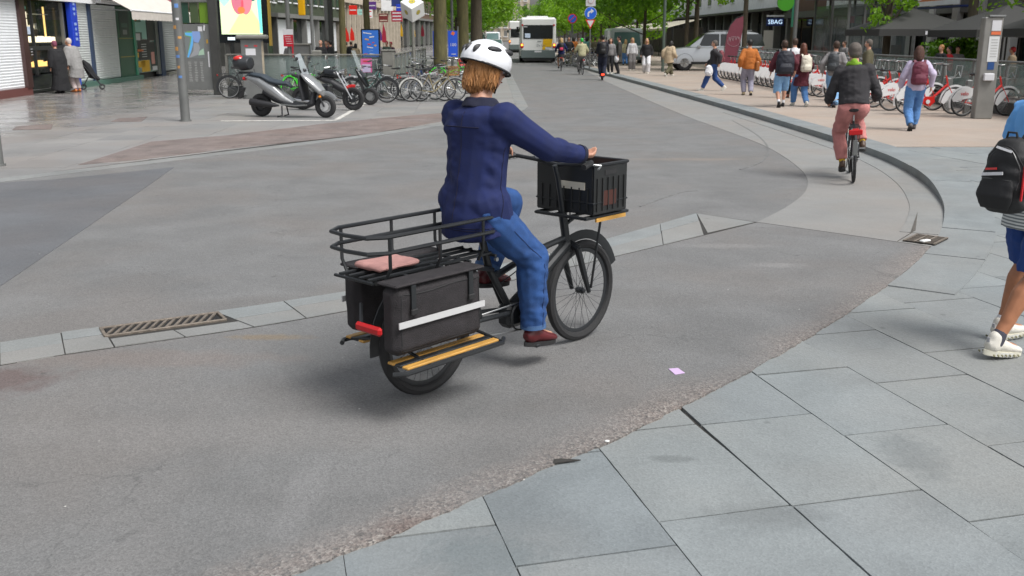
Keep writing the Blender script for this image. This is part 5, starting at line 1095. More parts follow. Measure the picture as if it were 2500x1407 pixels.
# black motorcycle behind
mo = thing("motorcycle", "black motorcycle with chrome forks and small red mudguard behind the silver scooter", "motorcycle", (-5.55, 26.6, .006), R(-12))
mwheel(mo, 0, .30, .12, GUN); mwheel(mo, 1.42, .30, .11, GUN)
q = MB(); q.tube([(.55, 0, .88), (.7, 0, .95), (.95, 0, .92), (1.1, 0, .86)], [.05, .13, .12, .05], 12, ry=[.08, .16, .16, .08], up=(0, 0, 1)); robj("fuel_tank", q, mat("gloss_black", 0), .016, mo, 3)
q = MB(); q.tube([(-.25, 0, .9), (0, 0, .84), (.35, 0, .80), (.55, 0, .86)], [.04, .06, .06, .04], 10, ry=[.10, .14, .14, .08], up=(0, 0, 1)); robj("seat", q, SADB, .016, mo, 3)
q = MB(); q.box((.62, 0, .50), (.42, .28, .36), bev=.05); q.tube([(.62, -.16, .5), (.9, -.17, .3), (-.1, -.17, .3)], .04); q.build("engine", GUN, mo)
for s in (-1, 1):
    MB().tube([(1.02, s * .10, 1.0), (1.42, s * .09, .30)], .022).build("fork", CHR, mo); q = MB(); q.tube([(.95, s * .1, 1.05), (.92, s * .3, 1.12), (.8, s * .38, 1.1)], .012); q.build("handlebar", CHR, mo)
    q = MB(); q.tube([(.9, s * .3, 1.12), (.88, s * .36, 1.30)], .007, 6); q.box((.88, s * .38, 1.36), (.03, .14, .10), bev=.02); q.build("mirror", CHR, mo); q = MB(); q.tube([(1.0, s * .2, .24), (.4, s * .2, .22), (-.3, s * .2, .28)], [.03, .04, .045]); q.build("exhaust", CHR, mo)
q = MB(); q.tube([(1.10, 0, .98), (1.24, 0, .98)], [.06, .10], 16); q.build("head_lamp", CHR, mo); q = MB(); q.circ((1.42, 0, .30), .322, (.010, .05), 10, 8, a0=R(78), a1=R(128)); q.build("front_mudguard", RED, mo); MB().tube([(.5, .1, .25), (.45, .3, .01)], .014).build("side_stand", CHR, mo)
m2 = thing("motor_scooter", "dark parked scooter with tall clear windscreen right of the silver one", "scooter", (-5.3, 28.6, .006), R(-8))
mwheel(m2, 0, .24, .12, GUN); mwheel(m2, 1.3, .24, .11, ALU)
q = MB(); q.tube([(-.2, 0, .75), (.2, 0, .62), (.5, 0, .45), (1.0, 0, .3)], [.06, .12, .12, .04], 12, ry=[.1, .17, .17, .14], up=(0, 0, 1)); robj("rear_fairing", q, PLB, .02, m2, 3); q = MB(); q.tube([(.95, 0, 1.0), (1.1, 0, .75), (1.25, 0, .5)], [.06, .1, .05], 12, ry=[.18, .22, .12], up=(1, 0, 0)); robj("front_fairing", q, mat("gloss_black", 0), .02, m2, 3)
q = MB(); q.tube([(-.2, 0, .86), (.2, 0, .84), (.55, 0, .78)], [.04, .06, .04], 10, ry=[.1, .15, .1], up=(0, 0, 1)); robj("seat", q, SADB, .02, m2, 3); q = MB(); q.add([(1.05, -.22, .95), (1.05, .22, .95), (.85, .18, 1.5), (.85, -.18, 1.5)], [(0, 1, 2, 3)]); q.build("windscreen", mat("screen_perspex", 0), m2); q = MB(); q.tube([(.85, -.34, 1.03), (.92, 0, 1.03), (.85, .34, 1.03)], .015); q.build("handlebar", CHR, m2)
# ---------------------------------------------------------------- parked bicycles, left
WICK = mat("wicker", (.30, .15, .05), .8, var=.3, scale=40); LIME = mat("lime_paint", (.06, .62, .03), .35, coat=.3); WIRE = mat("wire_basket", (.02, .02, .02), .5); TEAL = mat("teal_paint", (.08, .20, .18), .4); GOLD = mat("pale_gold_paint", (.38, .32, .18), .35, .4)
def gp(px, py): p = G(px, py); return (p.x, p.y, .008)
bicycle("dark green step-through bicycle with black saddle, leaning at the stairwell corner", gp(945, 252), R(172), roll=R(4), fm=mat("green_black_paint", (.012, .028, .022), .35, coat=.3), gm=GUN, style='dutch')
bicycle("black bicycle with chrome mudguards tucked behind the green one", (-3.3, 30.3, .008), R(160), roll=R(5), fm=GUN, gm=CHR, style='dutch')
bicycle("teal bicycle with swept chrome handlebars behind the front one", (-4.9, 30.9, .008), R(15), roll=R(-4), fm=TEAL, gm=ALU, style='dutch', hb=.12)
bicycle("pale gold bicycle with wicker basket beside the two thick trees", (-2.75, 29.9, .008), R(8), roll=R(5), fm=GOLD, gm=CHR, style='dutch', basket=WICK)
bicycle("silver bicycle with upright handlebars at the front of the cluster", (-2.35, 30.7, .008), R(200), roll=R(-5), fm=ALU, gm=CHR, style='dutch', hb=.08)
bicycle("grey bicycle with black tyres deep in the silver cluster", (-2.1, 31.9, .008), R(30), roll=R(6), fm=GST, gm=GUN, style='diamond')
bicycle("black bicycle with high handlebars against the railing end", (-3.35, 32.9, .008), R(75), roll=R(5), fm=GUN, gm=GUN, style='dutch', hb=.1)
bicycle("white-rimmed bicycle half hidden by the rider's head", (-1.7, 30.6, .008), R(170), roll=R(-6), fm=mat("bronze_paint", (.12, .07, .03), .4, .3), gm=CHR, style='diamond')
bicycle("lime green share bicycle between the thick trees and the rider", (-2.0, 36.5, .008), R(10), roll=R(3), fm=LIME, gm=LIME, style='low')
bicycle("lime green share bicycle behind the tree, with a red crate", (-2.9, 39.5, .008), R(20), roll=R(3), fm=LIME, gm=LIME, style='low', basket=RED)
bicycle("lime green share bicycle behind the clear scooter windscreen", (-6.9, 31.1, .008), R(60), roll=R(4), fm=LIME, gm=LIME, style='low', hb=.1)
bicycle("bicycle with pale wheel rims behind the scooter's top case", (-8.8, 31.3, .008), R(5), roll=R(3), fm=GUN, gm=GUN, style='diamond')
bicycle("teal bicycle parked inside the railing by the slim tree", (-6.6, 36.2, .008), R(100), roll=R(-4), fm=TEAL, gm=ALU, style='dutch')
bicycle("bicycle with black frame and white mudguards at the front of the silver cluster", (-3.0, 29.75, .008), R(20), roll=R(7), fm=ALU, gm=WHT, style='diamond')
bicycle("dark blue bicycle between the railing and the silver cluster", (-3.4, 31.4, .008), R(55), roll=R(5), fm=mat("blue_paint", (.02, .05, .15), .4), gm=CHR, style='dutch')
bicycle("chrome bicycle at the back of the cluster under the lime one", (-2.5, 33.4, .008), R(25), roll=R(-5), fm=CHR, gm=CHR, style='dutch', hb=.1)
bicycle("bicycle with grey frame leaning on the stairwell glass by the pink notice", (-5.3, 31.2, .008), R(170), roll=R(-6), fm=GST, gm=GUN, style='diamond')
bicycle("black bicycle behind the blue banners", (-3.2, 43.5, .008), R(150), roll=R(4), fm=GUN, gm=GUN, style='dutch')
pn = thing("notice_board", "pink printed notice tied to the railing above the green bicycle", "notice", (-4.55, 31.62, .003)); MB().box((0, 0, 1.0), (.34, .02, .42)).build("board", mat("pink_print", (.62, .12, .30), .6), pn); MB().box((0, -.012, .92), (.26, .004, .24)).build("picture_print", mat("pale_print", (.52, .45, .62), .6), pn); MB().box((0, -.012, 1.13), (.2, .004, .05)).build("text_line", STK[3], pn); MB().box((0, .03, .4), (.03, .03, .8)).build("stake", DST, pn)
# ---------------------------------------------------------------- buildings
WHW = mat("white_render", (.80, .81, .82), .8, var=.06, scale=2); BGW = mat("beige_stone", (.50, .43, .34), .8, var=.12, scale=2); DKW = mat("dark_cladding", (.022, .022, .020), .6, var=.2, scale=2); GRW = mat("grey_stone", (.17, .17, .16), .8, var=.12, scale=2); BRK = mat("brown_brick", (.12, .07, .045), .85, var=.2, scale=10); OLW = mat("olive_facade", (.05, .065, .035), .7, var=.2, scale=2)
SHUT = mat("roller_shutter", (.60, .63, .62), .5, .2, var=.06, scale=3); SHW = mat("white_shutter", (.80, .82, .84), .5, var=.04, scale=3); SHG = mat("grey_shutter", (.27, .29, .28), .5, .2, var=.08, scale=3); FRM = mat("window_frame", (.03, .03, .03), .5); ROOF = mat("roof_slate", (.06, .06, .065), .7, var=.2, scale=3)
class Fac:   # vertical facade frame: s runs along it, o points to the street
    def __init__(s, p0, p1, side, name, label, cat="building", group=None):
        s.p = Vector(p0); d = Vector(p1) - s.p; s.L = d.length; s.an = math.atan2(d.y, d.x); s.side = side
        s.o = thing(name, label, cat, p0, s.an, group)
    def px(s, px):   # distance along the facade seen at photo column px (eye level)
        k = (px - 1250) * math.cos(PITCH) / FPX; d = Vector((math.cos(s.an), math.sin(s.an))); return (k * s.p.y - s.p.x) / (d.x - k * d.y)
    def box(s, name, s0, s1, z0, z1, o0, o1, m, parent=None, bev=0., label=None):
        q = MB().box(((s0 + s1) / 2, s.side * (o0 + o1) / 2, (z0 + z1) / 2), (s1 - s0, abs(o1 - o0), z1 - z0), bev=bev); return q.build(name, m, parent or s.o, label=label)
    def shutter(s, s0, s1, z0, z1, m, pitch=.09):
        n = max(2, int((z1 - z0) / pitch)); P_ = []
        for i in range(n + 1):
            z = z0 + (z1 - z0) * i / n; P_ += [(z, .03)] + ([(z + (z1 - z0) / n * .75, .05)] if i < n else [])
        q = MB(); V = [(x, s.side * o, z) for z, o in P_ for x in (s0, s1)]; q.add(V, [(2 * i, 2 * i + 1, 2 * i + 3, 2 * i + 2) for i in range(len(P_) - 1)]); a = q.build("roller_shutter", m, s.o, smooth=0); return a
    def upper(s, z0, z1, fl, ws, wd, wh, m=WGL, sill=WHW):
        for r_ in range(fl):
            zc = z0 + (r_ + .5) * (z1 - z0) / fl; n = max(1, int(s.L / ws))
            for k in range(n):
                c = (k + .5) * s.L / n; f = s.box("window", c - wd / 2, c + wd / 2, zc - wh / 2, zc + wh / 2, .0, .05, FRM); s.box("pane", c - wd / 2 + .07, c + wd / 2 - .07, zc - wh / 2 + .07, zc + wh / 2 - .07, .052, .06, m, f); s.box("sill", c - wd / 2 - .1, c + wd / 2 + .1, zc - wh / 2 - .12, zc - wh / 2 - .01, .0, .14, sill, f)
def lx(y): return -15.9 - (y - 31) * .07
# --- shop row, left
A = Fac((lx(22), 22, .003), (lx(33.5), 33.5, 0), -1, "shop_building", "shop with white roller shutter at the left edge", group="shops along the left pavement")
e0 = A.L - .32; A.box("wall", 0, A.L, 0, 11, -6, -.02, GRW); A.box("fascia", 0, A.L, 3.05, 3.9, 0, .3, mat("black_fascia", (.02, .012, .012), .4)); A.shutter(0, e0 - .1, .25, 3.05, SHW); A.box("plinth", 0, A.L, 0, .24, 0, .12, mat("red_stone_plinth", (.14, .05, .045), .5)); A.box("pillar", e0 - .1, A.L, .24, 3.05, 0, .16, mat("brown_marble", (.06, .03, .028), .3)); A.upper(4.3, 10.8, 2, 3, 1.3, 2)
B = Fac((lx(33.5), 33.5, .003), (lx(40.2), 40.2, 0), -1, "shop_building", "black fronted jewellery shop with lit display shelves", group="shops along the left pavement")
b0, b1 = .25, B.px(150); 
B.box("wall", 0, B.L, 0, 11, -6, -1.02, BRK); B.box("floor_slab", 0, B.L, 0, .12, -1, 0, DKW); B.box("fascia", 0, B.L, 3.1, 3.6, -.1, .25, WHW); B.box("wall", 0, B.L, 3.6, 11, -1, 0, BRK); B.box("stallriser", 0, B.px(160), .05, .62, -.06, .02, mat("gloss_black", 0)); B.box("stallriser", 0, B.px(160), .12, .14, .022, .03, GST)
vb = B.px(155); B.box("window", .1, vb, .66, 3.05, -.04, 0, mat("shop_glass", (.05, .06, .06), .03, alpha=.22, spec=.7)); lit = emis("lit_gold", (.95, .62, .20), 1.6); litw = emis("lit_cream", (.95, .85, .60), 1.5); dimw = mat("display_dim", (.06, .075, .075), .5)
for z in (.8, 1.62): B.box("display_shelf", .6, vb - .05, z, z + .05, -.8, -.08, DKW)
B.box("back_panel", .1, vb, .6, 3.05, -.98, -.9, mat("display_back", (.07, .05, .02), .7)); B.box("mullion", vb * .22, vb * .22 + .08, .6, 3.05, -.06, .04, FRM); B.box("transom", 0, vb, 1.42, 1.56, -.06, .04, FRM); B.box("corner_post", vb - .04, vb + .06, .6, 3.05, -.06, .05, GST)
for k in range(16):
    t = k / 15; B.box("jewellery_stand", .75 + t * (vb - 1.0), .75 + t * (vb - 1.0) + .11, .86, .95 + rnd.random() * .12 + (.3 if k < 2 else 0), -.5, -.3, lit)
    B.box("jewellery_stand", .75 + t * (vb - 1.0), .75 + t * (vb - 1.0) + .1, 1.68, 1.76 + rnd.random() * .14 + (.3 if k < 1 else 0), -.45, -.25, litw)
for (t, z, w_, h_) in ((.28, 2.72, .14, .14), (.33, 2.5, .24, .2), (.32, 2.2, .28, .26), (.34, 2.0, .16, .2), (.56, 2.12, .2, .2), (.52, 2.16, .1, .1)): B.box("necklace_bust", .2 + t * vb, .2 + t * vb + w_, z, z + h_, -.6, -.45, litw if t != .56 else mat("display_pale", (.5, .5, .45), .5))
B.box("glass_shelf", vb * .5, vb * .8, 2.62, 2.64, -.7, -.2, SHUT); B.box("interior_screen", vb * .45, vb * .82, 1.72, 2.06, -.88, -.84, dimw); B.box("light_tube", vb * .88, vb * .90, 1.7, 2.9, -.5, -.46, emis("lit_gold", 0))
B.box("poster_disc", .3, .62, 1.95, 2.2, .0, .01, mat("pale_blue_print", (.55, .65, .8), .4)); B.box("clock", .35, .45, 2.75, 2.85, 0, .01, mat("clock_green", (.1, .35, .25), .4))
for k in range(3): B.box("notice_line", .38, .55, 1.28 + k * .09, 1.30 + k * .09, .045, .05, STK[0])
B.box("pillar", vb + .1, B.L, 0, 3.1, -1, -.02, mat("gloss_black", 0)); B.upper(4.2, 10.8, 2, 3, 1.3, 2)
vs = thing("vertical_sign", "tall blue vertical sign above the two women at the jewellery shop", "sign", B.o.matrix_world @ Vector((0, 0, 0)), B.o.rotation_euler[2])
vs.location = Vector((lx(33.5), 33.5, .003)) + Vector((math.cos(B.an), math.sin(B.an), 0)) * B.px(172); q = MB(); q.box((0, -.12, 2.6), (.60, .2, 2.2), bev=.02); q.box((.1, -.06, .55), (.45, .1, 1.1)); q.build("sign_box", mat("vivid_blue", (.012, .05, .52), .4), vs)
for k in range(9):
    if k != 4: MB().box((-.0, -.225, 1.78 + k * .18), (.22 - (k % 3) * .05, .01, .10)).build("glyph", mat("pale_blue_glyph", (.30, .42, .75), .5), vs)
Cc = Fac((lx(40.2), 40.2, .003), (lx(54), 54, 0), -1, "shop_building", "shop row with pale roller shutters, green door and cream awning", group="shops along the left pavement")
g = Cc.px; Cc.box("wall", 0, Cc.L, 0, 12, -6, -.25, GRW); Cc.box("fascia", 0, g(430), 3.3, 4.3, -.2, .2, mat("black_fascia", 0)); Cc.box("cornice", 0, Cc.L, 3.16, 3.28, -.2, .45, WHW)

Cc.shutter(g(180), g(214), .2, 3.1, SHUT); Cc.box("pillar", g(214), g(220), 0, 3.14, -.2, .12, mat("navy_post", (.03, .05, .10), .5)); Cc.shutter(g(220), g(284), .2, 3.1, SHUT); Cc.box("step", g(180), g(330), 0, .18, -.1, .22, mat("green_stone_step", (.07, .15, .12), .5))
GD = mat("bottle_green_paint", (.008, .085, .045), .35); Cc.box("green_door", g(285), g(322), .18, 3.1, -.1, .05, GD); Cc.box("door_trim", g(285) + .1, g(322), 1.0, 1.03, .052, .06, mat("brass_trim", (.5, .36, .06), .4, .5)); Cc.box("door_trim", g(285) + .1, g(322), 1.78, 1.8, .052, .06, mat("brass_trim", 0)); Cc.box("dark_poster", g(290), g(313), 1.85, 2.9, .052, .06, mat("poster_dark_green", (.01, .04, .03), .4)); Cc.box("pale_print", g(297), g(307), 1.95, 2.15, .062, .066, SHG); Cc.box("pale_print", g(294), g(309), 2.25, 2.42, .062, .066, mat("poster_dim", (.08, .16, .12), .5))
Cc.box("shop_window", g(326), g(381), .25, 3.1, -.1, .02, mat("sweetshop_glass", (.10, .20, .17), .15)); Cc.box("green_frame", g(322), g(327), .1, 3.1, -.05, .08, mat("jade_paint", (.05, .30, .18), .4)); Cc.box("frame", g(376), g(383), .1, 3.1, -.05, .08, GST)
CP = [mat("print_yellow", (.75, .42, .01), .5), mat("print_black", (.02, .02, .02), .5), mat("print_white", (.65, .66, .66), .5), mat("print_teal", (.35, .65, .55), .5), mat("print_pink", (.65, .3, .25), .5), mat("print_orange", (.6, .15, .03), .5)]
for (a, b, z0, z1, c) in ((328, 340, .95, 1.15, 0), (330, 347, .5, .78, 0), (333, 362, .82, 1.7, 1), (338, 358, .28, .8, 0), (327, 347, 2.05, 2.5, 3), (345, 356, 1.75, 2.75, 3), (328, 340, 1.7, 2.0, 2), (327, 334, 2.55, 2.9, 5), (362, 374, .35, 1.6, 1), (363, 371, .6, 1.15, 4), (364, 376, .3, .5, 2), (331, 345, 1.2, 1.3, 5), (335, 341, 2.15, 2.4, 2), (358, 375, 1.7, 3.0, 1)): Cc.box("window_print", g(a), g(b), z0, z1, .022, .03 + .002 * c, CP[c])
for k in range(6): Cc.box("price_line", g(340), g(352), .95 + k * .11, .98 + k * .11, .045, .05, CP[2])
Cc.box("pillar", g(383), g(392), 0, 3.14, -.2, .12, mat("navy_post", 0)); Cc.shutter(g(392), g(432), .2, 3.1, SHG); Cc.box("step", g(392), Cc.L, 0, .14, -.1, .25, WST); Cc.box("pillar", g(432), g(445), 0, 3.14, -.2, .12, DKW); Cc.shutter(g(445), Cc.L - .2, .2, 3.1, SHG); Cc.upper(4.6, 11.8, 3, 3, 1.3, 1.6); Cc.box("red_fascia_panel", g(405), g(430), 3.45, 4.2, .2, .24, mat("rose_print", (.45, .10, .14), .5))
aw = thing("awning", "cream canvas awning over the green doorway", "awning", Vector((lx(40.2), 40.2, .003)), Cc.an); a0, a1 = -.6, g(392)
AWN = mat("awning_canvas", (.66, .61, .56), .8, var=.08, scale=4); q = MB(); zt, zb, ou = 3.72, 2.86, 1.75
q.add([(a0, -.2, zt), (a1, -.2, zt), (a1, -ou, zb), (a0, -ou, zb), (a0, -.2, zt - .02), (a1, -.2, zt - .02), (a1, -ou, zb - .02), (a0, -ou, zb - .02)], [(0, 1, 2, 3), (7, 6, 5, 4)]); q.build("canvas", AWN, aw)
q = MB(); nW = 22
for k in range(nW): x0, x1 = a0 + (a1 - a0) * k / nW, a0 + (a1 - a0) * (k + 1) / nW; q.add([(x0, -ou - .01, zb), (x1, -ou - .01, zb), (x1, -ou - .012, zb - .33), ((x0 + x1) / 2, -ou - .012, zb - .36), (x0, -ou - .012, zb - .33)], [(0, 1, 2, 3, 4)])
q.build("valance", AWN, aw); MB().tube([(a0, -ou, zb), (a1, -ou, zb)], .035, 8).build("front_bar", WHW, aw)
for x in (a0 + .2, (a0 + a1) / 2, a1 - .2): MB().tube([(x, -.2, 2.9), (x, -ou, zb)], .025, 6).build("arm", GST, aw)
def lx2(y): return lx(86) + (y - 86) * .036
# --- further left row
def simple(label, y0, y1, x0f, side, h, wm, zsh, cols=None, cm=None, bays=4, bm=DGL, upper=True, group="shops further along the left side", name="shop_building", fl=None, ww=1.2):
    F_ = Fac((x0f(y0), y0, .003), (x0f(y1), y1, 0), side, name, label, group=group); F_.box("wall", 0, F_.L, 0 if cols is None else zsh, h, -8, -.5, wm) if cols is None else F_.box("wall", 0, F_.L, zsh, h, -8, 0, wm)
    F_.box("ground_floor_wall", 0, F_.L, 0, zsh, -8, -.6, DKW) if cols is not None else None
    n = bays; w_ = F_.L / n
    for k in range(n):
        F_.box("shop_window", k * w_ + .2, (k + 1) * w_ - .2, .25, zsh - .15, -.55, -.45, bm[k % len(bm)] if isinstance(bm, list) else bm)
        F_.box("column", k * w_ - .18, k * w_ + .18, 0, zsh, -.45, 0.0, cm or wm)
    F_.box("column", F_.L - .18, F_.L, 0, zsh, -.45, 0, cm or wm); F_.box("fascia", 0, F_.L, zsh, zsh + .35, 0, .12, cm or wm)
    if upper: F_.upper(zsh + .6, h - .4, fl or int((h - zsh) / 3), 2.6, ww, 1.7)
    return F_
s1 = simple("dark green glazed corner building behind the screen", 54, 86, lx, -1, 13, OLW, 3.4, cols=1, cm=DST, bays=6, bm=[DGL, mat("green_glass", (.03, .06, .025), .1, spec=.7)])
s2 = simple("shop with tall white doors behind three dark coated men", 86, 112, lx2, -1, 14, OLW, 3.4, cols=1, cm=GRW, bays=5, bm=[mat("white_door_panel", (.70, .72, .74), .5), DGL])
s3 = simple("pale beige building with slim columns behind the red flags", 112, 160, lx2, -1, 15, BGW, 5.5, cols=1, cm=BGW, bays=16, bm=DGL)
s4 = simple("dark shopfronts hung with coloured signs on the left", 160, 260, lx2, -1, 15, BRK, 4.5, cols=1, cm=GRW, bays=14, bm=[DGL, mat("green_glass", 0)])
s5 = simple("pale distant building row beyond the left avenue trees", 260, 400, lx2, -1, 18, BGW, 4.5, cols=1, cm=BGW, bays=14)
def hsign(label, x, y, z, w_, h_, m, name="hanging_sign", t=None, lines=0, lm=None, cat="sign", d=.12, pole=None):
    o = thing(name, label, cat, (x, y, z)); MB().box((0, 0, 0), (w_, d, h_), bev=.01).build("sign_box", m, o)
    MB().box((-w_ / 2 - .3, 0, h_ * .2), (.6, .04, .04)).build("bracket", DST, o)
    if t: text("sign_text", t, h_ * .42, lm or STK[0], o, (0, -d / 2 - .005, 0), (math.pi / 2, 0, 0))
    for k in range(lines): MB().box((0, -d / 2 - .004, h_ * (.3 - .6 * k / max(1, lines - 1)) if lines > 1 else 0), (w_ * .8, .006, h_ * .12)).build("text_line", lm or STK[0], o)
    return o
def A_(px, py, Y): p = at(px, py, Y); return p.x, p.y, p.z
rs = mat("sign_red", (.70, .02, .01), .4)
hsign("red square sign with a white band on the beige columned building", *A_(862, 25, 108), .85, .95, rs, lines=1); hsign("small round teal and white sign right of the red square sign", *A_(877, 30, 110), .6, .6, mat("mint_print", (.35, .62, .55), .5)); hsign("white and red sign on the dark mast left of the blue poster", *A_(901, 34, 96), .6, .75, WHW, lines=2, lm=rs); hsign("purple square sign high on the left shops", *A_(909, 14, 100), .75, .75, mat("purple_print", (.10, .03, .20), .5), lines=1); hsign("large white vertical sign among the left shop signs", *A_(945, 12, 130), 1.5, 1.5, WHW); hsign("navy sign at the top edge above the red letters", *A_(970, 5, 112), 1.3, .9, mat("navy_print", (.02, .04, .18), .5)); hsign("red and white lettered sign above the left shop doors", *A_(969, 40, 118), 1.25, 1.2, mat("crimson_print", (.40, .02, .05), .5), lines=3); hsign("blue and white sign under the navy one", *A_(974, 19, 110), .6, .7, mat("vivid_blue", 0), lines=1); hsign("dark red sign panel with cream letters among the left shops", *A_(936, 44, 125), 1.1, 1.0, mat("oxblood_print", (.16, .02, .02), .5), lines=2, lm=BGW)
def flag(label, px, py0, py1, Y, w_, m, name="banner_flag"):
    p = at(px, py1, Y); q_ = at(px, py0, Y); o = thing(name, label, "flag", (p.x, p.y, .003)); h0, h1 = p.z, q_.z; MB().tube([(0, .03, 0), (0, .03, h1 + .1)], .02, 6).build("pole", DST, o)
    P_ = [(0, h1), (w_ * .5, h1 - (h1 - h0) * .45), (w_ * .6, h0 + .1), (w_ * .4, h0), (-w_ * .35, h0 + .05), (-w_ * .3, h0 + (h1 - h0) * .5)]
    MB().xprism(P_, -.015, .015).build("cloth", m, o); return o
flag("left of two red beach flags with yellow foot before the beige columns", 845, 66, 103, 75, .42, rs); flag("right of two red beach flags before the beige columns", 859, 66, 100, 77, .36, rs); flag("long crimson banner left of the person in the red hat", 937, 57, 105, 78, .36, mat("crimson_print", 0)); flag("purple and blue hanging banner beside the crimson one", 928, 70, 100, 80, .3, mat("purple_print", 0)); flag("yellow banner right of the dark shop opening", 1009, 60, 92, 80, .28, CP[0]); flag("slim yellow banner on the trunk-side of the dark opening", 980, 57, 90, 90, .25, CP[0]); flag("red and white flag right of the cube sign's pole", 1031, 60, 90, 85, .3, mat("crimson_print", 0))
# --- right side buildings
def rx_(y): return 22.0
w1 = Fac((22, 28, .003), (22, 62, 0), 1, "cafe_building", "grey and white cafe building behind the dark parasols at the right", group=None)
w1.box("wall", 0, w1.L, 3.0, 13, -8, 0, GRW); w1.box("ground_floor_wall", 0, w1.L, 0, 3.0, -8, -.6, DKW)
for k in range(12):
    s0 = k * w1.L / 12; w1.box("white_column", s0 - .3, s0 + .3, 0, 5.2, -.2, .12, mat("white_column_paint", (.55, .54, .52), .7)); w1.box("window", s0 + .4, s0 + w1.L / 12 - .4, .4, 2.9, -.5, -.4, DGL)
w1.upper(3.2, 12.6, 3, 2.83, 1.5, 1.9)
ba = thing("awning", "white edged orange awning over the cafe at top right", "awning", (21.2, 49.2, 3.35), math.pi / 2)
q = MB(); q.add([(-2.6, 0, .55), (2.6, 0, .55), (2.6, .9, .12), (-2.6, .9, .12)], [(0, 1, 2, 3)]); q.build("orange_canvas", mat("awning_orange", (.45, .12, .02), .7), ba); MB().box((0, .92, .06), (5.2, .05, .22)).build("white_valance", WHW, ba); MB().box((0, .5, -.12), (5.0, .7, .08)).build("navy_soffit", mat("navy_print", 0), ba)
w2 = Fac((22, 62, .003), (22, 82, 0), 1, "shop_building", "building with white letter panel above dark windows", group="shops along the right side"); w2.box("wall", 0, w2.L, 0, 13, -8, -.5, BRK); w2.box("white_letter_panel", g_ if False else 1.0, 9.5, 3.7, 5.2, -.4, .1, mat("white_letter_print", (.50, .54, .57), .5, var=.5, scale=9)); w2.box("fascia", 0, w2.L, 3.2, 3.65, -.4, .3, DST)
for k in range(7): w2.box("shop_window", k * 2.85 + .2, k * 2.85 + 2.6, .3, 3.1, -.5, -.4, DGL)
w2.upper(5.6, 12.6, 2, 2.9, 1.4, 1.9)
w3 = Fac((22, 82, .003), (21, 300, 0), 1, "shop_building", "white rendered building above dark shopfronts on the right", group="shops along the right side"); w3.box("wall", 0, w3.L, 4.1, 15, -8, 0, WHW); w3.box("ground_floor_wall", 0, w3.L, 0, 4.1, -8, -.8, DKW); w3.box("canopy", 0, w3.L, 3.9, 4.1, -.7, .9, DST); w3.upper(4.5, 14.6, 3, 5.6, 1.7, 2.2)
for k in range(54):
    s0 = k * 4.0; w3.box("pillar", s0, s0 + .5, 0, 3.9, -.7, -.1, GRW); bm_ = [DGL, DGL, SHUT, DGL, WHW][k % 5]; w3.box("shop_window", s0 + .6, s0 + 3.9, .2, 3.0, -.75, -.65, DGL); w3.box("shop_blind", s0 + .8, s0 + 1.9, .5, 3.4, -.64, -.6, mat("cream_blind", (.62, .60, .54), .6)) if k % 2 == 0 else None
sbg = thing("shop_sign", "navy shop sign with pale letters SBAG above a white door", "sign", (20.8, 20.8 * FPX / (640 * math.cos(PITCH)), 2.95)); MB().box((0, 0, 0), (1.35, .12, .62), bev=.01).build("sign_box", mat("navy_print", 0), sbg); text("sign_text", "SBAG", .48, emis("letter_blue_white", (.55, .75, .95), .8), sbg, (0, -.07, -.02), (math.pi / 2, 0, 0), .01)
MB().box((0, .0, .45), (1.3, .3, .12)).build("top_light_box", WHW, sbg); wd_ = thing("white_door_panel", "tall white panel below the SBAG sign", "door", (20.6, sbg.location.y, .1)); MB().box((-.25, 0, 1.1), (.75, .1, 2.2)).build("leaf", mat("cream_blind", 0), wd_)
gs = thing("round_sign", "round green sign at the top beside the grey lamp post", "sign", A_(1918, 6, 52)); q = MB(); q.tube([(0, -.06, 0), (0, .06, 0)], .42, 28); q.build("disc", mat("leaf_green_print", (.06, .30, .02), .4), gs); MB().box((.4, .02, -.5), (.10, .1, 1.4)).build("teal_bracket", mat("teal_print", (.03, .16, .10), .4), gs)
# metro pavilion
pv_ = thing("glass_pavilion", "glazed stairway pavilion with slim grey posts behind the cyclist", "pavilion", (14.8, 45, .1))
for i, x in enumerate((0, .7, 1.9, 2.9)):
    for y in (0, 5): MB().box((x, y, 1.75), (.10, .10, 3.5)).build("post", GST, pv_)
    if i < 3: MB().box(((x, 1e9)[0] + ((.7, 1.9, 2.9)[i] - x) / 2, 0, 1.6), ((.7, 1.9, 2.9)[i] - x - .1, .02, 3.1)).build("glass_panel", mat("pavilion_glass", (.10, .12, .12), .1, alpha=.4), pv_)
MB().box((1.5, 0, 2.05), (3.1, .08, .09)).build("transom", WST, pv_); MB().box((1.4, 2.4, 3.56), (3.8, 5.6, .2), bev=.02).build("roof", DST, pv_); MB().box((0, 2.5, 1.6), (.02, 4.8, 3.1)).build("glass_panel", mat("pavilion_glass", 0), pv_)
for (x, z, w_, h_, c) in ((.3, 2.5, .3, .3, STK[3]), (1.0, 2.45, .35, .3, STK[3]), (1.2, 1.1, .35, .6, WHW), (.35, .9, .3, .7, rs), (1.6, .8, .6, .9, mat("navy_print", 0)), (2.4, 1.0, .5, .8, BRK)): MB().box((x, .6, z), (w_, .06, h_)).build("poster", c, pv_)
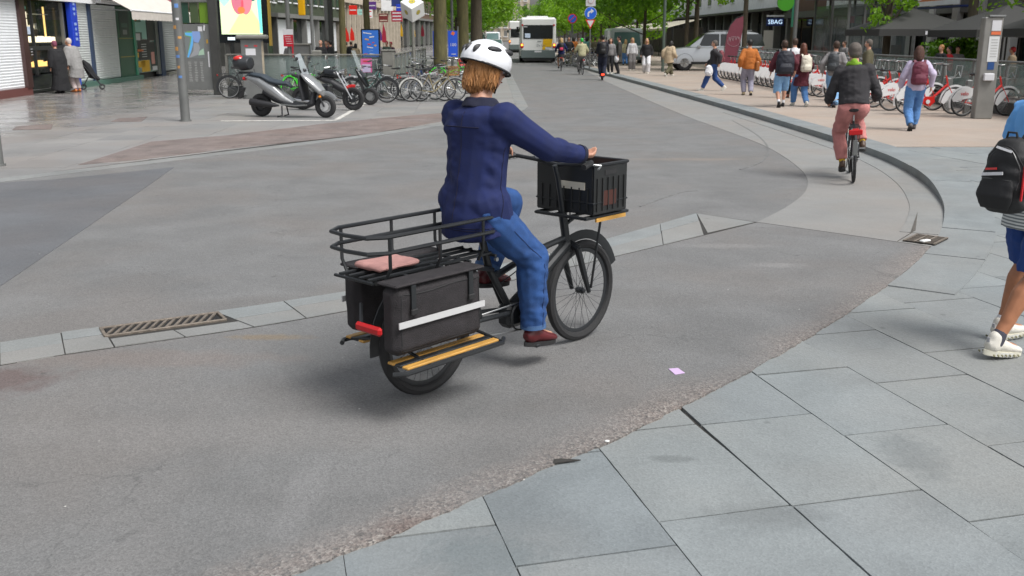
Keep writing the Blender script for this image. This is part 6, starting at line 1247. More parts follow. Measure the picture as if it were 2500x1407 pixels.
# cream awnings down the right side
for i, (y0_, y1_) in enumerate(((88, 104), (105, 122), (124, 150))):
    a_ = thing("terrace_awning", ("nearest", "middle", "farthest")[i] + " of the long cream terrace awnings beyond the van", "awning", (13.2, y0_, 0), group=None); q = MB(); L_ = y1_ - y0_
    q.add([(3.2, 0, 3.3), (3.2, L_, 3.3), (0, L_, 2.5), (0, 0, 2.5)], [(0, 1, 2, 3)]); q.build("canvas", mat("cream_awning", (.60, .55, .43), .8), a_); MB().box((0, L_ / 2, 2.42), (.04, L_, .2)).build("valance", mat("cream_awning", 0), a_)
    for k in range(5): MB().box((.1, L_ * k / 4, 1.25), (.08, .08, 2.5)).build("leg", DST, a_)
    MB().box((3.3, L_ / 2, 1.3), (.1, L_, 2.6)).build("awning_shade", DKW, a_)  # dark sheet added to imitate the shade under the awning
# far end
fe = Fac((-12, 405, 0), (7, 405, 0), -1, "distant_building", "tall beige stone building closing the far end of the street"); fe.box("wall", 0, 19, 0, 26, -8, -.3, BGW)
for k in range(7):
    for j in range(7): f_ = fe.box("window", 1 + k * 2.6, 2.3 + k * 2.6, 1.5 + j * 3.4, 3.8 + j * 3.4, -.3, -.25, GRW); fe.box("balcony", .8 + k * 2.6, 2.5 + k * 2.6, 1.2 + j * 3.4, 1.5 + j * 3.4, -.3, .1, WHW, f_)
# --- trees
LEAF = []
def leafmat(name, c):
    m = bpy.data.materials.new(name); m.use_nodes = True; t = m.node_tree; b = t.nodes["Principled BSDF"]; b.inputs["Roughness"].default_value = .5
    g = t.nodes.new("ShaderNodeNewGeometry"); n = t.nodes.new("ShaderNodeTexNoise"); n.inputs["Scale"].default_value = 1.2; n.inputs["Detail"].default_value = 4; t.links.new(g.outputs["Position"], n.inputs["Vector"])
    wn = t.nodes.new("ShaderNodeMath"); wn.operation = 'ADD'; t.links.new(g.outputs["Random Per Island"], wn.inputs[0]); t.links.new(n.outputs[0], wn.inputs[1])
    r = t.nodes.new("ShaderNodeValToRGB"); mr = t.nodes.new("ShaderNodeMapRange"); mr.inputs[1].default_value = .2; mr.inputs[2].default_value = 1.6; t.links.new(wn.outputs[0], mr.inputs[0]); t.links.new(mr.outputs[0], r.inputs[0])
    e = r.color_ramp.elements; e[0].color = (c[0] * .5, c[1] * .55, c[2] * .6, 1); e[1].color = (c[0] * 1.6, c[1] * 1.4, c[2] * 1.2, 1)
    tr = t.nodes.new("ShaderNodeBsdfTranslucent"); mx = t.nodes.new("ShaderNodeMixShader"); mx.inputs[0].default_value = .45; out = t.nodes["Material Output"]
    t.links.new(r.outputs[0], b.inputs["Base Color"]); hs_ = t.nodes.new("ShaderNodeMix"); hs_.data_type = 'RGBA'; hs_.blend_type = 'MULTIPLY'; hs_.inputs[0].default_value = 1; hs_.inputs[7].default_value = (1.5, 1.6, .5, 1); t.links.new(r.outputs[0], hs_.inputs[6]); t.links.new(hs_.outputs[2], tr.inputs[0])
    t.links.new(b.outputs[0], mx.inputs[1]); t.links.new(tr.outputs[0], mx.inputs[2]); t.links.new(mx.outputs[0], out.inputs[0]); return m
LM = [leafmat("leaves_fresh", (.145, .30, .018)), leafmat("leaves_mid", (.10, .235, .02)), leafmat("leaves_deep", (.055, .16, .02))]
BARK = mat("bark", (.075, .06, .04), .9, var=.3, scale=12, bump=.8, bscale=25, aniso=(1, 1, .25)); BARKG = mat("mossy_bark", (.095, .085, .035), .9, var=.3, scale=8, bump=.8, bscale=25, aniso=(1, 1, .25))
def crown_mesh(seed, rx, rz, n, sz, clumps=40, flat=.75):
    g = np.random.default_rng(seed); d = g.normal(size=(clumps, 3)); d /= np.linalg.norm(d, axis=1)[:, None]; rr = g.uniform(.35, .95, clumps)[:, None]; cc = d * rr * [rx, rx, rz]; cr = g.uniform(.14, .3, clumps) * rx
    k = g.integers(0, clumps, n); off = g.normal(size=(n, 3)); off /= np.linalg.norm(off, axis=1)[:, None]; off *= g.uniform(.3, 1, (n, 1)) ** .5; P_ = cc[k] + off * cr[k][:, None] * [1, 1, flat]; P_[:, 2] -= g.uniform(0, .5, n) * (off[:, 2] < 0) * .4
    a = g.normal(size=(n, 3)); a /= np.linalg.norm(a, axis=1)[:, None]; b = np.cross(a, g.normal(size=(n, 3))); b /= np.linalg.norm(b, axis=1)[:, None]; s_ = g.uniform(.6, 1.2, (n, 1)) * sz
    V = np.stack([P_ - a * s_, P_ + b * s_ * .5, P_ + a * s_, P_ - b * s_ * .5], 1).reshape(-1, 3); me = bpy.data.meshes.new("crown"); me.vertices.add(4 * n); me.vertices.foreach_set("co", V.ravel()); me.loops.add(4 * n); me.loops.foreach_set("vertex_index", np.arange(4 * n)); me.polygons.add(n); me.polygons.foreach_set("loop_start", np.arange(0, 4 * n, 4)); me.polygons.foreach_set("loop_total", np.full(n, 4)); me.update(); me.validate(); return me
CM = {}
ORD = ['nearest', 'second', 'third', 'fourth', 'fifth', 'sixth', 'seventh', 'eighth', 'ninth', 'tenth', 'eleventh']
def tree(label, x, y, tr, ch, rx, rz, kind=0, m=0, bark=BARK, group=None, lean=0, z=.003, n=9000, sz=.13, th=None):
    o = thing("street_tree", label, "tree", (x, y, z), rnd.uniform(0, 6), group); key = (kind, rx, rz, n, sz, m)
    if key not in CM: CM[key] = crown_mesh(kind + 11, rx, rz, n, sz); CM[key].materials.append(LM[m])
    c = obj("crown", CM[key], o); c.location = (0, 0, ch); q = MB(); th = th or ch
    q.tube([(0, 0, -.05), (0, 0, .15), (.03, .02, th * .4), (-.02, .03, th * .8), (0, 0, th * 1.1)], [tr * 1.35, tr * 1.05, tr * .95, tr * .75, tr * .3], 14)
    for k in range(7):
        a = k * 2.4; zz = ch - rz * .75 + k * rz * .15; q.tube([(0, 0, zz - .6), (math.cos(a) * rx * .35, math.sin(a) * rx * .35, zz + .1), (math.cos(a) * rx * .75, math.sin(a) * rx * .75, zz + rz * .3)], [tr * .4, tr * .25, tr * .08], 7)
    q.build("trunk", bark, o); return o
tree("thick pale-barked tree trunk between the blue banners", -3.18, 45.0, .30, 8.2, 4.0, 3.4, 0, 0, BARKG); tree("second thick tree trunk just right of the first", -2.35, 49.0, .28, 8.4, 4.2, 3.6, 1, 0, BARKG)
tree("darker tree trunk right of the blue banners", -1.98, 56, .32, 8.4, 4.2, 3.6, 2, 1, BARK); tree("slim mossy tree trunk inside the left railing", -7.2, 43.2, .14, 7.6, 3.0, 2.4, 3, 0, BARKG); tree("slim dark tree trunk left of the blue poster", -7.0, 49.5, .16, 8.4, 3.2, 2.4, 3, 0, BARKG)
for i, (x, y, ch) in enumerate(((-3.6, 70, 7.5), (-4.6, 84, 7.3), (-3.4, 98, 7.0), (-5, 112, 7.2), (-3.8, 130, 6.6), (-5.4, 150, 6.6), (-4.2, 175, 6.6), (-6.2, 205, 7.5), (-6.5, 240, 8))): tree(ORD[i] + " tree from the camera in the left avenue row beyond the banners", x, y, .13, ch - 1.0, 4.8, 4.4, i % 3, 1 if i % 2 else 0, BARK, "left avenue trees receding down the street", n=9000, sz=.17)
for i, (x, y, ch) in enumerate(((8.6, 66, 7.4), (9.8, 80, 7.6), (8.8, 92, 7.2), (9.4, 108, 7.0), (8.6, 124, 6.8), (9.2, 142, 6.8), (8.5, 165, 7), (9, 195, 7.5), (8.5, 235, 8), (6.5, 270, 8))): tree(ORD[i] + " tree from the camera in the right avenue row behind the signs", x, y, .11, ch - 1.5, 4.9, 4.5, i % 3, 0 if i % 3 else 1, BARK, "right avenue trees receding down the street", n=9000, sz=.17)
tree("tree with drooping fringe between the lamp post and the pale van", 10.6, 62, .13, 6.2, 3.6, 3.2, 0, 0); tree("tree with low fringe above the silver car", 12.6, 70, .17, 7.4, 4.0, 3.4, 1, 0); tree("tree with dark slim trunk behind the maroon beach flag", 12.0, 52.5, .13, 7.2, 3.0, 2.6, 2, 0); tree("tree behind the grey lamp post and green sign", 16.5, 60, .14, 7.6, 3.2, 2.8, 0, 1)
tree("tree whose leafy sprays hang beside the glass pavilion", 12.9, 35.0, .13, 3.35, 1.25, 1.25, 5, 0, BARK, n=1500, sz=.085, th=5.5); tree("tree trunk rising between the dark parasols", 16.3, 36.3, .17, 6.8, 3.0, 2.5, 4, 1, BARK, n=5000, sz=.12); tree("tree with bright sprays at the top right corner", 14.0, 26.6, .14, 3.75, 1.9, 1.45, 6, 0, BARK, n=2600, sz=.085, th=6)
hg = thing("hedge", "clipped hedge behind the red jacketed cafe guest", "hedge", (14.5, 33.4, .1)); q = crown_mesh(99, 1.05, .50, 6000, .06, 60); q.materials.append(LM[1]); h_ = obj("foliage", q, hg); h_.location = (0, 0, 1.25); MB().box((0, 0, .3), (2.2, .7, .6), bev=.03).build("planter", DKW, hg)
# --- right side furniture
balustrade("long glazed railing behind the red share bicycles", [(11.6, 15.0, .1), (11.6, 60.0, .1)], 1.22, None, 1.7, base=.30, m=GST, gl=mat("pale_green_glass", (.22, .30, .28), .12, alpha=.55))
tk = thing("terminal_post", "tall grey share-bicycle terminal with white and blue printed panel", "terminal", (10.54, 22.45, .105), R(-3)); MB().box((0, 0, 1.1), (.40, .24, 2.2), bev=.02).build("housing", mat("post_grey", (.23, .225, .21), .5, .2, var=.1, scale=4), tk); MB().box((.06, -.125, 2.02), (.20, .012, .22)).build("white_panel", STK[0], tk); MB().box((.06, -.125, 1.86), (.20, .012, .07)).build("red_orange_panel", mat("print_sunset", (.7, .16, .06), .5), tk); MB().box((.04, -.125, 1.52), (.22, .012, .54)).build("white_panel", mat("print_white", 0), tk); MB().box((.03, -.125, 1.16), (.14, .012, .16)).build("blue_panel", mat("map_navy", (.02, .07, .22), .4), tk); MB().box((.0, -.16, .92), (.22, .08, .16), bev=.015).build("card_reader", STK[0], tk); MB().box((.05, 0, 2.23), (.34, .3, .03)).build("top_plate", ALU, tk)
for k in range(7): MB().box((.05, -.133, 1.72 - k * .06), (.14, .004, .012)).build("text_line", mat("sticker_grey", 0), tk)
M_WP = mat("share_white", (.70, .70, .70), .35, coat=.3); M_RP = mat("share_red", (.62, .02, .015), .32, coat=.4)
def share(label, loc, rz, grp):
    B = bicycle(label, loc, rz, r=.32, wb=1.12, fm=M_RP, gm=M_WP, style='low', rack=False, group=grp, lamp=False, hb=.12)
    for s in (-1, 1):
        P_ = [(-.02, .40), (-.30, .34), (-.34, .42), (-.22, .58), (-.02, .67), (.18, .64), (.20, .52), (.12, .42)]; f = MB().xprism(P_, s * .055, s * .075).build("skirt_guard", M_WP, B); text("guard_text", "velo", .12, M_RP, f, (-.04, s * .079, .52), (math.pi / 2, 0, 0 if s < 0 else math.pi))
    f = MB(); f.xprism([(.30, .34), (.40, .42), (.58, .42), (.62, .30), (.5, .18), (.34, .24)], -.07, -.045); f.tube([(.44, -.075, .30), (.44, -.085, .30)], .055, 16); f.build("chain_case", M_RP, B); f = MB().tube([(.44, -.086, .30), (.44, -.09, .30)], .05, 16).build("white_hub_disc", M_WP, B)
    P_ = [(1.12 - .33, .38), (1.12 - .35, .28), (1.12 - .28, .24), (1.12 - .10, .44), (1.12 - .02, .58), (1.12 - .14, .60), (1.12 - .26, .52)]
    for s in (-1, 1): MB().xprism(P_, s * .05, s * .065).build("front_guard", M_WP, B)
    q = MB(); q.tube([(.9, -.16, .84), (1.14, -.14, .86), (1.16, 0, .98), (1.14, .14, .86), (.9, .16, .84)], .010, 6); q.tube([(1.14, -.14, .86), (1.17, -.13, 1.12), (1.17, .13, 1.12), (1.14, .14, .86)], .010, 6); q.build("front_rack", ALU, B); return B
sb0 = share("red and white share bicycle, last before the terminal post", (9.32, 23.6, .108), R(4), "share bicycles docked in a row"); sb0["label"] = "share bicycle docked nearest the terminal post"
ys = [24.75] + [25.9, 26.5, 27.2, 28.4, 29.0] + [30.2 + k * .66 for k in range(21)]
for i, y in enumerate(ys):
    if i in (9, 10): continue
    sb = dup(sb0, (9.35 - (y - 24) * .012, y, .108), R(4 + rnd.uniform(-3, 3)), ""); sb["label"] = "red share bicycle with white guards beside the woman with the wine-red backpack" if i == 0 else ("share bicycle glimpsed between the dark sweater cyclist and the woman in lilac" if i in (1, 2) else "red and white share bicycle packed in the docked row behind the walkers")
sx1 = dup(sb0, (10.35, 23.0, .108), R(10), "share bicycle cut off by the terminal post, only its white front showing")
for i, y in enumerate([23.7] + ys):
    dk = thing("docking_post", "short grey docking post at the front wheel of a share bicycle", "docking post", (10.75, y, .105), 0, "docking posts of the share bicycle row") if i == 0 else dup(dk, (10.75 - (y - 24) * .012, y, .105), 0, "short grey docking post at the front wheel of a share bicycle")
    if i == 0: MB().box((0, 0, .4), (.14, .10, .8), bev=.02).build("dock_column", GST, dk); MB().box((-.08, 0, .6), (.08, .12, .14), bev=.01).build("dock_latch", DST, dk)
PAR = mat("parasol_cloth", (.040, .040, .038), .85, var=.1, scale=3)
def parasol(label, x, y, w_, z0, z1, drop=.22):
    o = thing("parasol", label, "parasol", (x, y, .1)); MB().tube([(0, 0, 0), (0, 0, z1 - .05)], .03, 8).build("pole", DST, o); q = MB(); n = 4; C_ = [(w_, w_), (-w_, w_), (-w_, -w_), (w_, -w_)]
    for k in range(4): a, b = C_[k], C_[(k + 1) % 4]; q.add([(a[0], a[1], z0), (b[0], b[1], z0), (0, 0, z1), (a[0], a[1], z0 - drop), (b[0], b[1], z0 - drop)], [(0, 1, 2), (3, 4, 1, 0)])
    q.build("canopy", PAR, o)
    for a in C_: MB().tube([(0, 0, z1 - .06), (a[0], a[1], z0 - .02)], .012, 5).build("rib", DST, o)
    MB().box((0, -w_ - .01, z0 - drop * .55), (.45, .006, .12)).build("white_print", STK[0], o); MB().tube([(0, 0, 0), (0, 0, .08)], .35, 12).build("base", DST, o); return o
parasol("large dark parasol left of the tree trunk", 13.9, 35.5, 1.75, 2.02, 2.72); parasol("large dark parasol over the cafe behind the terminal post", 15.3, 31.5, 1.75, 1.98, 2.75); parasol("dark parasol at the right edge of the photo", 15.6, 27.8, 1.7, 2.0, 2.8); parasol("dark parasol in the second row behind the tree trunk", 18.2, 36.5, 1.8, 2.2, 3.0); 
lm_ = thing("banner_flag", "maroon beach flag with pale script beside the silver car", "flag", (9.72, 44.0, .1)); MAF = mat("maroon_banner", (.17, .035, .055), .7, var=.12, scale=5)
P_ = [(-.52, .62), (-.50, 1.3), (-.44, 1.85), (-.30, 2.25), (-.08, 2.50), (.22, 2.62), (.24, 2.2), (.16, 1.6), (.04, .95), (-.06, .55)]; fc = MB().xprism(P_, -.012, .012).build("cloth", MAF, lm_); q = MB(); q.tube([(-.5, 0, 0), (-.53, 0, 1.2), (-.47, 0, 1.9), (-.30, 0, 2.30), (-.06, 0, 2.55), (.24, 0, 2.66)], .014, 6); q.build("pole", DST, lm_)
SCP = mat("pale_script", (.42, .30, .32), .6)
for x0 in (0, 1):
    q = MB(); q.tube([(-.36 + t * .034 + math.sin(t * 1.7) * .02, -.017, 1.62 + math.cos(t * 1.7) * (.075 if t % 5 else .12) - x0 * .28 + t * .008) for t in range(15)], .010, 4); q.build("script_stroke", SCP, fc) if x0 == 0 else None
q = MB(); q.circ((-.14, -.016, 1.56), .26, .006, 28, 4); q.v = [(x, y, 1.56 + (z - 1.56) * .8) for x, y, z in q.v]; q.build("oval_outline", SCP, fc)
post("grey-green lamp post beside the tan coated woman", (7.75, 52.0, .1), .075, 6, m=mat("green_grey_paint", (.09, .12, .10), .5)); post("grey lamp post behind the walkers near the SBAG sign", (12.9, 46.5, .1), .09, 7)
post("thin dark post left of the pavilion", (13.6, 43.5, .1), .05, 4, m=DST)
# traffic signs
t1 = thing("traffic_sign", "round blue no-parking sign on a grey pole by the kerb", "traffic sign", (3.95, 67, .0)); MB().tube([(0, 0, 0), (0, 0, 3.1)], .04, 8).build("pole", GST, t1)
def disc(nm, r0, y, z, m, parent, n=28, x=0): return MB().tube([(x, y, z), (x, y - .012, z)], r0, n).build(nm, m, parent)
BS = mat("sign_blue", (.012, .12, .62), .4); disc("red_rim", .31, -.05, 2.98, rs, t1); disc("blue_face", .25, -.064, 2.98, BS, t1); MB().box((0, -.08, 2.98), (.5, .006, .05), mtx=Matrix.Rotation(R(-45), 4, 'Y')).build("red_bar", rs, t1); MB().box((0, .02, 2.3), (.12, .1, .5)).build("pole_box", DST, t1)
t2 = thing("traffic_sign", "blue arrow sign above a give way triangle and a white plate", "traffic sign", (4.25, 55.5, .10)); MB().tube([(0, 0, 0), (0, 0, 4.4)], .04, 8).build("pole", GST, t2); disc("white_rim", .335, -.05, 2.98, STK[0], t2); disc("blue_face", .315, -.064, 2.98, BS, t2)
MB().xprism([(-.16, 2.78), (-.08, 2.78), (-.08, 2.98), (.02, 3.03), (.02, 2.95), (.18, 3.09), (.02, 3.22), (.02, 3.12), (-.12, 3.06), (-.16, 2.98)], -.082, -.078).build("white_arrow", STK[0], t2)
MB().xprism([(-.27, 2.64), (.27, 2.64), (0, 2.15)][::-1], -.062, -.05).build("give_way_rim", rs, t2); MB().xprism([(-.19, 2.595), (.19, 2.595), (0, 2.25)][::-1], -.070, -.064).build("white_face", STK[0], t2)
MB().box((0, -.06, 3.65), (.52, .01, .62)).build("white_plate", mat("plate_grey_white", (.55, .55, .56), .5), t2); disc("plate_ring", .16, -.067, 3.62, mat("pale_red_ring", (.55, .32, .32), .5), t2); disc("plate_ring_inner", .13, -.081, 3.62, mat("plate_grey_white", 0), t2)
# --- vehicles
def carwheel(parent, x, y, r, m=ALU):
    w0 = bpy.data.objects.new("wheel", None); SC.collection.objects.link(w0); w0.parent = parent; w0.location = (x, y, r); s = 1 if y > 0 else -1
    q = MB(); q.circ((0, 0, 0), r - .09, (.09, .11), 28, 8); q.build("tyre", TYR, w0); q = MB(); q.tube([(0, s * .02, 0), (0, s * .09, 0)], r - .16, 20)
    for k in range(5): a = 2 * math.pi * k / 5; q.tube([(0, s * .095, 0), (math.cos(a) * (r - .17), s * .1, math.sin(a) * (r - .17))], .03, 5)
    q.build("rim", m, w0)
def vehicle(label, loc, rz, L, W_, Hh, body, green, m, cat, name, wheels, wr_=.36, gh_in=.16, win=None, group=None):
    o = thing(name, label, cat, loc, rz, group); q = MB(); n = len(body); ST = [(-W_ / 2, .86), (-W_ / 2 * .97, .97), (-W_ / 2 * .86, 1.), (W_ / 2 * .86, 1.), (W_ / 2 * .97, .97), (W_ / 2, .86)]
    def shell(prof, widths, zlow):
        V = []
        for (y, k) in widths:
            for (x, z) in prof: V.append((x * (1 - (1 - k) * .25), y, zlow + (z - zlow) * (1 - (1 - k) * .35)))
        return V
    V = shell(body, [(-W_ / 2, .80), (-W_ / 2 * .97, .93), (-W_ / 2 * .86, 1.), (W_ / 2 * .86, 1.), (W_ / 2 * .97, .93), (W_ / 2, .80)], .55); F = []
    for s in range(5):
        for i in range(n): j = (i + 1) % n; F.append((s * n + i, s * n + j, (s + 1) * n + j, (s + 1) * n + i))
    F += [tuple(range(n)), tuple(range(5 * n, 6 * n))[::-1]]; q.add(V, F); q.rc = 1; q.build("body", m, o)
    # cabin: glasshouse narrows upward
    n = len(green); zb = min(z for _, z in green); zt = max(z for _, z in green); q = MB(); q.rc = 1; V = []
    for s in (-1, 1):
        for x, z in green: V.append((x, s * (W_ / 2 * .93 - gh_in * (z - zb) / (zt - zb)), z))
    q.add(V, [(i, (i + 1) % n, n + (i + 1) % n, n + i) for i in range(n)] + [tuple(range(n)), tuple(range(n, 2 * n))[::-1]]); q.build("cabin", m, o)
    # panes on the cabin sides and front
    cx = sum(x for x, _ in green) / n; cz = (zb + zt) / 2
    for s in (-1, 1):
        for (a, b) in (win or [(-.9, -.05), (.05, .9)]):
            x0, x1 = cx + a * L * .27, cx + b * L * .27; yy = lambda z: s * (W_ / 2 * .93 - gh_in * (z - zb) / (zt - zb) + .006); z0, z1 = zb + .06, zt - .12; sl = .16
            MB().add([(x0 - (sl if a < -.5 else 0) * 0, yy(z0), z0), (x1, yy(z0), z0), (x1 - (sl * 1.6 if b > .5 else 0), yy(z1), z1), (x0 + (sl if a < -.5 else 0), yy(z1), z1)], [(0, 1, 2, 3)]).build("side_window", DGL, o, smooth=0)
    for x, y in wheels: carwheel(o, x, y, wr_)
    return o
sbody = [(0, .35), (.1, .95), (.25, 1.12), (3.3, 1.10), (4.2, 1.02), (4.6, .85), (4.7, .38), (4.3, .32), (.3, .30)]; sg = [(.06, 1.08), (.30, 1.72), (.8, 1.80), (2.3, 1.79), (2.75, 1.68), (3.55, 1.10)]
su = vehicle("silver estate car parked behind the walkers with its roof rails", (13.25, 54.2, .1), R(178), 4.7, 1.9, 1.8, sbody, sg, mat("car_silver", (.50, .52, .54), .28, .35, coat=.8), "car", "parked_car", [(.85, -.86), (.85, .86), (3.75, -.86), (3.75, .86)], .37, win=[(-1.30, -.45), (-.40, .35), (.40, 1.15)])
for s in (-1, 1):
    MB().tube([(.6, s * .72, 1.84), (2.4, s * .72, 1.83)], .018, 6).build("roof_rail", ALU, su); MB().box((3.1, s * 1.02, 1.12), (.16, .2, .12), bev=.03).build("wing_mirror", mat("car_silver", 0), su)
    for x in (1.1, 2.3): MB().box((x, s * .955, .98), (.18, .02, .03)).build("door_handle", ALU, su)
    MB().box((2.3, s * .945, .36), (2.3, .03, .12)).build("sill_trim", BLK, su); q = MB(); q.box((4.55, s * .62, .82), (.22, .38, .14), bev=.04); q.build("headlight", mat("lamp_lens", 0), su); MB().box((.08, s * .72, 1.0), (.08, .28, .22), bev=.02).build("tail_light", mat("red_lens", 0), su)
    for x in (.85, 3.75): MB().circ((x, s * .925, .37), .42, .03, 18, 5, a0=0, a1=math.pi).build("wheel_arch", BLK, su)
MB().box((4.70, 0, .55), (.03, 1.2, .22)).build("grille", BLK, su); q = MB(); q.add([(3.50, -.78, 1.12), (3.50, .78, 1.12), (2.78, .68, 1.68), (2.78, -.68, 1.68)], [(0, 1, 2, 3)]); q.v = [(x + .012, y, z + .012) for x, y, z in q.v]; q.build("windscreen", DGL, su)
su.scale = (1.1, 1.06, 1.12)
# buses
def bus(label, x, y, W_=2.55, Hh=3.15, L=12, detail=True, rz=math.pi / 2):
    o = thing("city_bus", label, "bus", (x, y, .0), 0); q = MB(); q.box((0, L / 2, Hh / 2 + .18), (W_, L, Hh - .36), bev=.14); q.build("body", mat("bus_white", (.72, .72, .71), .35, coat=.3), o)
    rw = MB().box((0, -.012, 2.15), (W_ * .82, .03, .95), bev=.01).build("rear_window", DGL, o); MB().box((0, -.012, .62), (W_ * .96, .05, .55), bev=.02).build("bumper", mat("bus_grey", (.12, .15, .15), .5), o); MB().box((0, .1, .28), (W_ * .85, .2, .22)).build("underside", BLK, o)
    yb = MB().xprism([(.30, .92), (.52, .92), (.56, 1.12), (.98, 1.12), (1.02, 1.66), (.36, 1.66)], -.03, -.001).build("yellow_stripe", mat("bus_yellow", (.72, .42, .0), .4), o)
    for s in (-1, 1):
        MB().box((s * 1.15, -.02, 1.20), (.22, .04, .32), bev=.02).build("tail_lamp_cluster", mat("red_lens", 0), o); MB().tube([(s * 1.15, -.038, 1.25), (s * 1.15, -.055, 1.25)], .075, 14).build("lit_lamp", emis("lamp_amber", (1, .38, .05), 2.2), o); MB().tube([(s * 1.12, -.01, 2.62), (s * 1.12, -.03, 2.62)], .07, 12).build("high_lamp", mat("red_lens", 0), o)
        MB().box((s * (W_ / 2 + .004), L / 2, 2.05), (.012, L * .9, .95)).build("side_windows", DGL, o); MB().box((s * (W_ / 2 + .12), L - .2, 2.4), (.2, .1, .4), bev=.03).build("wing_mirror", BLK, o); MB().box((s * (W_ / 2 + .004), L / 2, .5), (.014, L * .96, .3)).build("skirt_panel", mat("bus_grey", 0), o)
        for yy in (2.2, 9.5): MB().tube([(s * (W_ / 2 - .3), yy, .48), (s * (W_ / 2 + .01), yy, .48)], .46, 20).build("wheel", TYR, o)
    if detail:
        MB().box((-.75, -.032, 1.9), (.38, .006, .3)).build("window_notice", mat("pale_blue_print", 0), o); text("livery_text", "De Lijn", .22, mat("bus_grey", 0), o, (.22, -.03, 1.22), (math.pi / 2, 0, 0)); MB().box((0, -.04, .80), (.5, .01, .11)).build("number_plate", STK[0], o); MB().box((.1, -.03, 1.5), (.3, .008, .05)).build("badge_line", mat("bus_grey", 0), o); MB().box((-.9, -.03, 2.5), (.25, .008, .05)).build("white_print", STK[0], o); MB().box((.66, -.035, 1.02), (.3, .008, .14)).build("plate_light_panel", STK[0], o); MB().box((0, L * .5, Hh + .06), (1.6, L * .5, .16), bev=.05).build("roof_pod", mat("bus_white", 0), o)
    return o
bus("white and yellow city bus driving away down the street", 1.86, 72.5); bus("second white bus ahead of the first, half hidden", .9, 116, Hh=3.5, detail=False)
VW = mat("van_white", (.74, .76, .78), .3, coat=.5); vb_ = [(0, .4), (.02, 1.2), (.3, 1.35), (1.0, 1.4), (5.0, 1.4), (5.0, .4), (4.5, .35), (.5, .35)]; vg = [(.35, 1.3), (1.15, 2.1), (1.5, 2.25), (4.98, 2.25), (4.98, 1.3)]
def van(label, x, y, m=VW, rz=0, sc=1., mirror=True, lamps=True):
    o = thing("van", label, "van", (x, y, 0), rz); q = MB(); q.box((0, 2.9, 1.35), (2.0 * sc, 5.0, 1.95 * sc), bev=.14); q.box((0, .55, .85), (1.95 * sc, 1.2, .9), bev=.12); q.build("body", m, o)
    q = MB(); q.add([(-.86 * sc, .1, 1.28), (.86 * sc, .1, 1.28), (.78 * sc, .42, 2.02 * sc), (-.78 * sc, .42, 2.02 * sc)], [(0, 1, 2, 3)]); q.v = [(x_, y_ - .06, z_) for x_, y_, z_ in q.v]; q.build("windscreen", mat("pale_glass", (.12, .20, .20), .08, spec=.9), o)
    MB().box((0, -.06, .72), (.9, .04, .22), bev=.01).build("grille", BLK, o); MB().box((0, -.05, .45), (1.9 * sc, .1, .2), bev=.03).build("bumper", mat("bus_grey", 0), o); MB().box((0, -.11, .52), (.45, .01, .11)).build("number_plate", STK[0], o)
    for s in (-1, 1):
        q = MB(); q.box((s * .8 * sc, -.05, .9), (.3, .06, .2), bev=.03); q.build("headlight", emis("lamp_white", (1, .98, .92), 1.5) if lamps else mat("lamp_lens", 0), o); MB().box((s * 1.12 * sc, .35, 1.5), (.14, .1, .3), bev=.03).build("wing_mirror", BLK, o)
        for yy in (.9, 4.2): MB().tube([(s * .78 * sc, yy, .35), (s * 1.0 * sc, yy, .35)], .34, 16).build("wheel", TYR, o)
    return o
van("large pale van facing the camera behind the crowd", 7.6, 67.0, mat("van_pale_grey", (.55, .60, .61), .3, coat=.4), sc=1.05, lamps=False)
van("white van in the oncoming lane, nearest the left trees", -6.4, 150, rz=0); van("tall white van in the middle of the oncoming queue", -3.0, 158, sc=1.1); van("white van behind the nearest oncoming van", -5.6, 178)
cbd = [(0, .35), (.05, .75), (.9, .92), (1.6, .95), (3.9, .95), (4.2, .8), (4.25, .35)]; cgr = [(1.0, .9), (1.7, 1.4), (3.1, 1.42), (3.8, .92)]
oc = vehicle("small pale car with bright headlights in the oncoming queue", (-2.0, 128, 0), R(90), 4.25, 1.8, 1.42, cbd, cgr, VW, "car", "oncoming_car", [(.8, -.82), (.8, .82), (3.4, -.82), (3.4, .82)], .31)
for s in (-1, 1): q = MB(); q.box((-.01, s * .62, .66), (.06, .36, .17), bev=.02); q.build("headlight", emis("lamp_white", 0), oc)
q = MB(); q.add([(.98, -.72, .94), (.98, .72, .94), (1.66, .62, 1.36), (1.66, -.62, 1.36)], [(0, 1, 2, 3)]); q.v = [(x - .02, y, z + .01) for x, y, z in q.v]; q.build("windscreen", mat("pale_glass", 0), oc)
# ---------------------------------------------------------------- people along the street
def gz(px, py, z=.108): p = G(px, py, z); return (p.x, p.y, z)
a_, Ja = person("woman with brown bobbed hair, lilac shirt and jeans walking away", gz(2226, 318), R(80), 1.66, top=(LIL, -.05, 1, .014), bot=(JEANM, 'straight', .04), shoe=mat("canvas_shoe", (.10, .09, .09), .7), hair=(mat("hair_chestnut", (.075, .028, .016), .6, var=.4, scale=40, bump=.8, bscale=90), 'bob'), vox=.012, walk=.28, legf=-1, fem=1, skin=SK)
backpack("wine-red backpack on the woman in the lilac shirt", a_, Ja, (.31, .44, .17), cloth("wine_nylon", (.13, .018, .04), .6), .012, ang=0)
a_, Ja = person("man in grey hoodie and baggy light jeans passing the share bicycles", gz(2030, 262), R(62), 1.72, top=(GRC, -.08, 1, .018), bot=(JEANL, 'wide', .01), shoe=mat("navy_shoe", (.01, .015, .05), .6), hair=(HB, 'short'), vox=.014, walk=.22, hy=.4)
backpack("dark grey backpack on the man in the grey hoodie", a_, Ja, (.30, .44, .2), cloth("slate_nylon", (.035, .04, .045), .6), .014)
